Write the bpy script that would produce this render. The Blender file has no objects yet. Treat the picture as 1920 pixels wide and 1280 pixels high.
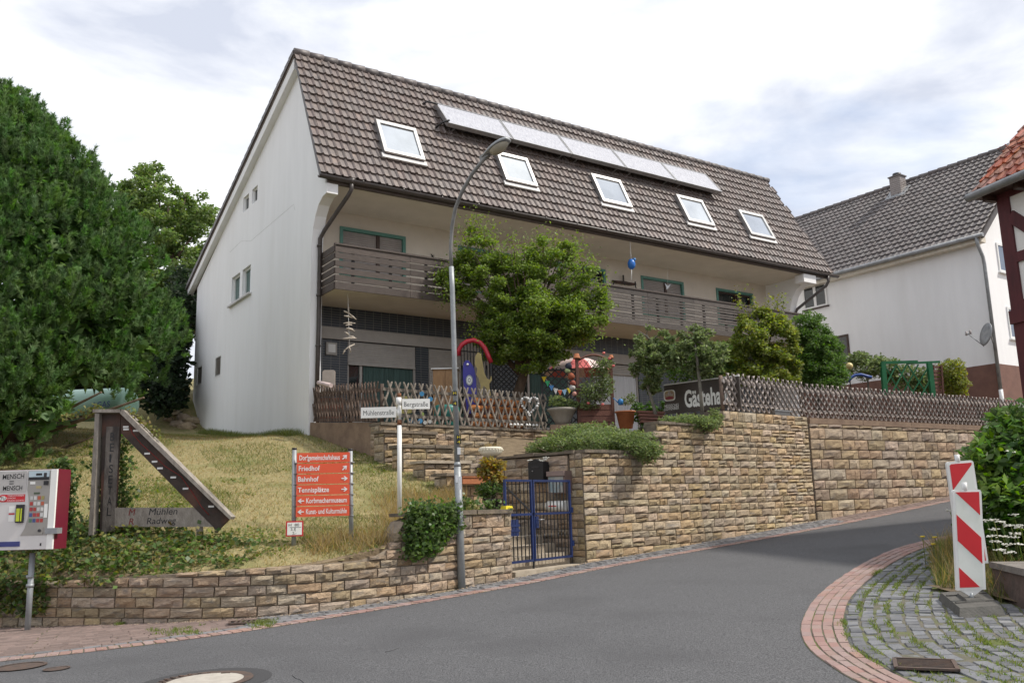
import bpy, bmesh, math, random
import numpy as np
from mathutils import Vector, Matrix
random.seed(7); rng = np.random.default_rng(7)
SC = bpy.context.scene
COL = SC.collection
R = math.radians

# ------------------------------------------------------------------ camera
F_PX, HOR_Y, ROLL, EYE = 1640.0, 945.0, 0.027, 1.6
PITCH = math.atan((HOR_Y - 640) / F_PX)
_f = np.array([0, math.cos(PITCH), math.sin(PITCH)]); _r = np.array([1.0, 0, 0]); _u = np.cross(_r, _f)
CR = _r * math.cos(ROLL) - _u * math.sin(ROLL); CU = _u * math.cos(ROLL) + _r * math.sin(ROLL); CF = _f
CAM = np.array([0, 0, EYE])
cam = bpy.data.cameras.new("camera"); cam_o = bpy.data.objects.new("camera", cam); COL.objects.link(cam_o)
cam.sensor_width = 36; cam.lens = F_PX / 1920 * 36; cam.clip_end = 2000; cam.clip_start = 0.1
cam_o.matrix_world = Matrix(((CR[0], CU[0], -CF[0], 0), (CR[1], CU[1], -CF[1], 0), (CR[2], CU[2], -CF[2], EYE), (0, 0, 0, 1)))
SC.camera = cam_o

# ------------------------------------------------------------------ sky, sun, exposure
SUN_AZ, SUN_EL = 95.0, 50.0           # azimuth from +Y towards +X
sdir = Vector((math.sin(R(SUN_AZ)) * math.cos(R(SUN_EL)), math.cos(R(SUN_AZ)) * math.cos(R(SUN_EL)), math.sin(R(SUN_EL))))
W = bpy.data.worlds.new("World"); SC.world = W; W.use_nodes = True
nt = W.node_tree; nt.nodes.clear()
def N(t, **k):
    n = nt.nodes.new(t)
    for a, b in k.items(): setattr(n, a, b)
    return n
out = N('ShaderNodeOutputWorld'); bg = N('ShaderNodeBackground'); sky = N('ShaderNodeTexSky')
sky.sky_type = 'NISHITA'; sky.sun_disc = False; sky.sun_elevation = R(SUN_EL); sky.sun_rotation = R(SUN_AZ)
sky.altitude = 250; sky.air_density = 1.0; sky.dust_density = 1.5; sky.ozone_density = 1.0
tc = N('ShaderNodeTexCoord'); mp = N('ShaderNodeMapping'); mp.inputs['Scale'].default_value = (1, 1, 2.6); mp.inputs['Location'].default_value = (3.1, 0.4, 0.2)
n1 = N('ShaderNodeTexNoise'); n1.inputs['Scale'].default_value = 2.3; n1.inputs['Detail'].default_value = 6; n1.inputs['Roughness'].default_value = 0.52; n1.inputs['Distortion'].default_value = 0.3
cr = N('ShaderNodeValToRGB'); cr.color_ramp.elements[0].position = 0.14; cr.color_ramp.elements[1].position = 0.40
n2 = N('ShaderNodeTexNoise'); n2.inputs['Scale'].default_value = 3.4; n2.inputs['Detail'].default_value = 7; n2.inputs['Roughness'].default_value = 0.55; n2.inputs['Distortion'].default_value = 0.4
cc = N('ShaderNodeValToRGB'); cc.color_ramp.elements[0].position = 0.36; cc.color_ramp.elements[1].position = 0.64
cc.color_ramp.elements[0].color = (3.7, 3.95, 4.6, 1); cc.color_ramp.elements[1].color = (6.6, 6.65, 6.75, 1)
cmul = N('ShaderNodeMix', data_type='RGBA')
L = nt.links.new
L(tc.outputs['Generated'], mp.inputs['Vector']); L(mp.outputs['Vector'], n1.inputs['Vector']); L(mp.outputs['Vector'], n2.inputs['Vector'])
L(n1.outputs['Fac'], cr.inputs['Fac']); L(n2.outputs['Fac'], cc.inputs['Fac'])
L(cr.outputs['Color'], cmul.inputs['Factor']); L(sky.outputs['Color'], cmul.inputs['A']); L(cc.outputs['Color'], cmul.inputs['B'])
L(cmul.outputs['Result'], bg.inputs['Color']); bg.inputs['Strength'].default_value = 0.10; L(bg.outputs['Background'], out.inputs['Surface'])
sun = bpy.data.lights.new("sun", 'SUN'); sun.energy = 2.2; sun.angle = R(3.0); sun.color = (1.0, 0.94, 0.85)
sun_o = bpy.data.objects.new("sun", sun); COL.objects.link(sun_o); sun_o.rotation_euler = sdir.to_track_quat('Z', 'Y').to_euler(); sun_o.location = (20, -5, 30)
SC.view_settings.view_transform = 'Standard'; SC.view_settings.look = 'None'; SC.view_settings.gamma = 1; SC.view_settings.exposure = 0.95
SC.view_settings.use_curve_mapping = False
SC.cycles.use_denoising = True
SC.cycles.max_bounces = 6; SC.cycles.transparent_max_bounces = 8

# ------------------------------------------------------------------ survey helpers: metres from measured sight lines
def ray(x, y): return CR * (x - 960) / F_PX + CU * (640 - y) / F_PX + CF
def at(x, y, Y):
    d = ray(x, y); return CAM + d * (Y / d[1])
def atz(x, y, z):
    d = ray(x, y); return CAM + d * ((z - EYE) / d[2])
def on_plane(x, y, p0, n):
    d = ray(x, y); n = np.asarray(n, float); return CAM + d * (np.dot(n, np.asarray(p0) - CAM) / np.dot(n, d))
def hit(x, y, f, a=2.0, b=60.0, n=900):
    d = ray(x, y); prev = None
    for t in np.linspace(a, b, n):
        p = CAM + d * t; v = p[2] - f(p[0], p[1])
        if prev is not None and prev[1] > 0 >= v:
            lo, hi = prev[0], t
            for _ in range(30):
                m = (lo + hi) / 2; q = CAM + d * m
                if q[2] > f(q[0], q[1]): lo = m
                else: hi = m
            return CAM + d * lo
        prev = (t, v)
    return CAM + d * 20
def zr(x, y):
    x = min(max(x, -14.0), 18.0); y = min(max(y, -3.0), 32.0)
    return 0.0264 + 0.0002 * x + 0.03055 * y + 0.0000815 * x * x + 0.00304 * x * y - 0.00032 * y * y
def onroad(x, y): return hit(x, y, zr)

# ------------------------------------------------------------------ materials
MATS = {}
def mat(name, col, col2=None, rough=0.8, scale=6.0, detail=5.0, vary=0.0, bump=0.0, bscale=40.0, metal=0.0, stretch=None, spec=0.5, trans=0.0, contrast=(0.35, 0.65), col3=None, scale3=1.2, pos3=(0.5, 0.7), hue=0.0, coat=0.0, leaf=False):
    if name in MATS: return MATS[name]
    m = bpy.data.materials.new(name); m.use_nodes = True; t = m.node_tree; b = t.nodes['Principled BSDF']; l = t.links.new
    def nn(ty, **k):
        n = t.nodes.new(ty)
        for a, v in k.items(): setattr(n, a, v)
        return n
    b.inputs['Roughness'].default_value = rough; b.inputs['Metallic'].default_value = metal; b.inputs['Specular IOR Level'].default_value = spec
    if coat: b.inputs['Coat Weight'].default_value = coat
    co = nn('ShaderNodeTexCoord'); vec = co.outputs['Object']
    if stretch:
        mpn = nn('ShaderNodeMapping'); mpn.inputs['Scale'].default_value = stretch; l(vec, mpn.inputs['Vector']); vec = mpn.outputs['Vector']
    src = None
    if vary:
        oi = nn('ShaderNodeObjectInfo'); at_ = nn('ShaderNodeAttribute', attribute_name='rnd'); ad = nn('ShaderNodeMath', operation='ADD'); l(oi.outputs['Random'], ad.inputs[0]); l(at_.outputs['Fac'], ad.inputs[1])
        fr = nn('ShaderNodeMath', operation='FRACT'); l(ad.outputs[0], fr.inputs[0]); rv = fr.outputs[0]
    noi = nn('ShaderNodeTexNoise'); noi.inputs['Scale'].default_value = scale; noi.inputs['Detail'].default_value = detail; noi.inputs['Roughness'].default_value = 0.6; l(vec, noi.inputs['Vector'])
    if vary:                                          # shift the pattern per piece so that no two pieces repeat
        vm = nn('ShaderNodeVectorMath', operation='SCALE'); cv = nn('ShaderNodeCombineXYZ'); l(rv, cv.inputs[0]); l(rv, cv.inputs[1]); l(rv, cv.inputs[2]); l(cv.outputs[0], vm.inputs[0]); vm.inputs['Scale'].default_value = 37.0
        va = nn('ShaderNodeVectorMath', operation='ADD'); l(vec, va.inputs[0]); l(vm.outputs[0], va.inputs[1]); l(va.outputs[0], noi.inputs['Vector'])
    mr = nn('ShaderNodeMapRange'); mr.inputs['From Min'].default_value = contrast[0]; mr.inputs['From Max'].default_value = contrast[1]; l(noi.outputs['Fac'], mr.inputs['Value'])
    mx = nn('ShaderNodeMix', data_type='RGBA'); mx.inputs['A'].default_value = (*col, 1); mx.inputs['B'].default_value = (*(col2 or [c * 0.8 for c in col]), 1); l(mr.outputs[0], mx.inputs['Factor']); src = mx.outputs['Result']
    if col3:
        n3 = nn('ShaderNodeTexNoise'); n3.inputs['Scale'].default_value = scale3; n3.inputs['Detail'].default_value = 4; l(va.outputs[0] if vary else vec, n3.inputs['Vector'])
        m3 = nn('ShaderNodeMapRange'); m3.inputs['From Min'].default_value = pos3[0]; m3.inputs['From Max'].default_value = pos3[1]; l(n3.outputs['Fac'], m3.inputs['Value'])
        x3 = nn('ShaderNodeMix', data_type='RGBA'); l(m3.outputs[0], x3.inputs['Factor']); l(src, x3.inputs['A']); x3.inputs['B'].default_value = (*col3, 1); src = x3.outputs['Result']
    if vary:
        hs = nn('ShaderNodeHueSaturation'); l(src, hs.inputs['Color']); src = hs.outputs['Color']
        m2 = nn('ShaderNodeMapRange'); l(rv, m2.inputs['Value']); m2.inputs['To Min'].default_value = 1 - vary; m2.inputs['To Max'].default_value = 1 + vary; l(m2.outputs[0], hs.inputs['Value'])
        if hue:
            mu = nn('ShaderNodeMath', operation='MULTIPLY'); l(rv, mu.inputs[0]); mu.inputs[1].default_value = 7.31; f2 = nn('ShaderNodeMath', operation='FRACT'); l(mu.outputs[0], f2.inputs[0])
            m4 = nn('ShaderNodeMapRange'); l(f2.outputs[0], m4.inputs['Value']); m4.inputs['To Min'].default_value = 0.5 - hue; m4.inputs['To Max'].default_value = 0.5 + hue; l(m4.outputs[0], hs.inputs['Hue'])
            m5 = nn('ShaderNodeMapRange'); mu3 = nn('ShaderNodeMath', operation='MULTIPLY'); l(rv, mu3.inputs[0]); mu3.inputs[1].default_value = 13.7; f3 = nn('ShaderNodeMath', operation='FRACT'); l(mu3.outputs[0], f3.inputs[0]); l(f3.outputs[0], m5.inputs['Value'])
            m5.inputs['To Min'].default_value = 0.72; m5.inputs['To Max'].default_value = 1.12; l(m5.outputs[0], hs.inputs['Saturation'])
    l(src, b.inputs['Base Color'])
    if bump:
        nb = nn('ShaderNodeTexNoise'); nb.inputs['Scale'].default_value = bscale; nb.inputs['Detail'].default_value = 4; l(va.outputs[0] if vary else vec, nb.inputs['Vector'])
        bp = nn('ShaderNodeBump'); bp.inputs['Strength'].default_value = min(1, bump); bp.inputs['Distance'].default_value = 0.02; l(nb.outputs['Fac'], bp.inputs['Height']); l(bp.outputs['Normal'], b.inputs['Normal'])
    if leaf:
        tr = nn('ShaderNodeBsdfTranslucent'); hb = nn('ShaderNodeHueSaturation'); hb.inputs['Value'].default_value = 1.5; hb.inputs['Saturation'].default_value = 1.1; l(src, hb.inputs['Color']); l(hb.outputs['Color'], tr.inputs['Color'])
        ms = nn('ShaderNodeMixShader'); ms.inputs[0].default_value = 0.42; l(b.outputs[0], ms.inputs[1]); l(tr.outputs[0], ms.inputs[2]); l(ms.outputs[0], t.nodes['Material Output'].inputs['Surface'])
    MATS[name] = m; return m
def glass(name, col, rough=0.04):
    m = mat(name, col, [c * 0.8 for c in col], rough=rough, scale=0.8, spec=0.9); return m

# ------------------------------------------------------------------ object helpers
def thing(name, label, cat, loc=(0, 0, 0), rotz=0.0, group=None):
    o = bpy.data.objects.new(name, None); COL.objects.link(o); o.empty_display_size = 0.2
    o.location = tuple(float(v) for v in loc); o.rotation_euler = (0, 0, rotz); o['label'] = label; o['category'] = cat
    if group: o['group'] = group
    return o
def tag(o, label, cat, group=None):
    o['label'] = label; o['category'] = cat
    if group: o['group'] = group
    return o
def struct(o, kind='structure', label=None):
    o['kind'] = kind
    if label: o['label'] = label
    return o
def put(o, parent, local=False):
    """parent o; meshes are made in world metres (local: in the thing's own frame, z kept absolute)"""
    if parent is None: return o
    o.parent = parent
    if parent.type == 'EMPTY':
        if local: o.matrix_parent_inverse = Matrix.Translation((0, 0, -parent.location.z))
        else: o.matrix_parent_inverse = (Matrix.Translation(parent.location) @ Matrix.Rotation(parent.rotation_euler.z, 4, 'Z')).inverted()
    return o
def mesh_obj(name, me, parent=None, local=False, m=None):
    if m is not None: me.materials.append(m)
    o = bpy.data.objects.new(name, me); COL.objects.link(o); return put(o, parent, local)
class MB:
    def __init__(s): s.v = []; s.f = []; s.sm = []; s.r = []
    def add(s, vs, fs, smooth=False, rnd=0.0):
        b = len(s.v); s.v += [tuple(float(c) for c in v) for v in vs]
        for f in fs: s.f.append(tuple(b + i for i in f)); s.sm.append(smooth); s.r.append(rnd)
        return s
    def hexa(s, p, rnd=0.0):           # 8 corners: bottom 0-3 ccw, top 4-7
        return s.add(p, [(3, 2, 1, 0), (4, 5, 6, 7), (0, 1, 5, 4), (1, 2, 6, 5), (2, 3, 7, 6), (3, 0, 4, 7)], rnd=rnd)
    def box(s, x0, x1, y0, y1, z0, z1): return s.hexa([(x0, y0, z0), (x1, y0, z0), (x1, y1, z0), (x0, y1, z0), (x0, y0, z1), (x1, y0, z1), (x1, y1, z1), (x0, y1, z1)])
    def bar(s, a, b, w, h, up=(0, 0, 1)):   # box along a-b, w sideways, h along up
        a = Vector(a); b = Vector(b); d = (b - a).normalized(); u = Vector(up); sd = d.cross(u)
        if sd.length < 1e-4: sd = d.cross(Vector((0, 1, 0)))
        sd.normalize(); u = sd.cross(d).normalized(); x = sd * w / 2; y = u * h / 2
        return s.hexa([a - x - y, a + x - y, b + x - y, b - x - y, a - x + y, a + x + y, b + x + y, b - x + y])
    def tube(s, pts, r, n=8, cap=True):
        pts = [Vector(p) for p in pts]; rs = r if isinstance(r, (list, tuple)) else [r] * len(pts); b = len(s.v); ref = Vector((0.13, 0.31, 0.94))
        for i, p in enumerate(pts):
            d = (pts[min(i + 1, len(pts) - 1)] - pts[max(i - 1, 0)]).normalized()
            x = d.cross(ref)
            if x.length < 0.15: x = d.cross(Vector((1, 0.2, 0)))
            x.normalize(); y = d.cross(x)
            for k in range(n):
                a = 2 * math.pi * k / n; q = p + (x * math.cos(a) + y * math.sin(a)) * rs[i]; s.v.append((q.x, q.y, q.z))
        for i in range(len(pts) - 1):
            for k in range(n):
                k2 = (k + 1) % n; s.f.append((b + i * n + k, b + (i + 1) * n + k, b + (i + 1) * n + k2, b + i * n + k2)); s.sm.append(True); s.r.append(0)
        if cap:
            s.f.append(tuple(b + k for k in range(n))); s.sm.append(False); s.r.append(0)
            s.f.append(tuple(b + (len(pts) - 1) * n + k for k in reversed(range(n)))); s.sm.append(False); s.r.append(0)
        return s
    def lathe(s, c, prof, n=20, smooth=True):
        b = len(s.v)
        for (r, z) in prof:
            for k in range(n):
                a = 2 * math.pi * k / n; s.v.append((c[0] + r * math.cos(a), c[1] + r * math.sin(a), c[2] + z))
        for i in range(len(prof) - 1):
            for k in range(n):
                k2 = (k + 1) % n; s.f.append((b + i * n + k, b + i * n + k2, b + (i + 1) * n + k2, b + (i + 1) * n + k)); s.sm.append(smooth); s.r.append(0)
        return s
    def prism(s, poly, off):            # planar polygon (3d points) extruded by vector off
        n = len(poly); o = Vector(off); p = [Vector(q) for q in poly]
        nrm = Vector((0, 0, 0))
        for i in range(n): nrm += p[i].cross(p[(i + 1) % n])
        if nrm.dot(o) > 0: p = p[::-1]
        vs = p + [q + o for q in p]
        return s.add(vs, [tuple(range(n)), tuple(reversed(range(n, 2 * n)))] + [((i + 1) % n, i, n + i, n + (i + 1) % n) for i in range(n)])
    def mesh(s, name, m=None):
        me = bpy.data.meshes.new(name); me.from_pydata(s.v, [], s.f); me.polygons.foreach_set('use_smooth', s.sm)
        if any(s.r):
            at_ = me.attributes.new('rnd', 'FLOAT', 'FACE'); at_.data.foreach_set('value', s.r)
        if m is not None: me.materials.append(m)
        me.update(); return me
    def build(s, name, m, parent=None, local=False):
        return mesh_obj(name, s.mesh(name, m), parent, local)
def fast_mesh(name, V, Fq, m=None, rnd=None, k=3):
    """V (n,3), Fq (m,k) numpy arrays"""
    me = bpy.data.meshes.new(name); V = np.ascontiguousarray(V, np.float32); Fq = np.ascontiguousarray(Fq, np.int32)
    me.vertices.add(len(V)); me.vertices.foreach_set('co', V.ravel()); me.loops.add(Fq.size); me.loops.foreach_set('vertex_index', Fq.ravel())
    me.polygons.add(len(Fq)); me.polygons.foreach_set('loop_start', np.arange(0, Fq.size, k, dtype=np.int32)); me.polygons.foreach_set('loop_total', np.full(len(Fq), k, np.int32))
    me.update(calc_edges=True)
    if rnd is not None:
        a = me.attributes.new('rnd', 'FLOAT', 'FACE'); a.data.foreach_set('value', np.ascontiguousarray(rnd, np.float32))
    if m is not None: me.materials.append(m)
    return me
def piece(name, me, M, parent):
    o = bpy.data.objects.new(name, me); COL.objects.link(o); put(o, parent); o.matrix_basis = M; return o
def frame_M(o, x, y, z): return Matrix(((x[0], y[0], z[0], o[0]), (x[1], y[1], z[1], o[1]), (x[2], y[2], z[2], o[2]), (0, 0, 0, 1)))
def text_mesh(s, size, m, name, origin, xdir, updir, parent=None, squeeze=1.0, align='LEFT', depth=0.002, local=False, bold=0.0):
    cu = bpy.data.curves.new('t', 'FONT'); cu.body = s; cu.size = size; cu.align_x = align; cu.extrude = depth; cu.offset = bold; cu.resolution_u = 3
    o = bpy.data.objects.new('t', cu); COL.objects.link(o); bpy.context.view_layer.update()
    me = bpy.data.meshes.new_from_object(o.evaluated_get(bpy.context.evaluated_depsgraph_get())); bpy.data.objects.remove(o); bpy.data.curves.remove(cu)
    x = Vector(xdir).normalized(); u = Vector(updir).normalized(); n = x.cross(u)
    me.transform(frame_M(origin, x * squeeze, u, n)); me.materials.clear(); me.name = name
    return mesh_obj(name, me, parent, local, m)
def path_len(p):
    p = np.asarray(p, float)[:, :2]; return np.r_[0, np.cumsum(np.linalg.norm(np.diff(p, axis=0), axis=1))]
def path_at(p, L_, s):
    p = np.asarray(p, float); return np.array([np.interp(s, L_, p[:, i]) for i in range(p.shape[1])])
def smooth_path(pts, step=0.1):
    """Catmull-Rom through the points, resampled"""
    P_ = np.asarray(pts, float); P_ = np.vstack([2 * P_[0] - P_[1], P_, 2 * P_[-1] - P_[-2]]); o = []
    for i in range(1, len(P_) - 2):
        a, b, c, d = P_[i - 1:i + 3]; n = max(2, int(np.linalg.norm(c - b) / step))
        for t in np.linspace(0, 1, n, endpoint=False): o.append(0.5 * ((2 * b) + (c - a) * t + (2 * a - 5 * b + 4 * c - d) * t * t + (3 * b - a - 3 * c + d) * t ** 3))
    o.append(P_[-2]); return np.array(o)
# ------------------------------------------------------------------ palette
M_ASPH = mat('asphalt', (0.046, 0.047, 0.051), (0.132, 0.132, 0.137), rough=0.9, scale=70, detail=4, bump=0.6, bscale=110, contrast=(.40, .60), col3=(0.062, 0.062, 0.066), scale3=0.7, pos3=(0.48, 0.8))
M_ASPH2 = mat('asphalt_patch', (0.035, 0.035, 0.038), (0.05, 0.05, 0.052), rough=0.9, scale=80, bump=0.3, bscale=150)
M_EARTH = mat('earth', (0.12, 0.085, 0.05), (0.2, 0.15, 0.09), rough=1, scale=7, bump=0.8, bscale=30)
M_JOINT = mat('joint_sand', (0.13, 0.115, 0.09), (0.09, 0.09, 0.06), rough=1, scale=12, bump=0.5, bscale=60, col3=(0.10, 0.12, 0.03), scale3=2.5, pos3=(0.48, 0.62))
M_STONE = mat('sandstone', (0.46, 0.35, 0.215), (0.32, 0.235, 0.14), rough=0.95, scale=7, vary=0.24, hue=0.012, bump=1.0, bscale=14, col3=(0.25, 0.21, 0.165), scale3=2.2, pos3=(0.54, 0.76))
M_STONE_OLD = mat('weathered_sandstone', (0.43, 0.325, 0.215), (0.28, 0.205, 0.13), rough=0.95, scale=7, vary=0.26, hue=0.012, bump=1.0, bscale=14, col3=(0.21, 0.175, 0.14), scale3=2.0, pos3=(0.5, 0.72))
M_STONE_RED = mat('reddish_sandstone', (0.43, 0.33, 0.22), (0.31, 0.228, 0.15), rough=0.95, scale=5, vary=0.24, hue=0.014, bump=0.9, bscale=14, col3=(0.19, 0.15, 0.12), scale3=2.0, pos3=(0.52, 0.75))
M_MORTAR = mat('mortar', (0.30, 0.245, 0.185), (0.19, 0.155, 0.115), rough=1, scale=9, bump=0.5, bscale=60)
M_MORTAR_SHADE = mat('joint_shadow_mortar', (0.17, 0.135, 0.10), (0.11, 0.09, 0.07), rough=1, scale=9, bump=0.5, bscale=60)  # darker tone paints the shadow of the joints into the mortar
M_CAP = mat('cap_stone', (0.19, 0.15, 0.11), (0.10, 0.085, 0.065), rough=0.95, scale=5, bump=0.7, bscale=25, vary=0.12)
M_CONC = mat('old_concrete', (0.27, 0.19, 0.13), (0.18, 0.12, 0.085), rough=0.95, scale=3, bump=0.5, bscale=30)
M_CONCL = mat('pale_concrete', (0.42, 0.36, 0.28), (0.3, 0.25, 0.19), rough=0.95, scale=6, bump=0.4, bscale=50)
M_BRICK = mat('red_paver', (0.33, 0.215, 0.185), (0.26, 0.165, 0.145), rough=0.9, scale=14, vary=0.09, hue=0.008, bump=0.4, bscale=90)
M_PAVER = mat('worn_paver', (0.22, 0.155, 0.135), (0.15, 0.115, 0.10), rough=0.9, scale=12, vary=0.2, bump=0.4, bscale=80)
M_COBBLE = mat('basalt_cobble', (0.13, 0.13, 0.14), (0.19, 0.185, 0.185), rough=0.75, scale=9, vary=0.25, bump=0.4, bscale=50)
M_COBBLE2 = mat('grey_cobble', (0.105, 0.11, 0.125), (0.165, 0.166, 0.168), rough=0.7, scale=8, vary=0.3, bump=0.35, bscale=45)

# ------------------------------------------------------------------ paths (metres, world)
WALL_L = smooth_path([(-14, 14.2), (-10, 13.4), (-7.25, 12.75), (-5.1, 12.15), (-3.99, 11.95), (-2.92, 12.1), (-2.03, 12.7), (-1.36, 13.34), (-0.87, 13.9), (-0.1, 14.75)])
CORNER = np.array([1.26, 16.52]); JOINT = np.array([7.21, 21.57]); FAR_R = np.array([17.5, 28.25])
EDGE_L = smooth_path([(-12, 7.5), (-8, 8.55), (-6.6, 9.1), (-5.42, 9.53), (-4.49, 9.93), (-3.28, 10.69), (-1.91, 11.9), (-0.1, 13.61), (2.2, 16.05), (5.26, 18.5), (8.29, 20.85), (11.4, 23.3), (16, 26.4)])
ARC_O = smooth_path([(12.5, 20.2), (9.5, 17.65), (7.86, 16.33), (6.64, 15.34), (5.56, 14.05), (4.4, 12.29), (3.48, 10.65), (2.9, 9.34), (2.62, 8.53), (2.47, 7.82), (2.43, 7.2), (2.44, 6.67), (2.55, 6.0), (2.75, 5.3), (3.1, 4.5)])
ARC_I = smooth_path([(12.8, 19.8), (9.75, 17.2), (8.05, 15.95), (6.85, 14.95), (5.85, 13.75), (4.72, 12.05), (3.84, 10.5), (3.27, 9.2), (3.0, 8.42), (2.84, 7.83), (2.79, 7.22), (2.79, 6.67), (2.88, 6.05), (3.06, 5.42), (3.4, 4.65)])

# ------------------------------------------------------------------ ground sheet, road
def grid_surface(name, xs, ys, zf, m, keep=None, kind='structure'):
    xs = np.asarray(xs); ys = np.asarray(ys); X, Y = np.meshgrid(xs, ys, indexing='ij'); Z = np.vectorize(zf)(X, Y)
    V = np.c_[X.ravel(), Y.ravel(), Z.ravel()]; ny = len(ys); Q = []
    for i in range(len(xs) - 1):
        for j in range(ny - 1):
            if keep is None or keep((xs[i] + xs[i + 1]) / 2, (ys[j] + ys[j + 1]) / 2): Q.append((i * ny + j, (i + 1) * ny + j, (i + 1) * ny + j + 1, i * ny + j + 1))
    me = fast_mesh(name, V, np.array(Q), m, k=4); me.polygons.foreach_set('use_smooth', [True] * len(Q)); o = mesh_obj(name, me); o['kind'] = kind; return o
far = np.r_[-400, -200, -100, -60, -40, np.arange(-30, 31, 1.0), 40, 60, 100, 200, 400]
grid_surface('ground', far, np.r_[-300, -100, -40, -20, np.arange(-10, 60, 1.0), 80, 120, 200, 400, 700], lambda x, y: zr(x, y) - 0.08, M_EARTH)
grid_surface('road', np.arange(-16, 18.1, 0.4), np.arange(-6, 30, 0.4), zr, M_ASPH)

# ------------------------------------------------------------------ small pieces
def unit_block(seed):
    r = random.Random(seed); b = MB(); j = lambda a: r.uniform(-a, a); i = 0.045
    lo = [(-.5, -.5), (.5, -.5), (.5, .5), (-.5, .5)]
    v = [(x + j(.01), y + j(.01), -.07) for x, y in lo] + [(x * .985 + j(.02), y * .985 + j(.02), -.012) for x, y in lo] + [(x * (1 - 2 * i) + j(.03), y * (1 - 2 * i) + j(.03), j(.004)) for x, y in lo]
    b.add(v, [(8, 9, 10, 11)] + [(k, (k + 1) % 4, 4 + (k + 1) % 4, 4 + k) for k in range(4)] + [(4 + k, 4 + (k + 1) % 4, 8 + (k + 1) % 4, 8 + k) for k in range(4)])
    return b
def block_set(m, n=6): return [unit_block(i).mesh('paving_block', m) for i in range(n)]
def seat(p, t, l, w, lift=0.0):
    """matrix for a paving block lying on the road surface"""
    x, y = p; e = 0.05; nx = -(zr(x + e, y) - zr(x - e, y)) / (2 * e); ny = -(zr(x, y + e) - zr(x, y - e)) / (2 * e); n = Vector((nx, ny, 1)).normalized()
    tx = Vector((t[0], t[1], 0)); tx = (tx - n * tx.dot(n)).normalized(); ty = n.cross(tx)
    return frame_M((x, y, zr(x, y) + 0.012 + lift), tx * l, ty * w, n)
def lay(parent, pname, sets, mats_list):
    """mats_list: (matrix) list; the 300 nearest the eye become parts, the rest one stuff part"""
    mats_list = sorted(mats_list, key=lambda M: M.translation.x ** 2 + M.translation.y ** 2 if M.translation.y > 6 else 900 + M.translation.y)
    for k, M in enumerate(mats_list[:300]): piece(pname, sets[k % len(sets)], M, parent)
    rest = mats_list[300:]
    if rest: joined(pname + '_rest', sets, rest, parent)
def joined(name, sets, Ms, parent):
    V = []; Fs = []; RR = []; b = 0
    base = []
    for me in sets:
        v = np.empty(len(me.vertices) * 3); me.vertices.foreach_get('co', v); base.append((v.reshape(-1, 3), [tuple(p.vertices) for p in me.polygons]))
    for k, M in enumerate(Ms):
        v, f = base[k % len(base)]; A = np.array(M); V.append(v @ A[:3, :3].T + A[:3, 3]); Fs += [tuple(b + i for i in q) for q in f]; RR += [random.random()] * len(f); b += len(v)
    me = bpy.data.meshes.new(name); me.from_pydata(np.vstack(V).tolist(), [], Fs); a = me.attributes.new('rnd', 'FLOAT', 'FACE'); a.data.foreach_set('value', RR); me.materials.append(sets[0].materials[0])
    o = mesh_obj(name, me, parent); o['kind'] = 'stuff'; return o
def in_poly(x, y, P_):
    c = False; j = len(P_) - 1
    for i in range(len(P_)):
        if (P_[i][1] > y) != (P_[j][1] > y) and x < (P_[j][0] - P_[i][0]) * (y - P_[i][1]) / (P_[j][1] - P_[i][1]) + P_[i][0]: c = not c
        j = i
    return c
def wall_base_path(): return np.vstack([WALL_L, CORNER, JOINT, FAR_R])
WB = wall_base_path()
def strip_mesh(A, B, lift):
    n = len(A); V = [(x, y, zr(x, y) + lift) for x, y in A] + [(x, y, zr(x, y) + lift) for x, y in B]
    return V, [(i, i + 1, n + i + 1, n + i) for i in range(n - 1)]

# left kerb: one soldier course of bricks, then cobbles / pavers up to the wall
L_e = path_len(EDGE_L)
def nearest_gap(p, n):
    d = 9.0
    for i in range(len(WB) - 1):
        a, b = WB[i], WB[i + 1]; e = b - a
        det = n[0] * (-e[1]) + e[0] * n[1]
        if abs(det) < 1e-6: continue
        w = a - p; t = (w[0] * (-e[1]) + e[0] * w[1]) / det; u = (n[0] * w[1] - n[1] * w[0]) / det
        if -0.001 <= u <= 1.001 and t > 0: d = min(d, t)
    return d
kerb = struct(MB().add(*strip_mesh(EDGE_L, np.array([EDGE_L[i] + 0.25 * np.array([-(EDGE_L[min(i+1,len(EDGE_L)-1)] - EDGE_L[max(i-1,0)])[1], (EDGE_L[min(i+1,len(EDGE_L)-1)] - EDGE_L[max(i-1,0)])[0]]) / np.linalg.norm(EDGE_L[min(i+1,len(EDGE_L)-1)] - EDGE_L[max(i-1,0)]) for i in range(len(EDGE_L))]), 0.004)).build('kerb_strip', M_JOINT))
bricks, cobs, pavs = [], [], []
s = 0.0
while s < L_e[-1] - 0.3:
    p = path_at(EDGE_L, L_e, s); q = path_at(EDGE_L, L_e, s + 0.05); t = (q - p) / np.linalg.norm(q - p); n = np.array([-t[1], t[0]])
    bricks.append(seat(p + n * 0.125, n, 0.236, 0.112)); s += 0.121
Q0, Q1 = [], []
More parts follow.
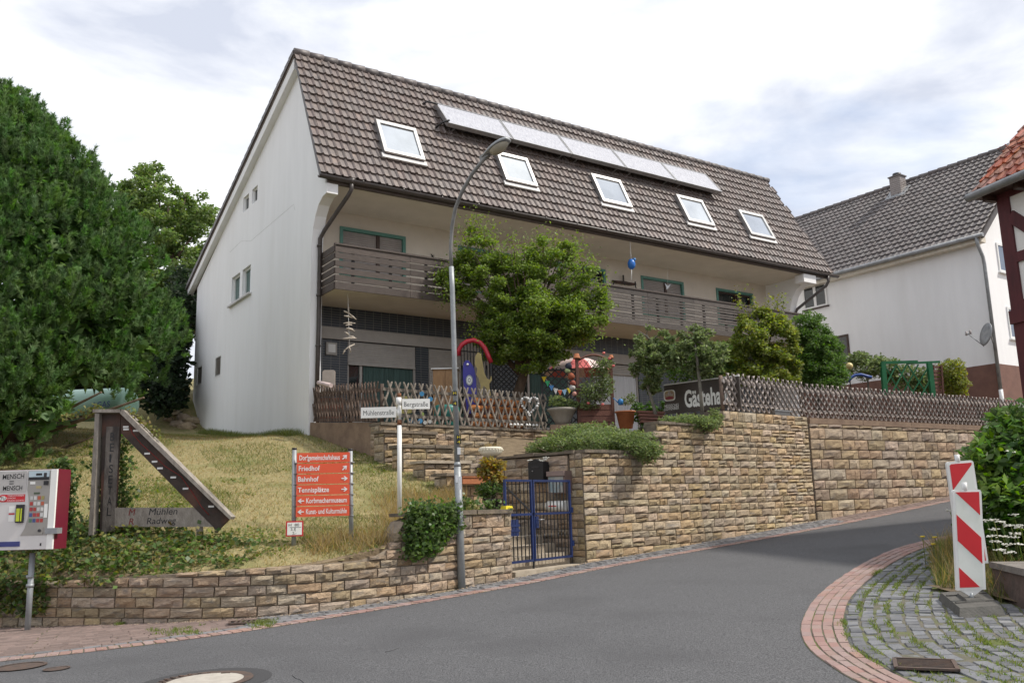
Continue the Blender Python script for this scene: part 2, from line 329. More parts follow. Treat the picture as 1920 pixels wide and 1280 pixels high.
for row in range(0, 26):
    s = random.uniform(0, 0.1)
    while s < L_e[-1] - 0.3:
        p = path_at(EDGE_L, L_e, s); q = path_at(EDGE_L, L_e, s + 0.05); t = (q - p) / np.linalg.norm(q - p); n = np.array([-t[1], t[0]]); off = 0.25 + 0.135 * (row + 0.5); g = nearest_gap(p, n)
        ll = random.uniform(0.13, 0.19)
        if off < g - 0.02:
            c = p + n * off + t * ll / 2
            red = (row >= 1 and c[0] < -3.4) or c[0] > 7.6
            if red: pavs.append(seat(c, t, 0.195, 0.125)); ll = 0.2
            else: cobs.append(seat(c, t, ll - 0.012, 0.122, random.uniform(-0.006, 0.006)))
        s += ll
    for ss in (): pass
lay(kerb, 'brick', block_set(M_BRICK), bricks)
for i in range(0, len(EDGE_L), 1):
    p = EDGE_L[i]; q = EDGE_L[min(i + 1, len(EDGE_L) - 1)]; a = EDGE_L[max(i - 1, 0)]; t = (q - a) / np.linalg.norm(q - a); n = np.array([-t[1], t[0]]); g = min(nearest_gap(p, n), 6)
    Q0.append(p + n * 0.25); Q1.append(p + n * max(0.3, g + 0.05))
gutter = struct(MB().add(*strip_mesh(Q0, Q1, 0.003)).build('footway', M_JOINT))
lay(gutter, 'cobble', block_set(M_COBBLE), cobs)
lay(gutter, 'paver', block_set(M_PAVER), pavs)

# right kerb: four rows of red bricks round the bend
La, Lb = path_len(ARC_O), path_len(ARC_I)
bend = struct(MB().add(*strip_mesh(ARC_O[:min(len(ARC_O), len(ARC_I))], np.array([path_at(ARC_I, Lb / Lb[-1], u) for u in (La / La[-1])[:min(len(ARC_O), len(ARC_I))]]), 0.004)).build('bend_kerb_strip', M_JOINT))
br = []
for row in range(4):
    v = (row + 0.5) / 4; s = random.uniform(0, 0.1) + 2.0
    while s < La[-1] - 0.1:
        u = s / La[-1]; a = path_at(ARC_O, La / La[-1], u); b_ = path_at(ARC_I, Lb / Lb[-1], u); c = a * (1 - v) + b_ * v
        u2 = (s + 0.05) / La[-1]; c2 = path_at(ARC_O, La / La[-1], u2) * (1 - v) + path_at(ARC_I, Lb / Lb[-1], u2) * v; t = c2 - c; k = np.linalg.norm(t) / 0.05; t = t / np.linalg.norm(t)
        br.append(seat(c, t, 0.201 , np.linalg.norm(b_ - a) / 4 - 0.016, random.uniform(-.003, .003))); s += 0.204 / k
lay(bend, 'brick', block_set(M_BRICK), br)

# cobbled corner on the right
BED = [(6.9, 14.9), (5.35, 11.6), (4.9, 10.6), (5.0, 9.9), (5.15, 9.3), (5.3, 8.75), (7, 8.3), (14, 8), (14, 18.5), (10, 17)]
corner_base = grid_surface('cobbled_corner', np.arange(2.4, 12, 0.2), np.arange(3.5, 20, 0.2), lambda x, y: zr(x, y) + 0.003, M_JOINT, keep=lambda x, y: x > np.interp(y, ARC_I[::-1, 1], ARC_I[::-1, 0]) + 0.06)
cb = []; Ti = ARC_I
for row in range(34):
    off = 0.135 * (row + 0.5) + 0.02; s = random.uniform(0, 0.15)
    while s < Lb[-1]:
        p = path_at(ARC_I, Lb, s); q = path_at(ARC_I, Lb, s + 0.12); t = (q - p); t /= np.linalg.norm(t) + 1e-9; n = np.array([-t[1], t[0]]); c = p + n * off
        ll = random.uniform(0.12, 0.22); p2 = path_at(ARC_I, Lb, min(s + 0.3, Lb[-1])); q2 = path_at(ARC_I, Lb, min(s + 0.42, Lb[-1])); t2 = q2 - p2; t2 /= np.linalg.norm(t2) + 1e-9
        c2 = p2 + np.array([-t2[1], t2[0]]) * off; k = max(np.linalg.norm(c2 - c) / 0.3, 0.35)
        if not in_poly(c[0], c[1], BED) and c[0] < 8 and c[1] < 17.5: tj = t + n * random.gauss(0, .05); cb.append(seat(c + n * random.gauss(0, .006), tj / np.linalg.norm(tj), ll - random.uniform(.014, .034), random.uniform(.102, .122), random.uniform(-0.010, 0.006)))
        s += ll / k
lay(corner_base, 'cobble', block_set(M_COBBLE2), cb)
struct(grid_surface('planting_bed', np.arange(4.6, 14, 0.25), np.arange(8, 19, 0.25), lambda x, y: zr(x, y) + 0.05, M_EARTH, keep=lambda x, y: in_poly(x, y, BED)))

# ------------------------------------------------------------------ rough-faced stones
def unit_stone(seed):
    r = random.Random(seed); b = MB(); nx, nz = 5, 4; v = []
    jx = [-.5] + sorted(r.uniform(-.34, .34) for _ in range(nx - 2)) + [.5]; jz = [-.5, r.uniform(-.3, -.05), r.uniform(.08, .32), .5]
    for k in range(nz):
        for i in range(nx):
            e = (i in (0, nx - 1)) or (k in (0, nz - 1))
            x = jx[i] + (r.uniform(-.02, .02)); z = jz[k] + r.uniform(-.03, .03)
            y = r.uniform(-.04, .03) if e else r.uniform(-.26, -.06)
            v.append((max(-.5, min(.5, x)), y, max(-.5, min(.5, z))))
    f = [(k * nx + i, k * nx + i + 1, (k + 1) * nx + i + 1, (k + 1) * nx + i) for k in range(nz - 1) for i in range(nx - 1)]
    ring = [i for i in range(nx)] + [k * nx + nx - 1 for k in range(1, nz)] + [(nz - 1) * nx + i for i in range(nx - 2, -1, -1)] + [k * nx for k in range(nz - 2, 0, -1)]
    n0 = len(v)
    for i in ring: v.append((v[i][0], 1.0, v[i][2]))
    m = len(ring)
    f += [(ring[(i + 1) % m], ring[i], n0 + i, n0 + (i + 1) % m) for i in range(m)]
    return b.add(v, f)
_stone_sets = {}
def stone_set(m):
    if m.name not in _stone_sets: _stone_sets[m.name] = [unit_stone(i).mesh('rough_stone', m) for i in range(14)]
    return _stone_sets[m.name]
def stone_wall(name, label, path, zb, zt, ch=(0.13, 0.2), sl=(0.25, 0.52), m=None, thick=0.35, z0=None, flip=False, group=None, joint=0.014, ends=True, skip=None, zones=None):
    """courses of separate rough stones in front of a mortar core; path left to right as seen from the road"""
    path = np.asarray(path, float); Lp = path_len(path); Lt = Lp[-1]; m = m or M_STONE; S = stone_set(m)
    zb_ = zb if callable(zb) else (lambda s: zb); zt_ = zt if callable(zt) else (lambda s: zt)
    mid = path_at(path, Lp, Lt / 2); root = thing(name, label, 'stone wall', (mid[0], mid[1], zb_(Lt / 2)), group=group)
    def frame(s):
        p = path_at(path, Lp, s); a = path_at(path, Lp, max(0, s - 0.12)); b = path_at(path, Lp, min(Lt, s + 0.12)); t = (b - a) / np.linalg.norm(b - a); return p, t, np.array([-t[1], t[0]])
    # core
    ss = np.unique(np.r_[np.linspace(0, Lt, max(2, int(Lt / 0.25))), [x for k in np.linspace(0, Lt, 400) for x in ([k] if abs(zt_(k) - zt_(max(0, k - Lt / 400))) > 0.1 else [])]])
    V = []
    for s in ss:
        p, t, n = frame(s); a = p + n * 0.02; b = p + n * thick; V += [(a[0], a[1], zb_(s) - 0.25), (b[0], b[1], zb_(s) - 0.25), (b[0], b[1], zt_(s) - 0.012), (a[0], a[1], zt_(s) - 0.012)]
    Fq = []
    for i in range(len(ss) - 1):
        for k in range(4): Fq.append((4 * i + k, 4 * i + (k + 1) % 4, 4 * (i + 1) + (k + 1) % 4, 4 * (i + 1) + k))
    Fq += [(0, 3, 2, 1), (4 * (len(ss) - 1), 4 * (len(ss) - 1) + 1, 4 * (len(ss) - 1) + 2, 4 * (len(ss) - 1) + 3)]
    MB().add(V, Fq).build('mortar_core', M_MORTAR if m is M_STONE_OLD else M_MORTAR_SHADE, root)
    z = z0 if z0 is not None else min(zb_(s) for s in np.linspace(0, Lt, 30)) - 0.06
    ztop = max(zt_(s) for s in np.linspace(0, Lt, 60)); Ms = []; row = 0
    while z < ztop - 0.03:
        h = random.uniform(*ch)
        if ztop - (z + h) < 0.07: h = ztop - z
        s = -random.uniform(0, sl[0]) if row % 2 else -random.uniform(0, 0.1)
        while s < Lt:
            l = random.uniform(*sl); a = max(0, s); b = min(Lt, s + l)
            if Lt - b < sl[0] * 0.45: b = Lt; l = b - s + 1e-6
            if b - a > 0.07:
                c = (a + b) / 2; p, t, n = frame(c); top = zt_(c); zz1 = min(z + h, top)
                if zz1 - z > 0.05 and zz1 > zb_(c) - 0.02 and not (skip and skip(c, (z + zz1) / 2)):
                    hh = zz1 - z; sub = [(z, zz1)]
                    if zones and zones(c) and hh > 0.14: sub = [(z, z + hh / 2), (z + hh / 2, zz1)]
                    elif random.random() < 0.10 and hh > 0.15 and b - a < 0.4: sub = [(z, z + hh * 0.45), (z + hh * 0.45, zz1)]
                    for (q0, q1) in sub:
                        o = (p[0] - n[0] * random.uniform(0, .014), p[1] - n[1] * random.uniform(0, .014), (q0 + q1) / 2)
                        x = Vector((t[0], t[1], 0)); y = Vector((n[0], n[1], 0)); sg = random.choice((-1, 1))
                        Ms.append((frame_M(o, x * (b - a - joint), y * 0.16, Vector((0, 0, 1)) * (q1 - q0 - joint)), random.randrange(14)))
            s += l
        z += h; row += 1
    if ends:                                                  # quoins on both end faces
        for (s_, sgn) in ((0, -1), (Lt, 1)):
            p, t, n = frame(s_); z = zb_(s_) - 0.05
            while z < zt_(s_) - 0.05:
                h = min(random.uniform(*ch) , zt_(s_) - z); d = 0.03
                for (a, b) in (((0.02, thick * 0.55), (thick * 0.55, thick)) if random.random() < .5 else ((0.02, thick),)):
                    c = p + n * (a + b) / 2 + t * sgn * 0.012; x = Vector((n[0], n[1], 0)) * -sgn * -1; y = Vector((-t[0], -t[1], 0)) * sgn
                    Ms.append((frame_M((c[0], c[1], z + h / 2), Vector((n[0], n[1], 0)) * sgn * (b - a - joint), y * 0.10, Vector((0, 0, 1)) * (h - joint)), random.randrange(14)))
                z += h
    Ms.sort(key=lambda q: q[0].translation.x ** 2 + q[0].translation.y ** 2)
    for M, k in Ms[:300]: piece('stone', S[k], M, root)
    if len(Ms) > 300: joined('stone_rest', S, [q[0] for q in Ms[300:]], root)
    return root
def cap_stones(root, path, zt, width=0.42, over=0.05, h=0.06, l=(0.5, 0.9), m=None, s0=0, s1=None):
    path = np.asarray(path, float); Lp = path_len(path); s = s0; s1 = s1 or Lp[-1]; zt_ = zt if callable(zt) else (lambda q: zt)
    while s < s1 - 0.05:
        e = min(s1, s + random.uniform(*l)); 
        if s1 - e < 0.2: e = s1
        c = (s + e) / 2; a = path_at(path, Lp, s + 0.006); b = path_at(path, Lp, e - 0.006); t = (b - a) / np.linalg.norm(b - a); n = np.array([-t[1], t[0]]); z = zt_(c); o = over + random.uniform(-.015, .015)
        pa, pb = a - n * o, b - n * o; pc, pd = b + n * (width - o), a + n * (width - o); hh = h + random.uniform(-.012, .012)
        MB().hexa([(*pa, z), (*pb, z), (*pc, z), (*pd, z), (*pa, z + hh), (*pb, z + hh + random.uniform(-.008, .008)), (*pc, z + hh), (*pd, z + hh)]).build('cap_stone', m or M_CAP, root); s = e

# ------------------------------------------------------------------ lawn slope (thin plate through surveyed heights)
_A = np.array([(-14, 14.4, 1.0), (-10, 13.6, 0.85), (-7.25, 12.95, .74), (-5.1, 12.35, .80), (-4, 12.15, .84), (-2.9, 12.3, .88), (-2.0, 12.9, 1.05), (-1.36, 13.6, 1.3), (-.87, 14.15, 1.40), (-.3, 14.9, 1.42),
    (-6.3, 13.35, 1.28), (-4.6, 13.3, 1.2), (-3.3, 13.2, 1.1), (-2.5, 13.5, 1.2), (-1.95, 14.9, 1.45), (-1.5, 17, 1.95), (-3, 17.0, 2.1), (-2.6, 19.0, 2.6), (-3.8, 20.2, 2.95), (-5.06, 21.5, 3.40), (-6.9, 24.2, 3.55), (-8.6, 26.95, 3.93),
    (-9.95, 28.65, 4.2), (-10.85, 29.97, 4.7), (-11.3, 30.65, 5.5), (-12.2, 31.8, 5.9), (-5, 17, 2.1), (-9, 16, 2.0), (-12, 24, 3.95), (-14, 30, 4.9), (-14, 36, 6.6), (-20, 20, 3.2), (-22, 30, 5), (-24, 40, 7), (-8, 21, 3.3), (-18, 15, 1.9), (0, 40, 7.5), (-8.5, 13.9, 1.35), (-12, 16, 2.2)])
def _tps(A):
    n = len(A); d = np.linalg.norm(A[:, None, :2] - A[None, :, :2], axis=2); K = np.where(d > 0, d * d * np.log(d + 1e-12), 0) + np.eye(n) * 0.05; P_ = np.c_[np.ones(n), A[:, :2]]
    M = np.zeros((n + 3, n + 3)); M[:n, :n] = K; M[:n, n:] = P_; M[n:, :n] = P_.T; return np.linalg.solve(M, np.r_[A[:, 2], 0, 0, 0])
_w = _tps(_A)
def zl(x, y):
    d = np.hypot(_A[:, 0] - x, _A[:, 1] - y); return float(np.sum(_w[:-3] * np.where(d > 0, d * d * np.log(d + 1e-12), 0)) + _w[-3] + _w[-2] * x + _w[-1] * y)
def onlawn(x, y): return hit(x, y, zl, 10, 40, 400)
LAWN_EDGE = [(-.3, 14.95), (-.45, 15.2), (-1.0, 16.6), (-1.55, 17.5), (-2.0, 18.3), (-2.75, 19.0), (-5.0, 21.9), (-11.3, 31.0), (-11.0, 46), (-30, 46), (-30, 13.9), (-14, 14.4)] + [(x, y + 0.07) for x, y in WALL_L[::4]]
M_LAWN = mat('dry_lawn', (0.33, 0.265, 0.13), (0.20, 0.185, 0.08), rough=1, scale=9, detail=9, bump=1.0, bscale=30, contrast=(.3, .7), col3=(0.15, 0.16, 0.05), scale3=0.9, pos3=(0.5, 0.68))
grid_surface('lawn', np.r_[np.arange(-30, -9, 0.3), np.arange(-9, 0.2, 0.1)], np.r_[np.arange(11.8, 15.2, 0.1), np.arange(15.2, 46, 0.25)], zl, M_LAWN, keep=lambda x, y: in_poly(x, y, LAWN_EDGE))

_ev = []; _pts = [(x, y + .055) for x, y in WALL_L[::2]]
for x, y in _pts: _ev += [(x, y, zl(x, y) - .5), (x, y, zl(x, y) + .012), (x, y + .12, zl(x, y + .12) + .012)]
struct(MB().add(_ev, [q for i in range(len(_pts) - 1) for q in ((3 * i, 3 * i + 3, 3 * i + 4, 3 * i + 1), (3 * i + 1, 3 * i + 4, 3 * i + 5, 3 * i + 2))]).build('lawn_edge', M_EARTH))
# ------------------------------------------------------------------ roadside and garden walls
LwL = path_len(WALL_L)
def wl_top(s):
    x = path_at(WALL_L, LwL, s)[0]
    return float(np.interp(x, [-14, -7.3, -6.6, -5.0, -4.0, -2.2, -1.95, -1.82, -1.7, -1.6], [0.95, .74, .72, .80, .84, .90, .95, 1.05, 1.3, 1.46]))
def zroad_on(path):
    Lq = path_len(path); return lambda s: zr(*path_at(path, Lq, s))
rw = stone_wall('road_retaining_wall', 'low curved sandstone wall along the footway below the dry lawn', WALL_L, zroad_on(WALL_L), wl_top, ch=(0.10, 0.165), sl=(0.22, 0.46), m=M_STONE_OLD, skip=lambda c, z: path_at(WALL_L, LwL, c)[0] < -8.2)
cap_stones(rw, WALL_L, 1.462, s0=float(np.interp(-1.62, WALL_L[:, 0], LwL)), s1=LwL[-1] + 0.0, width=0.45)
MAINP = np.array([CORNER, JOINT]); Lm = path_len(MAINP)[-1]
def main_top(s): return 2.52 if s < 2.15 else (3.14 if s < 4.2 else 3.52)
mw = stone_wall('tall_retaining_wall', 'tall stepped yellow sandstone wall between the blue gate and the bend', MAINP, zroad_on(MAINP), main_top, ch=(0.115, 0.19), sl=(0.22, 0.5), m=M_STONE, zones=lambda c: c > 6.3 and random.random() < 0.6)
cap_stones(mw, MAINP, lambda s: main_top(s) - 0.0, s0=0.0, s1=2.13); cap_stones(mw, MAINP, lambda s: 3.14, s0=2.2, s1=4.18)
RIGHTP = np.array([JOINT + np.array([0.03, -0.03]), FAR_R])
rr = stone_wall('bend_retaining_wall', 'wall of large reddish sandstone blocks with concrete coping beside the bend', RIGHTP, zroad_on(RIGHTP), 3.36, ch=(0.2, 0.29), sl=(0.4, 0.72), m=M_STONE_RED, joint=0.022)
DRV = (FAR_R - JOINT) / np.linalg.norm(FAR_R - JOINT); NRV = np.array([-DRV[1], DRV[0]])
for k in range(6):
    a = JOINT + DRV * (k * 2.1 + 0.05); b = JOINT + DRV * (k * 2.1 + 2.14); o = 0.05
    MB().hexa([(*(a - NRV * o), 3.36), (*(b - NRV * o), 3.36), (*(b + NRV * .4), 3.36), (*(a + NRV * .4), 3.36), (*(a - NRV * o), 3.50), (*(b - NRV * o), 3.50), (*(b + NRV * .4), 3.50), (*(a + NRV * .4), 3.50)]).build('coping', M_CONC, rr)
# wall on the right of the gate, running back into the shade
DMV = (JOINT - CORNER) / Lm; NMV = np.array([-DMV[1], DMV[0]])
RETP = np.array([CORNER + NMV * 2.35 - DMV * 0.05 , CORNER + NMV * 0.36 - DMV * 0.0])
RETP = np.array([(-0.42, 18.15), (1.0, 16.80)])
rt = stone_wall('gate_side_wall', 'shaded sandstone wall behind the blue gate carrying the mailboxes', RETP, lambda s: 0.5, 2.5, ch=(0.14, 0.2), sl=(0.3, 0.5), m=M_STONE_OLD, thick=0.3, ends=False)
cap_stones(rt, np.array([(-0.42, 18.15), (1.14, 16.66)]), 2.515, width=0.4, over=0.06)
# garden terrace edge under the lattice fence
TA = np.array([-2.94, 19.08]); TB = np.array([0.78, 22.33]); TD = (TB - TA) / np.linalg.norm(TB - TA); TC = TB + TD * 4.6
TERR = np.array([TA, TC])
tw = stone_wall('terrace_wall', 'weathered sandstone terrace wall below the open lattice fence', TERR, lambda s: 1.35 + 0.12 * s, 3.38, ch=(0.14, 0.2), sl=(0.3, 0.6), m=M_STONE_OLD)
cap_stones(tw, TERR, 3.38, width=0.5, over=0.06, s1=5.4)
step_walls = [((-2.75, 18.55), 1.35, 3.16, 2.3, 'highest step of the stair side wall next to the terrace corner'), ((-2.28, 17.95), 1.3, 2.80, 2.0, 'second highest step of the stair side wall, above the tuft of shaded grass'), ((-1.78, 17.35), 1.15, 2.44, 1.8, 'third step down of the stair side wall, its cap pale white'), ((-1.30, 16.75), 0.85, 2.16, 1.6, 'lowest step of the stair side wall behind the lamp post')]
for (p, ln, zt, zb, lab) in step_walls:
    q = np.array(p) + TD * ln; w_ = stone_wall('stair_side_wall', 'sandstone ' + lab, np.array([p, q]), zb - 0.2, zt, ch=(0.13, 0.19), sl=(0.25, 0.45), m=M_STONE, thick=0.4, group='stepped walls beside the garden stairs')
    cap_stones(w_, np.array([np.array(p) - TD * 0.06, q]), zt, width=0.52, over=0.06, m=M_CONCL if 'pale' in lab else M_CAP)
# rendered wall between the house corner and the terrace corner
cw = MB(); a = np.array([-5.0, 21.42]); b = TA + np.array([0.02, 0.06])
nn_ = np.array([(b - a)[1], -(b - a)[0]]); nn_ = -nn_ / np.linalg.norm(nn_)
cw.hexa([(*a, 2.6), (*b, 2.0), (*(b + nn_ * .3), 2.0), (*(a + nn_ * .3), 2.6), (*a, 3.70), (*b, 3.44), (*(b + nn_ * .3), 3.44), (*(a + nn_ * .3), 3.70)])
tag(cw.build('rendered_wall', M_CONC), 'brown rendered wall from the white house corner to the terrace', 'wall')
# terrace floor, planted bed behind the tall wall, stairs
tf = MB(); H0 = np.array([-5.06, 21.5]); HD = np.array([math.sin(R(55.7)), math.cos(R(55.7))]); HN = np.array([-HD[1], HD[0]])
def hw(s, u): return H0 + HD * s + HN * u
poly = [TA + nn_ * 0.1, TC, JOINT + NMV * 0.4 + DMV * 3, FAR_R + NRV * 0.4, FAR_R + NRV * 9, hw(21, 1.2), hw(0.1, 1.2), hw(0.1, 0)]
tf.add([(*p, 3.37) for p in poly], [tuple(range(len(poly)))]); struct(tf.build('terrace', M_EARTH))
gb = MB(); g = [(CORNER + NMV * .3, 2.45), (CORNER + DMV * 2.1 + NMV * .3, 2.45), (TB + TD * 2.6, 3.3), (TB - TD * 1.6, 3.2), (np.array([-0.42, 18.2]), 2.45)]
gb.add([(*p, z) for p, z in g] + [(*(CORNER + DMV * 2.1 + NMV * .3), 3.08), (*(CORNER + DMV * 4.3 + NMV * .3), 3.08), (*(TB + TD * 4.6), 3.36), (*(TB + TD * 2.6), 3.34), (*(CORNER + DMV * 4.3 + NMV * .3), 3.40), (*(JOINT + NMV * .3), 3.40), (*(JOINT + NMV * 4), 3.40), (*(TB + TD * 4.6), 3.385)], [(0, 1, 2, 3, 4), (5, 6, 7, 8), (9, 10, 11, 12)]); struct(gb.build('garden_bed', M_EARTH))
st_root = thing('garden_stairs', 'concrete garden steps rising behind the blue gate', 'stairs', (0.6, 15.6, 0.45))
g0 = np.array([-0.06, 14.86]); g1 = np.array([1.18, 16.48]); gd = (g1 - g0) / np.linalg.norm(g1 - g0); gn = np.array([-gd[1], gd[0]])
for k in range(9):
    a = g0 + gn * (-0.02 + 0.3 * k) + gd * 0.0; b = g1 + gn * (-0.02 + 0.3 * k); zt = 0.555 + 0.155 * k if k else 0.50; a2 = a + gn * 0.34; b2 = b + gn * 0.34
    if k: a = a - gd * 0.0
    MB().hexa([(*a, 0.2), (*b, 0.2), (*b2, 0.2), (*a2, 0.2), (*a, zt), (*b, zt), (*b2, zt), (*a2, zt)]).build('step', M_CONCL, st_root)
# ------------------------------------------------------------------ house materials
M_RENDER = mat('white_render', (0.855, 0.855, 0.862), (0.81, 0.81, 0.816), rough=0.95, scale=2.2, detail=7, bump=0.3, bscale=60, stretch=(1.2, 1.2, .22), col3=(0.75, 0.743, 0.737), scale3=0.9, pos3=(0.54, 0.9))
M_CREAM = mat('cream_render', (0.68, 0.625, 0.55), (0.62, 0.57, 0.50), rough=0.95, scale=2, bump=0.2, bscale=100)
M_TILE = mat('brown_roof_tile', (0.185, 0.15, 0.136), (0.135, 0.108, 0.098), rough=0.45, scale=5, vary=0.10, hue=0.008, bump=0.3, bscale=60, col3=(0.26, 0.20, 0.17), scale3=3, pos3=(0.58, 0.75))
M_TILE2 = mat('dark_roof_tile', (0.145, 0.125, 0.12), (0.095, 0.082, 0.08), rough=0.5, scale=5, vary=0.18, hue=0.01, bump=0.3, bscale=60)
M_TILE3 = mat('red_roof_tile', (0.36, 0.115, 0.06), (0.25, 0.08, 0.045), rough=0.6, scale=5, vary=0.3, hue=0.012, bump=0.3, bscale=50, col3=(0.16, 0.06, 0.04), scale3=3, pos3=(0.56, 0.72))
M_GUTTER = mat('brown_gutter', (0.075, 0.06, 0.055), (0.05, 0.042, 0.038), rough=0.45, scale=6)
M_ZINC = mat('zinc', (0.36, 0.37, 0.38), (0.24, 0.25, 0.26), rough=0.5, scale=5, metal=0.4, bump=0.1)
M_WOOD = mat('dark_balcony_wood', (0.098, 0.076, 0.064), (0.06, 0.047, 0.041), rough=0.75, scale=5, stretch=(1, 6, 12), vary=0.22, bump=0.4, bscale=30)
M_WOOD_LIT = mat('sunlit_balcony_wood', (0.115, 0.098, 0.088), (0.065, 0.055, 0.05), rough=0.8, scale=5, stretch=(1, 6, 12), vary=0.22, bump=0.4, bscale=30)  # lighter copy paints sunlight onto the right half of the railing
M_TEAL = mat('teal_frame', (0.10, 0.26, 0.22), (0.085, 0.22, 0.19), rough=0.5, scale=8)
M_SHUT = mat('grey_shutter', (0.34, 0.31, 0.30), (0.30, 0.275, 0.265), rough=0.6, scale=5)
M_SHUTL = mat('pale_shutter', (0.42, 0.40, 0.375), (0.37, 0.35, 0.33), rough=0.6, scale=5)
M_BROWNF = mat('brown_window_frame', (0.055, 0.028, 0.02), rough=0.5)
M_WHITEF = mat('white_frame', (0.78, 0.78, 0.77), (0.72, 0.72, 0.71), rough=0.4, scale=4)
M_GLASS = glass('window_glass', (0.022, 0.03, 0.032)); M_GLASSG = glass('window_glass_green', (0.03, 0.10, 0.085), 0.06)
M_SKYGL = glass('skylight_glass', (0.80, 0.83, 0.84), 0.03); M_SKYGL.node_tree.nodes['Principled BSDF'].inputs['Specular IOR Level'].default_value = 1.0; M_SKYGL.node_tree.nodes['Principled BSDF'].inputs['Metallic'].default_value = 0.9
M_SKYGL.node_tree.nodes['Principled BSDF'].inputs['Roughness'].default_value = 0.03
M_CURTAIN = mat('white_curtain', (0.62, 0.64, 0.68), (0.5, 0.52, 0.56), rough=0.9, scale=4, stretch=(12, 1, 0.3))
M_CURTG = mat('green_curtain', (0.07, 0.125, 0.115), (0.035, 0.065, 0.06), rough=0.9, scale=4, stretch=(14, 1, 0.3))
M_ALU = mat('aluminium', (0.36, 0.36, 0.36), (0.28, 0.28, 0.28), rough=0.35, metal=0.55, scale=3)
M_FLASH = mat('lead_flashing', (0.62, 0.61, 0.60), (0.5, 0.49, 0.48), rough=0.6, scale=14)
M_PANEL = mat('solar_absorber', (0.60, 0.60, 0.63), (0.44, 0.44, 0.48), rough=0.22, scale=11, metal=0.45, stretch=(2.5, .6, .6), contrast=(0.38, 0.62), bump=.35, bscale=22)
M_DARKMETAL = mat('dark_metal', (0.03, 0.03, 0.032), rough=0.5)
def brick_mat(name, c1, c2, cm, bw, rh, mortar=0.012, rough=0.35):
    m = bpy.data.materials.new(name); m.use_nodes = True; t = m.node_tree; b = t.nodes['Principled BSDF']; l = t.links.new
    co = t.nodes.new('ShaderNodeTexCoord'); mp_ = t.nodes.new('ShaderNodeMapping'); mp_.inputs['Rotation'].default_value = (R(90), 0, 0); l(co.outputs['Object'], mp_.inputs['Vector'])
    k = t.nodes.new('ShaderNodeTexBrick'); k.offset = 0.0; k.inputs['Color1'].default_value = (*c1, 1); k.inputs['Color2'].default_value = (*c2, 1); k.inputs['Mortar'].default_value = (*cm, 1); k.inputs['Scale'].default_value = 1; k.inputs['Brick Width'].default_value = bw; k.inputs['Row Height'].default_value = rh; k.inputs['Mortar Size'].default_value = mortar
    l(mp_.outputs[0], k.inputs['Vector']); l(k.outputs['Color'], b.inputs['Base Color']); b.inputs['Roughness'].default_value = rough
    bp = t.nodes.new('ShaderNodeBump'); bp.inputs['Strength'].default_value = 0.6; bp.inputs['Distance'].default_value = 0.01; bp.invert = True; l(k.outputs['Fac'], bp.inputs['Height']); l(bp.outputs[0], b.inputs['Normal']); return m
M_CLAD = brick_mat('dark_wall_tile', (0.025, 0.035, 0.05), (0.04, 0.05, 0.065), (0.20, 0.20, 0.19), 0.245, 0.066, 0.006)

def cut(o, boxes):
    c = MB()
    for bx in boxes: c.box(*bx)
    co = c.build('cutter', None); md = o.modifiers.new('b', 'BOOLEAN'); md.object = co; md.operation = 'DIFFERENCE'; md.solver = 'EXACT'
    keep = (o.parent, o.matrix_parent_inverse.copy()); o.parent = None; o.matrix_parent_inverse.identity(); bpy.context.view_layer.update()
    me = bpy.data.meshes.new_from_object(o.evaluated_get(bpy.context.evaluated_depsgraph_get())); o.modifiers.clear(); o.data = me; bpy.data.objects.remove(co)
    o.parent, o.matrix_parent_inverse = keep; return o

# ------------------------------------------------------------------ main house, own frame: s along the front, u into the house, z up
HA = R(34.3)
house = thing('guest_house', 'large white house with steep brown tiled roof, solar panels and long wooden balcony', 'house', (H0[0], H0[1], 3.3), HA)
_D3 = np.array([HD[0], HD[1], 0]); _N3 = np.array([HN[0], HN[1], 0]); _O3 = np.array([H0[0], H0[1], 0])
def hl(p, o=_O3): q = np.asarray(p) - o; return np.array([q @ _D3, q @ _N3, q[2]])
def HU(x, y, u): return hl(on_plane(x, y, _O3 + _N3 * u, _N3))
def HS(x, y, s): return hl(on_plane(x, y, _O3 + _D3 * s, _D3))
def HWp(s, u, z): return _O3 + _D3 * s + _N3 * u + np.array([0, 0, z])
EU, EZ, RU, RZ = -1.02, 9.80, 1.02, 14.0
SLEN = math.hypot(RU - EU, RZ - EZ); SV = np.array([0, (RU - EU) / SLEN, (RZ - EZ) / SLEN]); SN = np.array([0, -SV[2], SV[1]])
_nw = _N3 * SN[1] + np.array([0, 0, SN[2]])
def HR(x, y, off=0.0): return hl(on_plane(x, y, HWp(0, EU, EZ) + _nw * off, _nw))
def roofpt(s, t, off): return np.array([s, EU, EZ]) + SV * t + SN * off
prof = [(0, 2.9), (0, 7.9), (-.03, 8.3), (-.10, 8.65), (-.24, 8.95), (-.45, 9.19), (-.72, 9.32), (-.98, 9.34), (-.98, 9.70), (.98, 13.78), (11.1, 9.58), (11.1, 2.9)]
gw = MB().prism([(0, u, z) for u, z in prof], (0.3, 0, 0)).build('gable_wall', M_RENDER, house, True)
g_small = [(5.33, 5.89), (4.5, 5.02)]; g_big = [(6.0, 6.85), (4.95, 5.75)]; g_vent = [(9.98, 10.68), (7.75, 8.42)]
cut(gw, [(-.2, .16, a, b, 10.86, 11.34) for a, b in g_small] + [(-.2, .18, a, b, 8.06, 8.96) for a, b in g_big] + [(-.2, .16, a, b, 5.94, 6.62) for a, b in g_vent])
MB().prism([(0, u, z) for u, z in prof], (0.32, 0, 0)).build('far_gable_wall', M_RENDER, house, True).matrix_basis = Matrix.Translation((18.72, 0, 0))
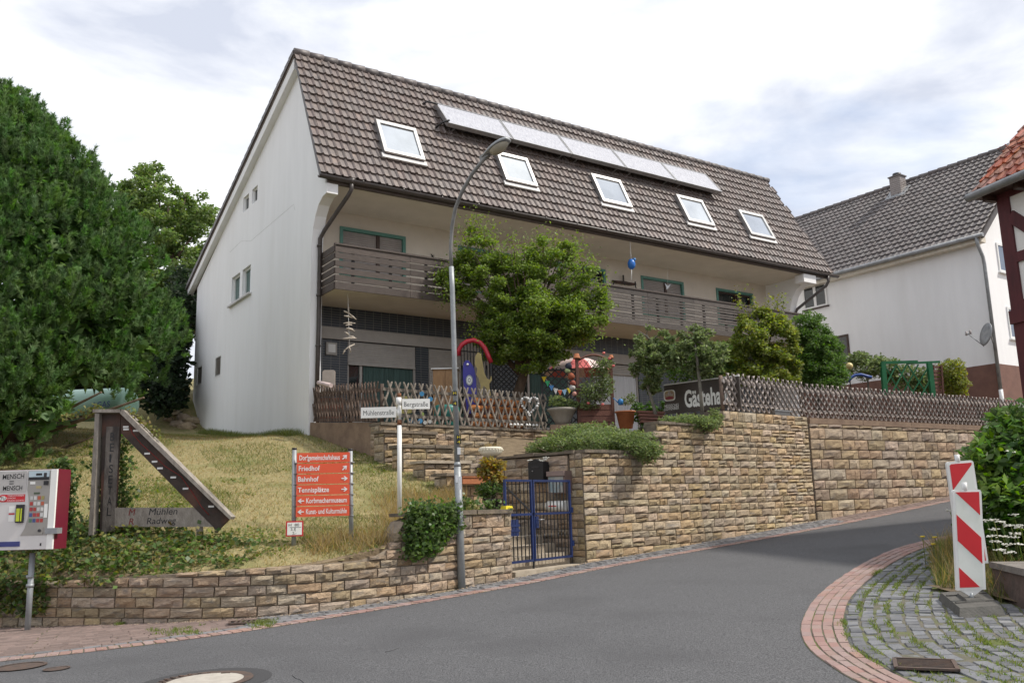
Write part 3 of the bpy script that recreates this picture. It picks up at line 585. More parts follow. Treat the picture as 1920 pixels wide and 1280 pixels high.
for a, b in g_small:
    w_ = MB(); 
    for q in ((a, a + .05, 10.86, 11.34), (b - .05, b, 10.86, 11.34), (a + .05, b - .05, 10.86, 10.91), (a + .05, b - .05, 11.29, 11.34)): w_.box(.06, .12, *q)
    wo = w_.build('small_window', M_WHITEF, house, True); MB().box(.10, .11, a + .05, b - .05, 10.91, 11.29).build('pane', M_GLASS, wo)
for a, b in g_big:
    w_ = MB()
    for q in ((a, a + .06, 8.06, 8.96), (b - .06, b, 8.06, 8.96), (a + .06, b - .06, 8.06, 8.12), (a + .06, b - .06, 8.90, 8.96)): w_.box(.08, .14, *q)
    wo = w_.build('gable_window', M_WHITEF, house, True); MB().box(.12, .13, a + .06, b - .06, 8.12, 8.90).build('pane', M_GLASSG, wo)
    MB().box(-.10, .10, a - .14, b + .14, 8.0, 8.055).build('window_sill', M_FLASH, house, True)
for a, b in g_vent:
    w_ = MB()
    for q in ((a, a + .04, 5.94, 6.62), (b - .04, b, 5.94, 6.62), (a + .04, b - .04, 5.94, 5.98), (a + .04, b - .04, 6.58, 6.62)): w_.box(-.008, .10, *q)
    vo = w_.build('vent_grille', M_WHITEF, house, True); MB().box(.11, .12, a, b, 5.94, 6.62).build('vent_backing', M_DARKMETAL, vo)
    for k in range(9): MB().bar((.03, a + .04, 6.0 + k * .068), (.03, b - .04, 6.0 + k * .068), .05, .015, (0.5, 0, 1)).build('slat', M_BROWNF if k % 9 == 99 else M_SHUT, vo)
MB().tube([(-.001, *HS(x_, y_, 0)[1:]) for x_, y_ in ((431, 473), (452, 452), (470, 452), (498, 428), (525, 405), (551, 383), (553, 394))], .0035, 4).build('plaster_crack', mat('crack_grey', (.5, .49, .48), rough=1), house, True)
# front walls
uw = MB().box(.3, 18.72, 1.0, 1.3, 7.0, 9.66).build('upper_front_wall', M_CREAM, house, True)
UW = [(1.19, 3.2, 'shut'), (4.95, 6.95, 'shut'), (8.62, 10.65, 'half'), (12.24, 14.27, 'shut'), (15.94, 17.94, 'open')]
cut(uw, [(a, b, .8, 1.2, 7.85, 9.22) for a, b, _ in UW])
lw = MB().box(.3, 18.72, 1.0, 1.3, 3.2, 6.93).build('lower_front_wall', M_CLAD, house, True)
LW = [(1.45, 3.52, 5.45, 'green'), (3.92, 6.0, 4.75, 'green'), (7.0, 9.0, 5.6, 'green'), (9.9, 11.9, 5.75, 'white')]
cut(lw, [(a, b, .8, 1.2, 3.8, 6.04) for a, b, _, _ in LW])
def shutter(name, s0, s1, z0, z1, u, parent, m):
    b = MB(); n = max(2, int((z1 - z0) / 0.055)); v = []
    for k in range(n + 1):
        z = z0 + (z1 - z0) * k / n; v += [(s0, u, z), (s1, u, z)]
        if k < n: zz = z + (z1 - z0) / n * .82; v += [(s0, u - .012, z + .008), (s1, u - .012, z + .008), (s0, u - .012, zz), (s1, u - .012, zz)]
    f = [(i, i + 1, i + 3, i + 2) for i in range(0, len(v) - 2, 2)]
    return b.add(v, f).build(name, m, parent)
for a, b, kind in UW:
    w_ = MB()
    for q in ((a, a + .09, 7.85, 9.22), (b - .09, b, 7.85, 9.22), (a + .09, b - .09, 9.13, 9.22), (a + .09, b - .09, 7.85, 7.94)): w_.box(q[0], q[1], .97, 1.1, q[2], q[3])
    wo = w_.build('balcony_window', M_TEAL, house, True); mid = a + (b - a) * .58
    MB().box(mid - .05, mid + .05, 1.02, 1.1, 7.94, 9.13).build('mullion', M_BROWNF, wo)
    for (x0, x1, k) in ((a + .09, mid - .05, 0), (mid + .05, b - .09, 1)):
        if kind == 'shut' or (kind == 'half' and k == 0): shutter('roller_shutter', x0, x1, 7.94, 9.13, 1.07, wo, M_SHUT)
        else:
            f_ = MB()
            for q in ((x0, x0 + .06, 7.94, 9.13), (x1 - .06, x1, 7.94, 9.13), (x0 + .06, x1 - .06, 9.07, 9.13)): f_.box(q[0], q[1], 1.06, 1.11, q[2], q[3])
            fo = f_.build('sash', M_BROWNF, wo); MB().box(x0 + .06, x1 - .06, 1.13, 1.14, 7.94, 9.07).build('pane', M_GLASS, wo)
for a, b, zs, kind in LW:
    w_ = MB()
    for q in ((a, a + .06, 3.8, 6.04), (b - .06, b, 3.8, 6.04), (a + .06, b - .06, 3.8, 3.88), (a + .38, a + .45, 3.88, 6.04)): w_.box(q[0], q[1], 1.05, 1.14, q[2], q[3])
    wo = w_.build('terrace_window', M_SHUTL, house, True)
    MB().box(a + .06, b - .06, 1.10, 1.11, 3.88, 6.04).build('pane', M_GLASS if kind == 'green' else M_CURTAIN, wo)
    cu_ = MB(); n = 40; v = []
    for k in range(n + 1):
        x = a + .5 + (b - a - .56) * k / n; v += [(x, 1.085 + .012 * math.sin(k * 1.9), 3.9), (x, 1.085 + .012 * math.sin(k * 1.9), 6.0)]
    cu_.add(v, [(2 * k, 2 * k + 2, 2 * k + 3, 2 * k + 1) for k in range(n)], True); cu_.build('curtain', M_CURTG if kind == 'green' else M_CURTAIN, wo)
    shutter('roller_shutter', a + .03, b - .03, zs, 6.03, 1.035, wo, M_SHUTL); MB().box(a + .02, b - .02, 1.0, 1.045, zs - .05, zs).build('shutter_rail', M_SHUTL, wo)
MB().box(.32, 18.70, .93, .997, 6.05, 6.37).build('shutter_box', M_SHUTL, house, True)
lf = MB().box(.82, 1.12, .93, .997, 5.62, 5.95).build('wall_lamp', M_SHUTL, house, True); MB().box(.87, 1.07, .915, .929, 5.68, 5.9).build('lamp_glass', M_WHITEF, lf)
# ceiling over the balcony and roof edge
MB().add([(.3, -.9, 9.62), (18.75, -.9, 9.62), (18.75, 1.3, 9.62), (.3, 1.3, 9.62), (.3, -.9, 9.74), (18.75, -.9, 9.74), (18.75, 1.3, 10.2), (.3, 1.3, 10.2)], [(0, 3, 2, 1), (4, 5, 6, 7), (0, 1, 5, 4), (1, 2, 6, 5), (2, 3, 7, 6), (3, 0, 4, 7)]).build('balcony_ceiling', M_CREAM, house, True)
MB().box(.0, 20.0, -1.0, -.90, 9.60, 9.76).build('eave_board', M_WOOD, house, True)
MB().box(18.4, 19.1, -1.02, -.62, 9.30, 9.60).build('eave_bracket', M_RENDER, house, True)
# balcony
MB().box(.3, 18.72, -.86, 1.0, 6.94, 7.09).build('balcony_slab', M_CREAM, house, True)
rail = MB().box(.26, 18.3, -.93, -.84, 8.06, 8.105).build('balcony_rail', M_WOOD, house, True)
rows = [(6.93, 7.115), (7.145, 7.285), (7.335, 7.475), (7.525, 7.665), (7.715, 7.855), (7.885, 8.045)]
segs = [(.28, 2.35), (2.36, 4.4), (4.41, 6.5), (6.51, 8.6), (8.61, 10.7), (10.71, 12.75), (12.76, 14.8), (14.81, 16.6), (16.61, 18.3)]
for i, (a, b) in enumerate(segs):
    for k, (z0, z1) in enumerate(rows):
        dz = random.uniform(-.006, .006)
        if i >= 4 and 0 < k < 5:                     # narrower laths on the right half
            zm = (z0 + z1) / 2
            MB().box(a, b, -.90, -.872, z0 + dz, zm - .012).build('balcony_board', M_WOOD_LIT, rail); MB().box(a, b, -.90, -.872, zm + .012, z1 + dz).build('balcony_board', M_WOOD_LIT, rail)
        else: MB().box(a, b, -.905, -.872, z0 + dz, z1 + dz).build('balcony_board', M_WOOD_LIT if i >= 4 else M_WOOD, rail)
for k, (z0, z1) in enumerate(rows): MB().box(.255, .285, -.868, -.02, z0, z1).build('balcony_board', M_WOOD, rail)
for s in np.arange(.75, 18.2, 1.04): MB().box(s, s + .06, -.868, -.80, 7.09, 8.06).build('balcony_post', M_DARKMETAL, rail)
# roof
def roof_tile(m, w=.30, ln=.37, lift=.048, roll=.04):
    xs = [0, .05, .17, .20, .235, .27, .30]; zs = [.006, 0, 0, roll * .55, roll, roll * .6, .006]; b = MB(); v = []
    for (y, dz) in ((0, lift - .046), (0, lift), (ln * .5, lift * .5), (ln, 0)): v += [(x / .3 * w, y, z + dz) for x, z in zip(xs, zs)]
    n = len(xs); f = [(r * n + i, r * n + i + 1, (r + 1) * n + i + 1, (r + 1) * n + i) for r in range(3) for i in range(n - 1)]
    return b.add(v, f).mesh('roof_tile', m)
def tile_roof(parent, frame, tiles_me, nrows, expo, w, s0, s1f, near):
    """frame: matrix of the roof plane (x along the eave, y up the slope, z out); s1f(row) end of each row"""
    Ms = []
    for r in range(nrows):
        n = int((s1f(r) - s0) / w)
        for c in range(n):
            Ms.append(frame @ Matrix.Translation((s0 + c * w + random.uniform(-.003, .003), r * expo + random.uniform(-.009, .009), random.uniform(-.004, .007))) @ Matrix.Rotation(random.uniform(-.012, .012), 4, 'Z'))
    Ms.sort(key=near)
    for M in Ms[:300]:
        o = bpy.data.objects.new('roof_tile', tiles_me); COL.objects.link(o); o.parent = parent; o.matrix_basis = M
    if len(Ms) > 300:
        o = joined('roof_tile_rest', [tiles_me], Ms[300:], None); o.parent = parent
rd = MB().prism([(-.16, *p) for p in ((-1.0, 9.74), (1.0, 13.86), (1.02, 13.98), (-1.04, 9.80))], (0.0001, 0, 0))
roofb = MB().hexa([roofpt(-.16, 0, -.14), roofpt(20.15, 0, -.14), roofpt(19.3, SLEN, -.14), roofpt(-.16, SLEN, -.14), roofpt(-.16, 0, 0), roofpt(20.15, 0, 0), roofpt(19.3, SLEN, 0), roofpt(-.16, SLEN, 0)]).build('roof', M_GUTTER, house, True)
FR = frame_M(roofpt(0, 0, 0.004), (1, 0, 0), SV, SN)
tile_roof(roofb, FR, roof_tile(M_TILE, w=.205, lift=.058, roll=.042), 14, SLEN / 14, .205, -.2, lambda r: 20.25 - .87 * r / 14, lambda M: M.translation.x)
back = MB().prism([(-.2, 1.0, 13.86), (-.2, 1.02, 14.03), (-.2, 11.85, 9.76), (-.2, 11.85, 9.58)], (19.5, 0, 0)).build('rear_roof', M_TILE, house, True)
for k in range(34):
    t = k / 34; u0, z0 = 1.0 + 10.8 * t, 14.05 - 4.27 * t; u1, z1 = 1.0 + 10.8 * (t + 1 / 32.5), 14.05 - 4.27 * (t + 1 / 32.5)
    MB().hexa([(-.24, u0, z0 - .13), (.05, u0, z0 - .13), (.05, u1, z1 - .13), (-.24, u1, z1 - .13), (-.24, u0, z0), (.05, u0, z0), (.05, u1, z1 + .035), (-.24, u1, z1 + .035)]).build('verge_tile', M_TILE2, back)
MB().hexa([(-.18, 1.05, 13.52), (-.0, 1.05, 13.52), (-.0, 11.75, 9.42), (-.18, 11.75, 9.42), (-.18, 1.05, 13.84), (-.0, 1.05, 13.84), (-.0, 11.75, 9.62), (-.18, 11.75, 9.62)]).build('bargeboard', M_RENDER, back)
for k in range(47):
    s = -.2 + k * .417; MB().tube([(s, RU, RZ + .02), (s + .43, RU, RZ + .035)], [.105, .118], 8).build('ridge_tile', M_TILE2, roofb)
gt = MB()
for k in range(24): pass
pts = [(-.25, EU - .06, EZ - .06), (20.35, EU - .06, EZ - .06)]
n = 8; v = []
for (x, y, z) in pts:
    for rr_ in (.085, .072):
        for k in range(n + 1):
            a = math.pi + math.pi * k / n; v.append((x, y + rr_ * math.cos(a), z + rr_ * math.sin(a)))
m_ = n + 1; f = []
for k in range(n): f += [(k, 2 * m_ + k, 2 * m_ + k + 1, k + 1), (m_ + k, m_ + k + 1, 3 * m_ + k + 1, 3 * m_ + k)]
f += [(0, m_, 3 * m_, 2 * m_), (n, 2 * m_ + n, 3 * m_ + n, m_ + n), tuple(list(range(m_)) + list(range(2 * m_ - 1, m_ - 1, -1))), tuple(list(range(2 * m_, 3 * m_))[::-1] + list(range(3 * m_, 4 * m_)))]
MB().add(v, f, True).build('gutter', M_GUTTER, house, True)
for s in np.arange(.9, 20, 1.15): MB().bar((s, EU - .16, EZ - .05), (s, EU + .08, EZ - .13), .03, .02).build('gutter_bracket', M_GUTTER, house, True)
dp = MB().tube([(.62, -1.08, 9.70), (.62, -1.08, 9.50), (.58, -1.0, 9.38), (.27, -.2, 8.62), (.2, -.09, 8.42), (.19, -.09, 6.0), (.16, -.09, 3.75)], .055, 10).build('downpipe', M_GUTTER, house, True)
for z in (8.2, 6.9, 5.6, 4.4): MB().tube([(.185, -.09, z), (.185, -.09, z + .05)], .068, 10).build('pipe_clip', M_GUTTER, dp)
MB().tube([(.62, -1.08, 9.78), (.62, -1.08, 9.64)], [.10, .062], 10).build('gutter_outlet', M_GUTTER, dp)
dp2 = MB().tube([(19.75, -1.08, 9.70), (19.75, -1.08, 9.45), (19.70, -1.0, 9.3), (19.0, -.15, 8.5), (18.95, -.09, 8.3), (18.95, -.09, 3.6)], .055, 10).build('downpipe', M_GUTTER, house, True)
# skylights and collectors lying on the roof
SK = [((706, 226), (778, 243), (796, 300), (718, 287)), ((933, 285), (988, 300), (1006, 348), (945, 340)), ((1110, 326), (1163, 341), (1183, 387), (1127, 380)), ((1270, 366), (1317, 378), (1337, 422), (1288, 416)), ((1386, 394), (1431, 406), (1450, 447), (1405, 441))]
for q in SK:
    P_ = np.array([HR(x, y, .13) for x, y in q]); s0 = (P_[0, 0] + P_[3, 0]) / 2; s1 = (P_[1, 0] + P_[2, 0]) / 2; tt = [(p - np.array([0, EU, EZ])) @ SV for p in P_]; t1 = (tt[0] + tt[1]) / 2; t0 = (tt[2] + tt[3]) / 2
    b = MB()
    def slab(b, a0, a1, c0, c1, o0, o1): return b.hexa([roofpt(a0, c0, o0), roofpt(a1, c0, o0), roofpt(a1, c1, o0), roofpt(a0, c1, o0), roofpt(a0, c0, o1), roofpt(a1, c0, o1), roofpt(a1, c1, o1), roofpt(a0, c1, o1)])
    for qd in ((s0, s0 + .10, t0, t1), (s1 - .10, s1, t0, t1), (s0 + .10, s1 - .10, t1 - .12, t1), (s0 + .10, s1 - .10, t0, t0 + .11)): slab(b, *qd, 0, .18)
    so = b.build('skylight', M_ALU, house, True)
    slab(MB(), s0 + .10, s1 - .10, t0 + .11, t1 - .12, .11, .145).build('pane', M_SKYGL, so)
    slab(MB(), s0 - .06, s1 + .06, t0 - .16, t0 - .002, .07, .118).build('flashing', M_FLASH, so)
    slab(MB(), s0 + .02, s1 - .02, t0 - .03, t0 - .003, .119, .165).build('lower_edge', M_BROWNF, so)
pt = [818, 940, 1048, 1148, 1240, 1323]; py = [191, 222, 251, 278, 300, 321]
S0, S1 = HR(818, 191, .2)[0], HR(1323, 321, .2)[0]; tA = (HR(1048, 251, .2) - np.array([0, EU, EZ])) @ SV; tB = tA - 1.16
for k in range(5):
    a = S0 + (S1 - S0) * k / 5 + .012; b = S0 + (S1 - S0) * (k + 1) / 5 - .012
    def panel(b_, a0, a1, f0, f1, o):                       # f along the panel 0 top .. 1 bottom, o thickness offset
        def q(s_, f_, oo): return roofpt(s_, tA + (tB - tA) * f_, .14 + .26 * f_ + oo)
        return b_.hexa([q(a0, f1, o[0]), q(a1, f1, o[0]), q(a1, f0, o[0]), q(a0, f0, o[0]), q(a0, f1, o[1]), q(a1, f1, o[1]), q(a1, f0, o[1]), q(a0, f0, o[1])])
    b2 = MB()
    for qd in ((a, a + .035, 0, 1), (b - .035, b, 0, 1), (a + .035, b - .035, 0, .03), (a + .035, b - .035, .97, 1)): panel(b2, *qd, (-.13, .014))
    po = b2.build('solar_collector', M_ALU, house, True); panel(MB(), a + .035, b - .035, .03, .97, (-.03, .002)).build('absorber', M_PANEL, po)
    for s_ in (a + .3, b - .3):
        MB().bar(roofpt(s_, tB + .1, .0), roofpt(s_, tB + .05, .28), .04, .04).build('bracket', M_ALU, po)
MB().tube([roofpt(S0 - .4, tA - .1, .05), roofpt(S0 - .3, tA - .08, .16), roofpt(S0 - .05, tA - .12, .2), roofpt(S0 + .02, tA - .12, .2)], .03, 7).build('collector_pipe', M_DARKMETAL, house, True)
MB().tube([roofpt(S0 - .2, tB + .12, .05), roofpt(S0 - .1, tB + .1, .3), roofpt(S0 + .05, tB + .08, .45)], .03, 7).build('collector_pipe', M_DARKMETAL, house, True)

# ------------------------------------------------------------------ neighbouring white house
Q = at(1872, 722, 29.0); QO = np.array([Q[0], Q[1], 0]); zpl = at(1868, 681, 29)[2]; zev = at(1838, 440, 29)[2]; zb_ = at(1876, 748, 29)[2] - .5
nb = thing('neighbour_house', 'white house with brown plinth and dark tiled roof behind the green trellis', 'house', (Q[0], Q[1], zb_), HA)
LEN, WID = 17.0, 8.8
MB().box(0, WID, 0, LEN, zpl, zev).build('wall', M_RENDER, nb, True); MB().box(-.025, WID, -.025, LEN, zb_, zpl).build('plinth', mat('brown_plinth', (0.20, 0.105, 0.08), (0.155, 0.082, 0.065), rough=0.9, scale=3, bump=.3), nb, True)
def nloc(p): return hl(p, QO)
pr = nloc(on_plane(1860, 288, QO + _D3 * (WID / 2), _D3)); zrg = pr[2]; ov = .38
MB().prism([(0, .005, zev), (WID, .005, zev), (WID / 2, .005, zrg - .25)], (0, .25, 0)).build('gable_wall', M_RENDER, nb, True)
nl = math.hypot(WID / 2 + ov, zrg - (zev - .12)); nv = np.array([(WID / 2 + ov) / nl, 0, (zrg - zev + .12) / nl]); nN = np.array([-nv[2], 0, nv[0]])
e0 = np.array([-ov, 0, zev - .12])
def nrp(u, t, o): return e0 + nv * t + nN * o + np.array([0, u, 0])
nroof = MB().hexa([nrp(-.3, 0, -.15), nrp(LEN + .3, 0, -.15), nrp(LEN + .3, nl, -.15), nrp(-.3, nl, -.15), nrp(-.3, 0, 0), nrp(LEN + .3, 0, 0), nrp(LEN + .3, nl, 0), nrp(-.3, nl, 0)]).build('roof', M_GUTTER, nb, True)
MB().hexa([(WID / 2, -.3, zrg - .15), (WID / 2, LEN, zrg - .15), (WID + ov, LEN, zev - .3), (WID + ov, -.3, zev - .3), (WID / 2, -.3, zrg), (WID / 2, LEN, zrg), (WID + ov, LEN, zev - .12), (WID + ov, -.3, zev - .12)]).build('far_roof', M_TILE2, nb, True)
nrow = int(nl / .335)
tile_roof(nroof, frame_M(nrp(LEN + .3, 0, .004), (0, -1, 0), nv, nN), roof_tile(M_TILE2, w=.24), nrow, nl / nrow, .24, 0, lambda r: LEN + .62, lambda M: M.translation.y)
for k in range(42): MB().tube([(WID / 2, -.3 + k * .42, zrg + .03), (WID / 2, -.3 + k * .42 + .43, zrg + .045)], [.10, .115], 8).build('ridge_tile', M_TILE2, nroof)
MB().tube([(-ov - .06, -.35, zev - .15), (-ov - .06, LEN, zev - .15)], .075, 10).build('gutter', M_ZINC, nb, True)
MB().box(-ov + .05, -.003, -.2, LEN, zev - .34, zev - .14).build('eave_box', mat('cream_eave', (0.72, 0.66, 0.56), rough=.8), nb, True)
MB().tube([(-ov - .06, -.12, zev - .2), (-ov - .04, -.12, zev - .42), (-.12, -.10, zev - .85), (-.09, -.10, zev - 1.1), (-.09, -.10, zpl - .9)], .058, 10).build('downpipe', M_ZINC, nb, True)
MB().tube([(-.09, -.10, zpl - .9), (-.09, -.10, zb_)], .066, 10).build('standpipe', M_WHITEF, nb, True)
cpt = nloc(on_plane(1686, 350, QO + _D3 * (WID / 2 - .5), _D3)); ch = MB().box(WID / 2 - .8, WID / 2 - .36, cpt[1] - .24, cpt[1] + .24, zrg - .9, zrg + .12).build('chimney', brick_mat('chimney_brick', (.16, .13, .12), (.2, .165, .15), (.3, .28, .27), .22, .08), nb, True)
MB().box(WID / 2 - .84, WID / 2 - .32, cpt[1] - .28, cpt[1] + .28, zrg + .12, zrg + .17).build('chimney_cap', M_TILE2, ch); MB().tube([(WID / 2 - .58, cpt[1], zrg + .17), (WID / 2 - .58, cpt[1], zrg + .30)], [.19, .17], 12).build('chimney_pot', M_DARKMETAL, ch)
MB().hexa([nrp(cpt[1] - .45, nl - 1.25, .03), nrp(cpt[1] + .45, nl - 1.25, .03), nrp(cpt[1] + .45, nl - .5, .03), nrp(cpt[1] - .45, nl - .5, .03), nrp(cpt[1] - .45, nl - 1.25, .065), nrp(cpt[1] + .45, nl - 1.25, .065), nrp(cpt[1] + .45, nl - .5, .065), nrp(cpt[1] - .45, nl - .5, .065)]).build('chimney_flashing', M_ZINC, ch)
def side_window(px0, px1, m_f, m_g, leaves=2):
    a = nloc(on_plane(*px0, QO, _D3)); b = nloc(on_plane(*px1, QO, _D3)); u0, u1 = sorted((a[1], b[1])); z0, z1 = sorted((a[2], b[2])); w_ = MB()
    for q in ((u0, u0 + .08, z0, z1), (u1 - .08, u1, z0, z1), (u0 + .08, u1 - .08, z0, z0 + .08), (u0 + .08, u1 - .08, z1 - .08, z1)): w_.box(-.04, .02, *q)
    wo = w_.build('side_window', m_f, nb, True); MB().box(-.015, -.004, u0 + .08, u1 - .08, z0 + .08, z1 - .08).build('pane', m_g, wo)
    if leaves == 2: MB().box(-.036, -.002, (u0 + u1) / 2 - .06, (u0 + u1) / 2 + .06, z0 + .08, z1 - .08).build('mullion', m_f, wo)
    MB().box(-.10, .02, u0 - .05, u1 + .05, z0 - .05, z0).build('sill', M_BROWNF, wo)
side_window((1504, 532), (1553, 572), M_WHITEF, M_GLASS); side_window((1560, 632), (1597, 690), M_BROWNF, M_GLASS, 1)
def end_window(px0, px1):
    a = nloc(on_plane(*px0, QO, _N3)); b = nloc(on_plane(*px1, QO, _N3)); s0, s1 = sorted((a[0], b[0])); z0, z1 = sorted((a[2], b[2])); w_ = MB()
    for q in ((s0, s0 + .08, z0, z1), (s1 - .08, s1, z0, z1), (s0 + .08, s1 - .08, z0, z0 + .08), (s0 + .08, s1 - .08, z1 - .08, z1)): w_.box(q[0], q[1], -.04, .02, q[2], q[3])
    wo = w_.build('end_window', M_WHITEF, nb, True); MB().box(s0 + .08, s1 - .08, -.015, -.004, z0 + .08, z1 - .08).build('pane', glass('blue_glass', (.12, .16, .24)), wo); MB().box(s0 - .05, s1 + .05, -.10, .02, z0 - .05, z0).build('sill', M_WHITEF, wo)
end_window((1866, 455), (1897, 515)); end_window((1886, 575), (1915, 638))
# satellite dish on its arm
dsh = thing('satellite_dish', 'grey satellite dish on a wall bracket at the white house corner', 'satellite dish', HWp(*hl(np.array([Q[0], Q[1], at(1850, 650, 29)[2]])) ) )
dc = at(1851, 627, 28.3); ax = Vector((-0.97, -0.02, 0.24)).normalized(); ex = ax.cross(Vector((0, 0, 1))).normalized(); ey = ex.cross(ax); b = MB(); v = [tuple(Vector(dc))]; 
for rr_ in (.18, .36):
    for k in range(18): a = 2 * math.pi * k / 18; v.append(tuple(Vector(dc) + (ex * math.cos(a) + ey * math.sin(a) * 1.08) * rr_ + ax * (.32 * rr_ * rr_)))
f = [(0, 1 + k, 1 + (k + 1) % 18) for k in range(18)] + [(1 + k, 19 + k, 19 + (k + 1) % 18, 1 + (k + 1) % 18) for k in range(18)]
do = b.add(v, f, True).build('dish', M_ZINC, dsh); sm_ = do.modifiers.new('t', 'SOLIDIFY'); sm_.thickness = .015
MB().tube([Vector(dc), Vector(dc) - ax * .12, Q * np.array([1, 1, 0]) + np.array([0.0, -.02, at(1848, 645, 29)[2]])], .025, 7).build('wall_arm', M_ZINC, dsh)
tip = Vector(dc) + ax * .62 - ey * .12; MB().tube([Vector(dc) - ey * .42 + ax * .05, tip], .014, 6).build('feed_arm', M_ZINC, dsh); MB().tube([tip - ex * .14 + Vector((0, 0, -.03)), tip - ex * .14 + Vector((0, 0, .10))], .035, 8).build('receiver', M_SHUT, dsh); MB().tube([tip + ex * .1 + Vector((0, 0, -.03)), tip + ex * .1 + Vector((0, 0, .10))], .035, 8).build('receiver', M_SHUT, dsh); MB().tube([tip - ex * .16, tip + ex * .12], .014, 6).build('receiver_bar', M_ZINC, dsh)

# ------------------------------------------------------------------ half-timbered house on the right edge
HT = np.array([10.02, 17.0]); he = np.array([.30, -.954]); hf = np.array([.954, .30]); zg = zr(*HT); hz = lambda px, py: at(px, py, 17.0)[2]
hth = thing('half_timbered_house', 'half-timbered house corner with dark red beams and orange tiled roof', 'house', (*HT, zg - .1), math.atan2(he[1], he[0]))
M_RED = mat('oxblood_beam', (0.095, 0.018, 0.022), (0.06, 0.013, 0.016), rough=.7, scale=5, stretch=(1, 1, .3), bump=.3, bscale=20); M_INF = mat('white_infill', (.78, .77, .74), (.72, .71, .68), rough=.9, scale=3); M_LINE = mat('grey_line', (.25, .25, .24), rough=.9)
# local frame: x towards the camera along the street face, y towards the left of x (= into the street), so the body is at y<0 ... flip
def T(x, y, z): return (x, y, z)
zj = hz(1904, 605); zt = hz(1860, 385) + .35
BX, BY = 6.5, 7.0
MB().box(-.06, BX, -.06, BY, zg - .1, zj - .021).build('lower_wall', M_RED, hth, True)
MB().box(-.02, BX, -.02, BY, zj + .25, zt).build('upper_wall', M_INF, hth, True)
bw = .05
def beam(x0, x1, z0, z1): MB().box(x0, x1, -.02 - bw, -.022, z0, z1).build('beam', M_RED, hth, True)
MB().box(-.10, BX, -.10, BY, zj - .02, zj + .249).build('jetty_beam', M_RED, hth, True)
zh = zt - zj; beam(-.06, .22, zj + .25, zt); beam(.22, BX, zt - .26, zt); beam(.22, BX, zj + .25, zj + .42); zm1 = hz(1893, 488)
beam(.22, BX, zm1 - .10, zm1 + .10)
for x in (1.55, 2.75, 3.95, 5.2): beam(x, x + .24, zj + .5, zm1 - .12); beam(x, x + .24, zm1 + .12, zt - .32)
def brace(x0, z0, x1, z1): MB().bar((x0, -.02 - bw / 2 - .004, z0), (x1, -.02 - bw / 2 - .004, z1), .05, .24, (0, 0, 1)).build('brace', M_RED, hth, True)
brace(.2, zm1 + .86, .95, zm1 + .14)
MB().box(-.075, -.021, -.02, .35, zj + .25, zt).build('beam', M_RED, hth, True)
RH = .66
eu = -.42; ezz = zt - .04; rl = 6.2; rv = np.array([0, .70, .714]); rn = np.array([0, -.714, .70])
def hrp(x, t, o): return np.array([x, eu, ezz]) + rv * t + rn * o
hroof = MB().hexa([hrp(-.24, 0, -.14), hrp(BX + .3, 0, -.14), hrp(BX + .3, rl, -.14), hrp(-.24, rl, -.14), hrp(-.24, 0, 0), hrp(BX + .3, 0, 0), hrp(BX + .3, rl, 0), hrp(-.24, rl, 0)]).build('roof', M_BROWNF, hth, True)
tile_roof(hroof, frame_M(hrp(-.28, 0, .004), (1, 0, 0), rv, rn), roof_tile(M_TILE3, w=.24, roll=.05, lift=.04), 18, .34, .24, 0, lambda r: 6.9, lambda M: M.translation.x)
MB().tube([(-.36, eu - .07, ezz - .08), (BX, eu - .07, ezz - .08)], .085, 10).build('gutter', M_ZINC, hth, True); MB().box(-.36, BX, eu + .05, -.02, ezz - .1, ezz - .02).build('soffit', M_BROWNF, hth, True)
for k in range(8): MB().bar((-.1 + k * .75, eu + .1, ezz - .16), (-.1 + k * .75, .0, ezz - .16), .12, .12).build('rafter_end', M_BROWNF, hth, True)
MB().prism([(0.1, -.02, zt), (0.1, BY, zt), (0.1, BY / 2, zt + 3.4)], (.2, 0, 0)).build('gable_wall', M_RED, hth, True)
for k in range(9): MB().tube([hrp(.2 + .5 * k, 1.0, .06), hrp(.2 + .5 * k, 1.0, .30)], .012, 5).build('snow_guard_post', M_TILE3, hroof)
for h_ in (.12, .2, .28): MB().tube([hrp(.0, 1.0, h_), hrp(4.4, 1.0, h_)], .010, 5).build('snow_guard_bar', M_TILE3, hroof)
# ------------------------------------------------------------------ foliage
def leaf_mat(name, c1, c2, vary=0.3, hue=0.02, rough=0.55, scale=1.5): return mat(name, c1, c2, rough=rough, scale=scale, vary=vary, hue=hue, leaf=True, spec=0.3)
def unit(v): return v / (np.linalg.norm(v, axis=-1, keepdims=True) + 1e-9)
def leaf_quads(P_, size, aspect=0.6, up=0.5, droop=0.0, jitter=0.35, outward=None):
    """pointed leaf quads at P_: base, side, tip, side"""
    n = len(P_); d = rng.normal(size=(n, 3)); d[:, 2] = d[:, 2] * 0.6 - droop
    if outward is not None: d = d * 0.7 + outward * 0.9
    d = unit(d); nr = rng.normal(size=(n, 3)) * 0.6; nr[:, 2] += up; nr = unit(nr); sd = unit(np.cross(d, nr)); sz = size * (1 + rng.uniform(-jitter, jitter, (n, 1)))
    lift = unit(np.cross(sd, d)) * sz * 0.12
    V = np.stack([P_, P_ + d * sz * 0.5 + sd * sz * aspect * 0.5 + lift, P_ + d * sz, P_ + d * sz * 0.5 - sd * sz * aspect * 0.5 + lift], 1).reshape(-1, 3)
    return V, np.arange(4 * n).reshape(-1, 4)
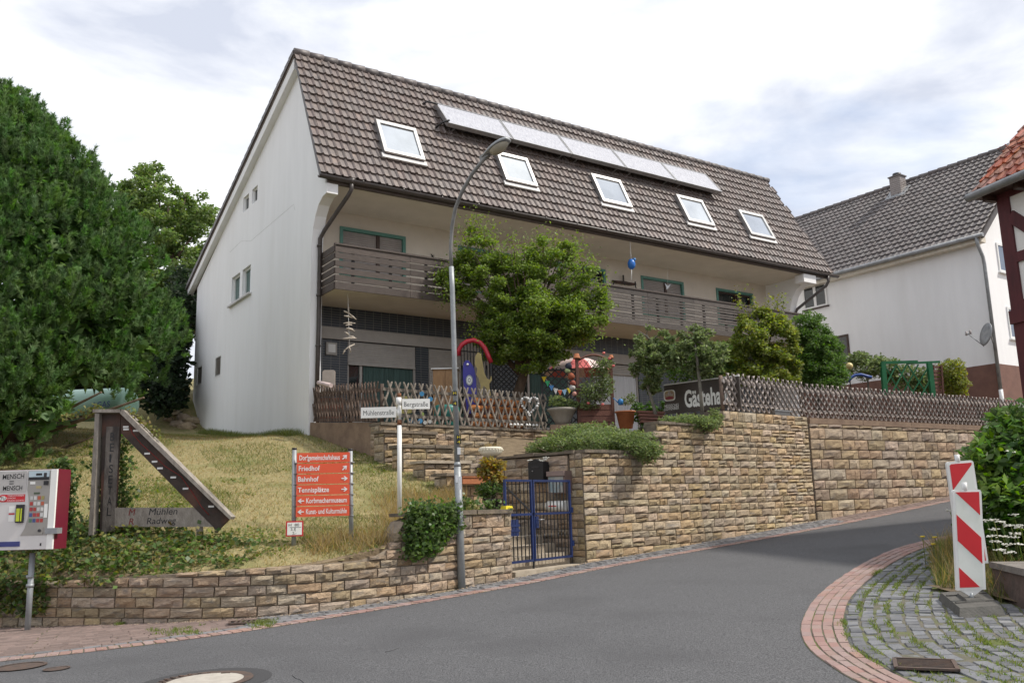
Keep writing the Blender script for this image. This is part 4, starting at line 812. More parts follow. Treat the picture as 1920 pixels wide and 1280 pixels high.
def blob_points(blobs, n, shell=0.55, rough=0.28, freq=1.3, gaps=0.0):
    vol = np.array([b[1][0] * b[1][1] * b[1][2] for b in blobs]) ** (2 / 3); k = rng.choice(len(blobs), n, p=vol / vol.sum())
    C = np.array([b[0] for b in blobs])[k]; Rr = np.array([b[1] for b in blobs])[k]
    d = unit(rng.normal(size=(n, 3))); ph = np.array([b[0][0] * 3.1 + b[0][2] * 1.7 for b in blobs])[k]
    lump = np.sin(d[:, 0] * 5 * freq + ph) * np.sin(d[:, 1] * 6 * freq + ph * 2) + np.sin(d[:, 2] * 7 * freq + ph * 1.3) * 0.7
    r = (rng.uniform(shell ** 3, 1, n) ** (1 / 3)) * (1 + rough * lump * 0.5); P_ = C + d * Rr * r[:, None]
    if gaps:
        q = P_ * 2.1 * freq; f = np.sin(q[:, 0] * 1.7 + 1) * np.sin(q[:, 1] * 1.9 + 2) * np.sin(q[:, 2] * 2.3) ; keep = f < 1 - gaps; P_ = P_[keep]; d = d[keep]
    return P_, d
def foliage(name, blobs, n, size, m, parent=None, **k):
    kk = {a: k.pop(a) for a in ('shell', 'rough', 'freq', 'gaps') if a in k}; P_, d = blob_points(blobs, n, **kk); out_ = k.pop('out', 0)
    V, Q_ = leaf_quads(P_, size, outward=d if out_ else None, **k); return mesh_obj(name, fast_mesh(name, V, Q_, m, rng.uniform(0, 1, len(Q_)), 4), parent)
def clump_crown(outline, Y, depth, n, rpx, shift=0.0):
    """many small leaf clumps filling a crown of the given silhouette, thinner towards its rim"""
    xs = [q[0] for q in outline]; ys = [q[1] for q in outline]; out_ = []; cx, cy = np.mean(xs), np.mean(ys); E = np.array(outline, float)
    while len(out_) < n:
        x_, y_ = random.uniform(min(xs), max(xs)), random.uniform(min(ys), max(ys))
        if not in_poly(x_, y_, outline): continue
        e = np.min(np.hypot(E[:, 0] - x_, E[:, 1] - y_)); f = min(1, e / (.35 * (max(xs) - min(xs)))); r_ = random.uniform(*rpx) * (.6 + .4 * f); dd = depth * math.sqrt(max(f, .05)) * random.uniform(-1, .8) + shift
        k = Y / F_PX; out_.append((at(x_, y_, Y + dd), (r_ * k, r_ * k, r_ * k * random.uniform(.55, .8))))
    return out_
def twigs(b, root, tips, r0=.05, r1=.008, bend=.25, n=6):
    for t in tips:
        a = np.array(root, float); e = np.array(t, float); mid = (a + e) / 2 + np.array([rng.normal() * .1, rng.normal() * .1, np.linalg.norm(e - a) * bend * rng.uniform(-.2, .6)])
        pts = [(1 - q) ** 2 * a + 2 * q * (1 - q) * mid + q * q * e for q in np.linspace(0, 1, n)]; b.tube(pts, [r0 + (r1 - r0) * q for q in np.linspace(0, 1, n)], 6)
    return b
M_BARK = mat('bark', (0.16, 0.115, 0.08), (0.09, 0.065, 0.045), rough=1, scale=9, stretch=(1, 1, .3), bump=.8, bscale=25)
M_BARKG = mat('grey_bark', (0.2, 0.185, 0.155), (0.12, 0.11, 0.09), rough=1, scale=9, bump=.6, bscale=25)
L_PINE = leaf_mat('pine_needles', (0.075, 0.155, 0.04), (0.12, 0.215, 0.055), vary=.35, hue=.015)
L_TREE = leaf_mat('light_tree_leaves', (0.12, 0.20, 0.045), (0.17, 0.24, 0.06))
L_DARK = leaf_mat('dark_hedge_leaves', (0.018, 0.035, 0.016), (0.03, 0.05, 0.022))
L_MAPLE = leaf_mat('maple_leaves', (0.14, 0.225, 0.028), (0.20, 0.275, 0.04), vary=.32, hue=.018)
L_APPLE = leaf_mat('espalier_leaves', (0.13, 0.185, 0.06), (0.19, 0.235, 0.095))
L_YELLOW = leaf_mat('yellow_leaves', (0.24, 0.26, 0.04), (0.16, 0.23, 0.035), hue=.025)
L_THUJA = leaf_mat('thuja_leaves', (0.075, 0.155, 0.026), (0.115, 0.20, 0.035))
L_COVER = leaf_mat('ground_cover_leaves', (0.135, 0.195, 0.06), (0.20, 0.25, 0.085))
L_IVY = leaf_mat('ivy_leaves', (0.065, 0.125, 0.03), (0.11, 0.17, 0.04), vary=.4, hue=.02, rough=.4)
L_IVYY = leaf_mat('pale_ivy_leaves', (0.15, 0.19, 0.04), (0.22, 0.19, 0.06), vary=.35, hue=.04)
L_LAUREL = leaf_mat('laurel_leaves', (0.055, 0.125, 0.02), (0.085, 0.165, 0.028), rough=.35)
L_LAUREL2 = leaf_mat('young_laurel_leaves', (0.12, 0.22, 0.03), (0.16, 0.26, 0.04), rough=.4)
L_ACER = leaf_mat('acer_leaves', (0.25, 0.25, 0.03), (0.32, 0.17, 0.03), hue=.04)
L_GOLD = leaf_mat('golden_privet_leaves', (0.26, 0.26, 0.03), (0.14, 0.19, 0.03), hue=.03)

# big pine on the left
pine = thing('pine_tree', 'large dense dark green pine filling the left edge', 'tree', (-11.0, 19.2, zl(-11, 19.2)))
PC = np.array([-11.65, 19.2]); PZ0, PZ1 = 2.55, 11.25
def pine_r(z, a):
    h = np.clip((z - PZ0) / (PZ1 - PZ0), 0, 1); base = np.interp(h, [0, .06, .16, .3, .42, .5, .63, .78, .885, .96, 1], [2.7, 3.1, 3.35, 3.65, 3.75, 3.6, 3.05, 2.2, 1.4, .7, .25])
    return base * (1 + .055 * np.sin(3 * a + z * 1.1) + .06 * np.sin(7 * a - z * 2.3) + .05 * np.sin(11 * a + z * 3.9))
NB = 330; bz = PZ0 + (PZ1 - PZ0 - .2) * rng.uniform(0, 1, NB); ba = rng.uniform(-math.pi, math.pi, NB); ba = np.where(rng.uniform(size=NB) < .7, -math.pi / 2 + .55 + rng.normal(size=NB) * .9, ba)
brd = np.maximum(pine_r(bz, ba) - .42 - rng.choice([0, .25], NB, p=[.7, .3]), .02); bough = np.c_[PC[0] + brd * np.cos(ba), PC[1] + brd * np.sin(ba), bz]; bsz = rng.uniform(.38, .66, NB)   # rounded bough ends
ok_ = ~((bough[:, 0] > -.50 * bough[:, 1]) & (bough[:, 2] < 1.75 + .133 * bough[:, 1])); bough, bsz, ba = bough[ok_], bsz[ok_], ba[ok_]; NB = len(bough); PER = 19; NT = NB * PER; bo_ = unit(np.c_[np.cos(ba), np.sin(ba), np.full(NB, .55)]); dd_ = unit(unit(rng.normal(size=(NB, PER, 3))) + bo_[:, None] * .9)
TP = (bough[:, None] + dd_ * bsz[:, None, None] * rng.uniform(.6, 1, (NB, PER, 1))).reshape(-1, 3); axis = unit(dd_.reshape(-1, 3) * .55 + np.array([0, 0, .9]) + rng.normal(size=(NT, 3)) * .18)
NN = 56; tl = rng.uniform(.13, .26, NT); tpos = rng.uniform(0, 1, (NT, NN)) ** .7; base = TP[:, None] + axis[:, None] * (tpos * tl[:, None])[..., None]
rd_ = unit(rng.normal(size=(NT, NN, 3))); rd_ -= (rd_ * axis[:, None]).sum(2, keepdims=True) * axis[:, None]; nd = unit(unit(rd_) * .85 + axis[:, None] * (.35 + .9 * tpos[..., None]))
ln = rng.uniform(.08, .125, (NT, NN, 1)); side_ = unit(np.cross(nd, rng.normal(size=(NT, NN, 3)))) * .0105
Vn = np.stack([base - side_, base + side_, base + nd * ln], 2).reshape(-1, 3); Fn = np.arange(len(Vn)).reshape(-1, 3)
mesh_obj('crown', fast_mesh('crown', Vn, Fn, L_PINE, np.repeat(rng.uniform(0, 1, NT), NN), 3), pine)
fz = PZ0 + (PZ1 - PZ0) * rng.uniform(.09, .95, 26000); fa = rng.uniform(-math.pi, math.pi, 26000); fr_ = np.maximum(pine_r(fz, fa) - rng.uniform(.6, 1.15, 26000), .05); fp_ = np.c_[PC[0] + fr_ * np.cos(fa), PC[1] + fr_ * np.sin(fa), fz]; fp_ = fp_[~((fp_[:, 0] > -.52 * fp_[:, 1]) & (fp_[:, 2] < 1.95 + .135 * fp_[:, 1]))]; V, Q_ = leaf_quads(fp_, .34, aspect=.45, up=.2); mesh_obj('inner_foliage', fast_mesh('inner_foliage', V, Q_, L_PINE, rng.uniform(0, 1, len(Q_)), 4), pine)
inner = MB()
for k in range(26):
    z = PZ0 + .3 + (PZ1 - PZ0 - 1.5) * k / 26; a = k * 2.4; r_ = float(pine_r(z + .5, a)) * .86; twigs(inner, (PC[0], PC[1], z - .3), [(PC[0] + r_ * math.cos(a), PC[1] + r_ * math.sin(a), z + .5)], .06, .015, .1)
inner.build('branchwork', M_BARK, pine)['kind'] = 'stuff'
MB().tube([(-11, 19.2, zl(-11, 19.2) - .2), (-10.95, 19.2, 5), (-11.05, 19.15, 8), (-11, 19.2, 10.6)], [.24, .2, .13, .03], 10).build('trunk', M_BARK, pine)
low = MB(); twigs(low, (-10.9, 19.1, 3.2), [at(190, 735, 17.6), at(270, 745, 17.8)], .06, .02, .05); low.build('low_branch', M_BARK, pine)
# tree and thicket behind
bt = thing('broadleaf_tree', 'light green broadleaf tree rising behind the pine and white gable', 'tree', (-14.0, 40, 8.6))
def pxblob(x, y, Y, rx, ry, rd=None):
    c = at(x, y, Y); k = Y / F_PX; return (c, (rx * k, rd if rd else rx * k, ry * k))
foliage('crown', clump_crown([(235, 340), (275, 305), (300, 312), (330, 345), (365, 355), (395, 378), (412, 410), (415, 470), (400, 540), (360, 600), (300, 620), (220, 600), (200, 450)], 40, 2.0, 190, (14, 30)), 52000, .17, L_TREE, bt, shell=.35, gaps=.12, rough=.4)
tb = MB(); tb.tube([(-14, 40, 8.3), at(320, 480, 40), at(315, 380, 40)], [.25, .15, .05], 8); twigs(tb, at(320, 500, 40), [at(260, 400, 40.5), at(380, 420, 39.6), at(350, 360, 40), at(290, 340, 40)], .09, .02); tb.build('trunk', M_BARK, bt)
hd = thing('dark_thicket', 'dark shaded thicket on the bank between the pine and the white gable', 'bush', (-12.6, 32.6, 6.8))
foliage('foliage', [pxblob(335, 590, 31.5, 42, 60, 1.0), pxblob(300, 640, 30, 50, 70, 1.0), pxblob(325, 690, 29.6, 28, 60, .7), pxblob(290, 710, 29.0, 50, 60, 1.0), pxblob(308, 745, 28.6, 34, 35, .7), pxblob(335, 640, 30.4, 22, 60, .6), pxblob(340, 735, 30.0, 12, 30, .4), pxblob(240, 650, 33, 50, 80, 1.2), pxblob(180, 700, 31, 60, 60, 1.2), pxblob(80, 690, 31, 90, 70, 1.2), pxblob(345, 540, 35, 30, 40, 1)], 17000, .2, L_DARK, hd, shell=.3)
tb = MB(); twigs(tb, (-12.6, 32.6, 6.4), [at(335, 600, 33), at(300, 640, 32.5), at(270, 650, 32.5)], .06, .02); tb.build('stem', M_BARK, hd)
# maple in front of the balcony
mx = hw(5.25, -1.7); maple = thing('maple_tree', 'bushy maple with dense green crown covering the middle of the balcony', 'tree', (mx[0], mx[1], 3.37))
YM = 22.4
MAPLE_O = [(893, 412), (915, 438), (935, 462), (960, 478), (985, 462), (1020, 448), (1060, 455), (1085, 462), (1072, 488), (1112, 500), (1128, 535), (1138, 575), (1128, 612), (1108, 635), (1075, 660), (1055, 682), (1028, 692), (1000, 708), (965, 692), (930, 685), (908, 672), (890, 645), (886, 618), (898, 590), (872, 568), (835, 545), (812, 538), (822, 518), (848, 505), (856, 482), (870, 462), (868, 435)]
mb_ = clump_crown(MAPLE_O, YM, 1.15, 250, (13, 25)) + clump_crown([(900, 590), (960, 560), (1060, 570), (1110, 600), (1075, 655), (1000, 705), (930, 685), (895, 640)], YM, .9, 60, (14, 24))
foliage('crown', mb_, 74000, .078, L_MAPLE, maple, shell=.15, rough=.5, freq=1.8, up=.7)
sp = MB(); tips = [at(x, y, YM + rng.uniform(-.6, .3)) for x, y in ((893, 405), (880, 420), (910, 425), (1020, 438), (1045, 442), (1085, 450), (1000, 445), (1112, 478), (815, 520), (830, 505), (1130, 520), (1140, 570), (960, 440), (870, 455))]
tips += [at(985 + (x_ - 985) * 1.06, 570 + (y_ - 570) * 1.05, YM + rng.uniform(-.7, .5)) for x_, y_ in MAPLE_O if y_ < 640]; cr_ = at(985, 640, YM + .3); twigs(sp, cr_, tips, .035, .006, .12, 7); twigs(sp, at(975, 700, 22.9), [at(930, 560, YM), at(1040, 560, YM), at(985, 520, YM), at(890, 600, YM), at(1090, 600, YM)], .09, .02, .1)
sp.tube([(mx[0] - .1, mx[1], 3.2), at(972, 735, 22.95), at(985, 690, 22.85), at(1003, 640, 22.6), at(1000, 590, YM)], [.17, .14, .12, .10, .05], 10); sp.build('trunk', M_BARK, maple)
PT = np.vstack([np.array(t) + rng.normal(size=(110, 3)) * np.array([.14, .14, .16]) + (np.array(cr_) - np.array(t)) * rng.uniform(0, .3, (110, 1)) ** 1.2 for t in tips]); V, Q_ = leaf_quads(PT, .075, up=.6); mesh_obj('young_shoots', fast_mesh('young_shoots', V, Q_, L_MAPLE, rng.uniform(0, 1, len(Q_)), 4), maple)
# espaliered fruit trees
def small_tree(name, label, base, trunk, blobs, n, size, m, bark=M_BARKG, tips=(), cat='tree', r=.05, **k):
    t = thing(name, label, cat, tuple(base)); b = MB(); b.tube([base] + list(trunk), [r] + [r * .8] * (len(trunk) - 1) + [r * .35], 8)
    if len(tips): twigs(b, trunk[-1] if len(trunk) else base, tips, r * .5, .006)
    b.build('trunk' if cat == 'tree' else 'stem', bark, t); foliage('crown' if cat == 'tree' else 'foliage', blobs, n, size, m, t, **k); return t
Yf = 20.6
small_tree('fruit_tree', 'thin leaning fruit tree left of the brown guest house board', at(1235, 800, Yf), [at(1225, 760, Yf), at(1215, 725, Yf), at(1222, 690, Yf), at(1222, 640, Yf)], clump_crown([(1190, 625), (1215, 612), (1250, 620), (1268, 650), (1255, 690), (1240, 725), (1225, 740), (1205, 728), (1188, 700), (1182, 660)], Yf, .5, 75, (7, 14)), 5200, .085, L_APPLE, gaps=.35, shell=.2, tips=[at(1195, 620, Yf), at(1250, 625, Yf), at(1225, 610, Yf)])
small_tree('fruit_tree', 'thin straight fruit tree growing before the white board lettering', at(1318, 790, 20.0), [at(1314, 740, 20), at(1309, 690, 20), at(1303, 640, 20)], clump_crown([(1258, 640), (1280, 615), (1310, 605), (1340, 620), (1362, 655), (1355, 690), (1335, 705), (1300, 700), (1265, 705), (1250, 680)], 20.2, .5, 90, (8, 15)), 6800, .085, L_APPLE, gaps=.3, shell=.2, tips=[at(1270, 620, 20), at(1330, 625, 20), at(1300, 610, 20), at(1345, 660, 20)])
small_tree('hedge_bush', 'dark green bush behind the brown guest house board', (*at(1300, 745, 22.7)[:2], 3.37), [at(1300, 690, 22.5)], [pxblob(1290, 680, 22.8, 65, 40, .6), pxblob(1350, 675, 23, 40, 40, .6), pxblob(1375, 690, 22.6, 30, 30, .5)], 5000, .09, L_THUJA, cat='bush', shell=.3)
yb = at(1432, 712, 22.2); small_tree('yellow_shrub', 'yellow-green shrub with upright golden shoots above the right lattice fence', (yb[0], yb[1], 3.37), [at(1432, 690, 22.2), at(1430, 640, 22.2)], clump_crown([(1395, 590), (1420, 578), (1450, 585), (1480, 600), (1490, 640), (1500, 680), (1490, 722), (1370, 722), (1350, 690), (1358, 650), (1375, 625)], 22.2, .6, 170, (10, 18)), 20000, .085, L_YELLOW, cat='bush', gaps=.12, shell=.25, tips=[at(x, y, 22.2) for x, y in ((1385, 560), (1392, 575), (1412, 562), (1440, 572), (1460, 560), (1470, 565), (1420, 580))])
yt = bpy.data.objects['yellow_shrub']; PT = np.vstack([np.array(at(x, y, 22.2)) + rng.normal(size=(40, 3)) * np.array([.07, .08, .16]) for x, y in ((1385, 566), (1392, 580), (1412, 566), (1440, 578), (1460, 564), (1470, 570), (1420, 585))]); V, Q_ = leaf_quads(PT, .08); mesh_obj('golden_foliage', fast_mesh('golden_foliage', V, Q_, L_GOLD, rng.uniform(0, 1, len(Q_)), 4), yt)['kind'] = 'stuff'
tb_ = at(1530, 725, 23.6); small_tree('thuja_bush', 'dense dark green conifer bush right of the yellow shrub', (tb_[0], tb_[1], 3.37), [at(1530, 690, 23.6), at(1525, 620, 23.6)], clump_crown([(1500, 590), (1520, 580), (1540, 592), (1555, 615), (1575, 645), (1584, 685), (1580, 728), (1480, 728), (1478, 680), (1485, 640), (1488, 610)], 23.6, .7, 230, (10, 17)), 30000, .08, L_THUJA, cat='bush', shell=.35, up=.1, aspect=.4)
small_tree('garden_shrub', 'light green shrub beside the yellow ball lamp', (*at(1625, 705, 26)[:2], 3.37), [at(1625, 690, 26)], [pxblob(1622, 690, 26, 30, 22, .5), pxblob(1610, 672, 26, 20, 14, .4), pxblob(1645, 680, 26, 14, 14, .4)], 1800, .10, L_APPLE, cat='bush', gaps=.25)
small_tree('golden_privet', 'rounded golden-green privet right of the brown slatted panel', (*at(1787, 735, 26.5)[:2], 3.37), [at(1785, 720, 26.5)], [pxblob(1783, 700, 26.5, 26, 30, .5), pxblob(1790, 720, 26.4, 24, 24, .5)], 3600, .08, L_GOLD, cat='bush', shell=.4)
small_tree('climbing_plant', 'leafy climber growing through the green trellis', (*at(1700, 735, 26.6)[:2], 3.37), [at(1700, 700, 26.6)], [pxblob(1700, 705, 26.8, 45, 22, .35), pxblob(1730, 720, 26.8, 25, 18, .35), pxblob(1665, 690, 26.8, 22, 20, .35)], 2600, .10, L_APPLE, cat='plant', gaps=.1)
# low evergreen ground cover on the walls
def cover(name, label, pts, n, size, m, hang=0.0):
    t = thing(name, label, 'shrub', tuple(pts[0][0])); foliage('foliage', pts, n, size, m, t, shell=.45, rough=.35, aspect=.5); b = MB()
    for c, r_ in pts: twigs(b, (c[0], c[1], c[2] - r_[2]), [np.array(c) + rng.normal(size=3) * np.array(r_) * .6 for _ in range(7)], .012, .004)
    b.build('twig_mass', M_BARK, t)['kind'] = 'stuff'; return t
cover('ground_cover', 'low spreading evergreen shrub spilling over the corner of the tall wall', [pxblob(1115, 832, 17.6, 60, 24, .55), pxblob(1050, 835, 18.2, 45, 22, .55), pxblob(1175, 832, 17.6, 55, 26, .5), pxblob(1215, 845, 17.25, 28, 20, .3), pxblob(1100, 812, 18.4, 70, 18, .5), pxblob(1010, 843, 18.3, 25, 14, .35)], 15000, .06, L_COVER)
cover('ground_cover', 'small low evergreen shrub on the middle wall step below the brown board', [pxblob(1285, 792, 18.9, 45, 16, .45), pxblob(1320, 795, 18.9, 28, 14, .35), pxblob(1255, 795, 18.8, 25, 13, .35), pxblob(1340, 785, 19.3, 14, 18, .25)], 5500, .06, L_COVER)
# ivy: bank on the left, pier, wooden sign
def ivy_on(name, label, pts, n, size, m, cat='ivy', up=.2, spread=.06, m2=None, f2=.0):
    """leaves scattered along surface points (x, y, z, radius)"""
    pts = np.asarray(pts, float); k = rng.integers(0, len(pts), n); P_ = pts[k, :3] + rng.normal(size=(n, 3)) * pts[k, 3:4] * np.array([1, .6, .8]); t = thing(name, label, cat, tuple(pts[0, :3])); j = int(n * (1 - f2))
    V, Q_ = leaf_quads(P_[:j], size, aspect=.85, up=up); mesh_obj('foliage', fast_mesh('foliage', V, Q_, m, rng.uniform(0, 1, len(Q_)), 4), t)
    if f2: V, Q_ = leaf_quads(P_[j:], size, aspect=.85, up=up); mesh_obj('faded_leaves', fast_mesh('faded_leaves', V, Q_, m2, rng.uniform(0, 1, len(Q_)), 4), t)
    b = MB()
    for _ in range(14):
        i = rng.integers(0, len(pts)); q = pts[np.argsort(np.linalg.norm(pts[:, :3] - pts[i, :3], axis=1))[:6], :3]; b.tube([tuple(p) for p in q[np.argsort(q[:, 0])]], .006, 5)
    b.build('ivy_stem', M_BARK, t)['kind'] = 'stuff'; return t
bank = []
for x in np.arange(-8.2, -3.6, .16):
    yw = float(np.interp(x, WALL_L[:, 0], WALL_L[:, 1])) + .15
    for k in np.arange(0, 1.15, .14):
        if x > -4.6 and k < .2 and random.random() < .5: continue
        if x > -5.0 and random.random() < (x + 5.0) * .55: continue
        bank.append((x, yw + k, zl(x, yw + k) + .05, .08))
    if x < -6.55:
        for z in np.arange(.35, .8, .1): bank.append((x, yw - .22, z, .05))
    elif x < -5.2 and random.random() < .8: bank.append((x, yw - .16, .72, .06))
ivy_on('ivy_bank', 'ivy and bramble covering the bank above the low road wall', bank, 7000, .075, L_IVY, m2=L_IVYY, f2=.4, up=.8)
pv = []
for px_ in np.arange(770, 860, 5):
    for py_ in np.arange(950, 1045, 6):
        lo = np.interp(px_, [765, 790, 815, 858], [1040, 1045, 1030, 985])
        if py_ < lo:
            x = at(px_, py_, 14.0)[0]; yw = float(np.interp(x, WALL_L[:, 0], WALL_L[:, 1])); p = at(px_, py_, yw - .06); pv.append((*p, .06))
for px_ in np.arange(780, 940, 7): p = at(px_, rng.uniform(940, 960), 14.6); pv.append((p[0], p[1], max(p[2], 1.5), .07))
ivy_on('ivy', 'dark ivy hanging over the left end of the pier beside the lamp', pv, 4200, .062, L_IVY, up=.1)
iv = [(*at(x, y, 13.45), .06) for x, y in [(188 + rng.normal() * 5, yy) for yy in np.arange(815, 1000, 5)] + [(232 + rng.normal() * 6, yy) for yy in np.arange(825, 960, 5)] + [(225, 1000), (200, 1005), (240, 990)]]
ivy_on('ivy', 'ivy climbing both sides of the upright wooden board', iv, 1500, .06, L_IVY, m2=L_IVYY, f2=.2)
iv = [(*at(x, y, 13.3), .035) for x, y in [(165 + k * 3.2, 769 + 6 * math.sin(k)) for k in range(8)] + [(238 + k * 4.2, 768 + k * 3.3) for k in range(16)] + [(120 + k * 6, 782 - k * 1.5) for k in range(10)]]
ivy_on('ivy', 'pale ivy shoots trailing over the top of the wooden sign', iv, 260, .055, L_IVYY)
iv = [(*at(x, y, 12.5), .05) for x, y in [(128 + rng.normal() * 5, yy) for yy in np.arange(880, 1010, 4)] + [(125 - k * 2, 872) for k in range(12)]]
ivy_on('ivy', 'ivy creeping up the red side of the vending machine', iv, 900, .06, L_IVY, m2=L_IVYY, f2=.15)
# laurel and wild flowers on the right
la = at(1890, 1045, 11.6); lt = thing('laurel_bush', 'glossy green laurel at the right edge behind the warning boards', 'bush', (la[0], la[1], zr(*la[:2]) + .05))
foliage('foliage', [pxblob(1890, 880, 11.6, 65, 85, .6), pxblob(1935, 850, 11.8, 70, 100, .7), pxblob(1880, 970, 11.5, 60, 75, .6), pxblob(1940, 980, 11.6, 70, 90, .7), pxblob(1915, 820, 11.9, 45, 50, .4)], 5600, .16, L_LAUREL, lt, shell=.4, aspect=.42, up=.5)
foliage('young_foliage', [pxblob(1850, 865, 11.5, 34, 45, .3), pxblob(1895, 810, 11.7, 34, 38, .3), pxblob(1830, 855, 11.5, 14, 16, .2), pxblob(1875, 920, 11.1, 32, 30, .25)], 520, .15, L_LAUREL2, lt, shell=.6, aspect=.4, up=.5)
b = MB(); twigs(b, la, [at(1850, 870, 11.5), at(1900, 810, 11.7), at(1940, 840, 11.8), at(1880, 940, 11.4), at(1920, 900, 11.6), at(1840, 860, 11.5)], .03, .008); b.build('stem', M_BARK, lt)

# grass, weeds
M_STRAW = leaf_mat('dry_grass', (0.36, 0.26, 0.10), (0.26, 0.20, 0.075), vary=.35); M_GRASS = leaf_mat('green_grass', (0.11, 0.15, 0.03), (0.17, 0.19, 0.05), vary=.35, hue=.02); M_WEED = leaf_mat('weed_leaves', (0.10, 0.17, 0.03), (0.19, 0.21, 0.04), vary=.3, hue=.02)
def blades(P_, h, w, lean=.5):
    n = len(P_); a = rng.uniform(0, 2 * math.pi, n); hh = h * rng.uniform(.5, 1.3, n); sd = np.c_[np.cos(a), np.sin(a), np.zeros(n)] * (w / 2); ld = rng.normal(size=(n, 3)) * np.array([lean, lean, 0]); tip = P_ + np.c_[ld[:, 0] * hh, ld[:, 1] * hh, hh]
    return np.stack([P_ - sd, P_ + sd, tip], 1).reshape(-1, 3), np.arange(3 * n).reshape(-1, 3)
def lawn_points(n, xr, yr, dens=None):
    out_ = []
    while len(out_) < n:
        x = random.uniform(*xr); y = random.uniform(*yr)
        if random.random() > min(1, (15.0 / y) ** 1.5): continue
        if in_poly(x, y, LAWN_EDGE) and (dens is None or random.random() < dens(x, y)): out_.append((x, y))
    return out_
GX = np.arange(-30, 1, .25); GY = np.arange(11.5, 46.5, .25); GZ = np.array([[zl(x, y) for y in GY] for x in GX])
def zlf(P_):
    P_ = np.asarray(P_); fx = (P_[:, 0] - GX[0]) / .25; fy = (P_[:, 1] - GY[0]) / .25; i = np.clip(fx.astype(int), 0, len(GX) - 2); j = np.clip(fy.astype(int), 0, len(GY) - 2); a = fx - i; b = fy - j
    return GZ[i, j] * (1 - a) * (1 - b) + GZ[i + 1, j] * a * (1 - b) + GZ[i, j + 1] * (1 - a) * b + GZ[i + 1, j + 1] * a * b
def grass(name, pts, h, w, m, lean=.5):
    P_ = np.asarray(pts); P_ = np.c_[P_, zlf(P_) - .01]; V, Fq = blades(P_, h, w, lean); return struct(mesh_obj(name, fast_mesh(name, V, Fq, m, rng.uniform(0, 1, len(Fq)), 3)), 'stuff', None)
green = lambda x, y: .12 + .88 * (math.sin(x * 1.3 + y * .8) * math.sin(y * .9 - x * .4 + 1) > .15 or (y - (21.5 - 1.474 * (x + 5.06))) ** 2 < .4)
tag(grass('dry_grass', lawn_points(62000, (-14, .1), (12, 27)), .058, .011, M_STRAW, .9), 'dry straw-coloured grass on the sloping lawn', 'grass')
tag(grass('green_grass', lawn_points(42000, (-14, .1), (12, 30), green), .07, .012, M_GRASS, .6), 'patches of green grass on the sloping lawn', 'grass')
tall = [(x + rng.normal() * .12, y + rng.normal() * .12) for x, y in [hit(px_, py_, zl, 10, 40, 300)[:2] for px_, py_ in [(790 + rng.uniform(-70, 60), 960 + rng.uniform(-35, 35)) for _ in range(160)] + [(640 + rng.uniform(-60, 120), 1020 + rng.uniform(-15, 15)) for _ in range(70)] + [(860 + rng.uniform(-30, 60), 915 + rng.uniform(-20, 20)) for _ in range(60)]] for _ in range(30)]
tall = [p for p in tall if in_poly(p[0], p[1], LAWN_EDGE)]
tag(grass('tall_dry_grass', tall[::2], .22, .012, M_STRAW, .55), 'tall bleached grass around the street sign post and pier', 'grass')
gf = [tuple(hw(-rng.uniform(.05, .5), rng.uniform(.1, 8.5))) for _ in range(4500)]
tag(grass('wall_foot_grass', gf, .17, .014, M_GRASS, .35), 'green grass along the foot of the white gable wall', 'grass')
def ground_stuff(name, pts, h, w, m, label, lean=.6):
    P_ = np.array([(x, y, zr(x, y) + .005) for x, y in pts]); V, Fq = blades(P_, h, w, lean); o = mesh_obj(name, fast_mesh(name, V, Fq, m, rng.uniform(0, 1, len(Fq)), 3)); struct(o, 'stuff', label); o['category'] = 'weeds'; return o
wl = []
while len(wl) < 9000:
    cx_, cy_ = random.uniform(-10, -.5), random.uniform(12.6, 20)
    if math.sin(cx_ * 1.1 + 2) * math.sin(cy_ * .9) < .1: continue
    for _ in range(60): wl.append((cx_ + rng.normal() * .16, cy_ + rng.normal() * .16))
wl = np.array([p for p in wl if in_poly(p[0], p[1], LAWN_EDGE)]); V, Q_ = leaf_quads(np.c_[wl, zlf(wl) + .01], .05, aspect=.7, up=1.5); o = struct(mesh_obj('lawn_weeds', fast_mesh('lawn_weeds', V, Q_, M_WEED, rng.uniform(0, 1, len(Q_)), 4)), 'stuff', 'low green clover and weeds in the dry lawn'); o['category'] = 'weeds'
wd = []
for _ in range(420):
    s_ = rng.uniform(2, Lb[-1]); p = path_at(ARC_I, Lb, s_); q = path_at(ARC_I, Lb, min(s_ + .1, Lb[-1])); t = (q - p) / (np.linalg.norm(q - p) + 1e-9); n = np.array([-t[1], t[0]]); c = p + n * .135 * rng.integers(0, 22)
    if not in_poly(c[0], c[1], BED): wd += [(c[0] + t[0] * g_ + rng.normal() * .02, c[1] + t[1] * g_ + rng.normal() * .02) for g_ in rng.normal(size=42) * .13]
ground_stuff('joint_weeds', wd, .035, .012, M_WEED, 'small weeds and moss growing in the joints of the cobbles')
ground_stuff('kerb_weeds', [(p[0] + rng.normal() * .03, p[1] + rng.normal() * .03) for p in [onroad(490 + rng.normal() * 14, 1106 + 66 + rng.normal() * 4) for _ in range(30)] + [onroad(340 + rng.normal() * 26, 1186 + rng.normal() * 4) for _ in range(30)] + [onroad(225, 1172) for _ in range(10)] for _ in range(14)], .045, .012, M_WEED, 'weeds in the footway joints below the low road wall')
bw_ = [(x, y) for x, y in [(rng.uniform(4.7, 8.0), rng.uniform(9.6, 14.6)) for _ in range(9000)] if in_poly(x, y, BED)]
ground_stuff('bed_weeds', bw_, .26, .014, M_GRASS, 'long grass and weeds around the stone block and warning boards', .45)
ground_stuff('bed_straw', bw_[:2600], .38, .011, M_STRAW, 'dry stalks among the weeds by the stone block', .35)
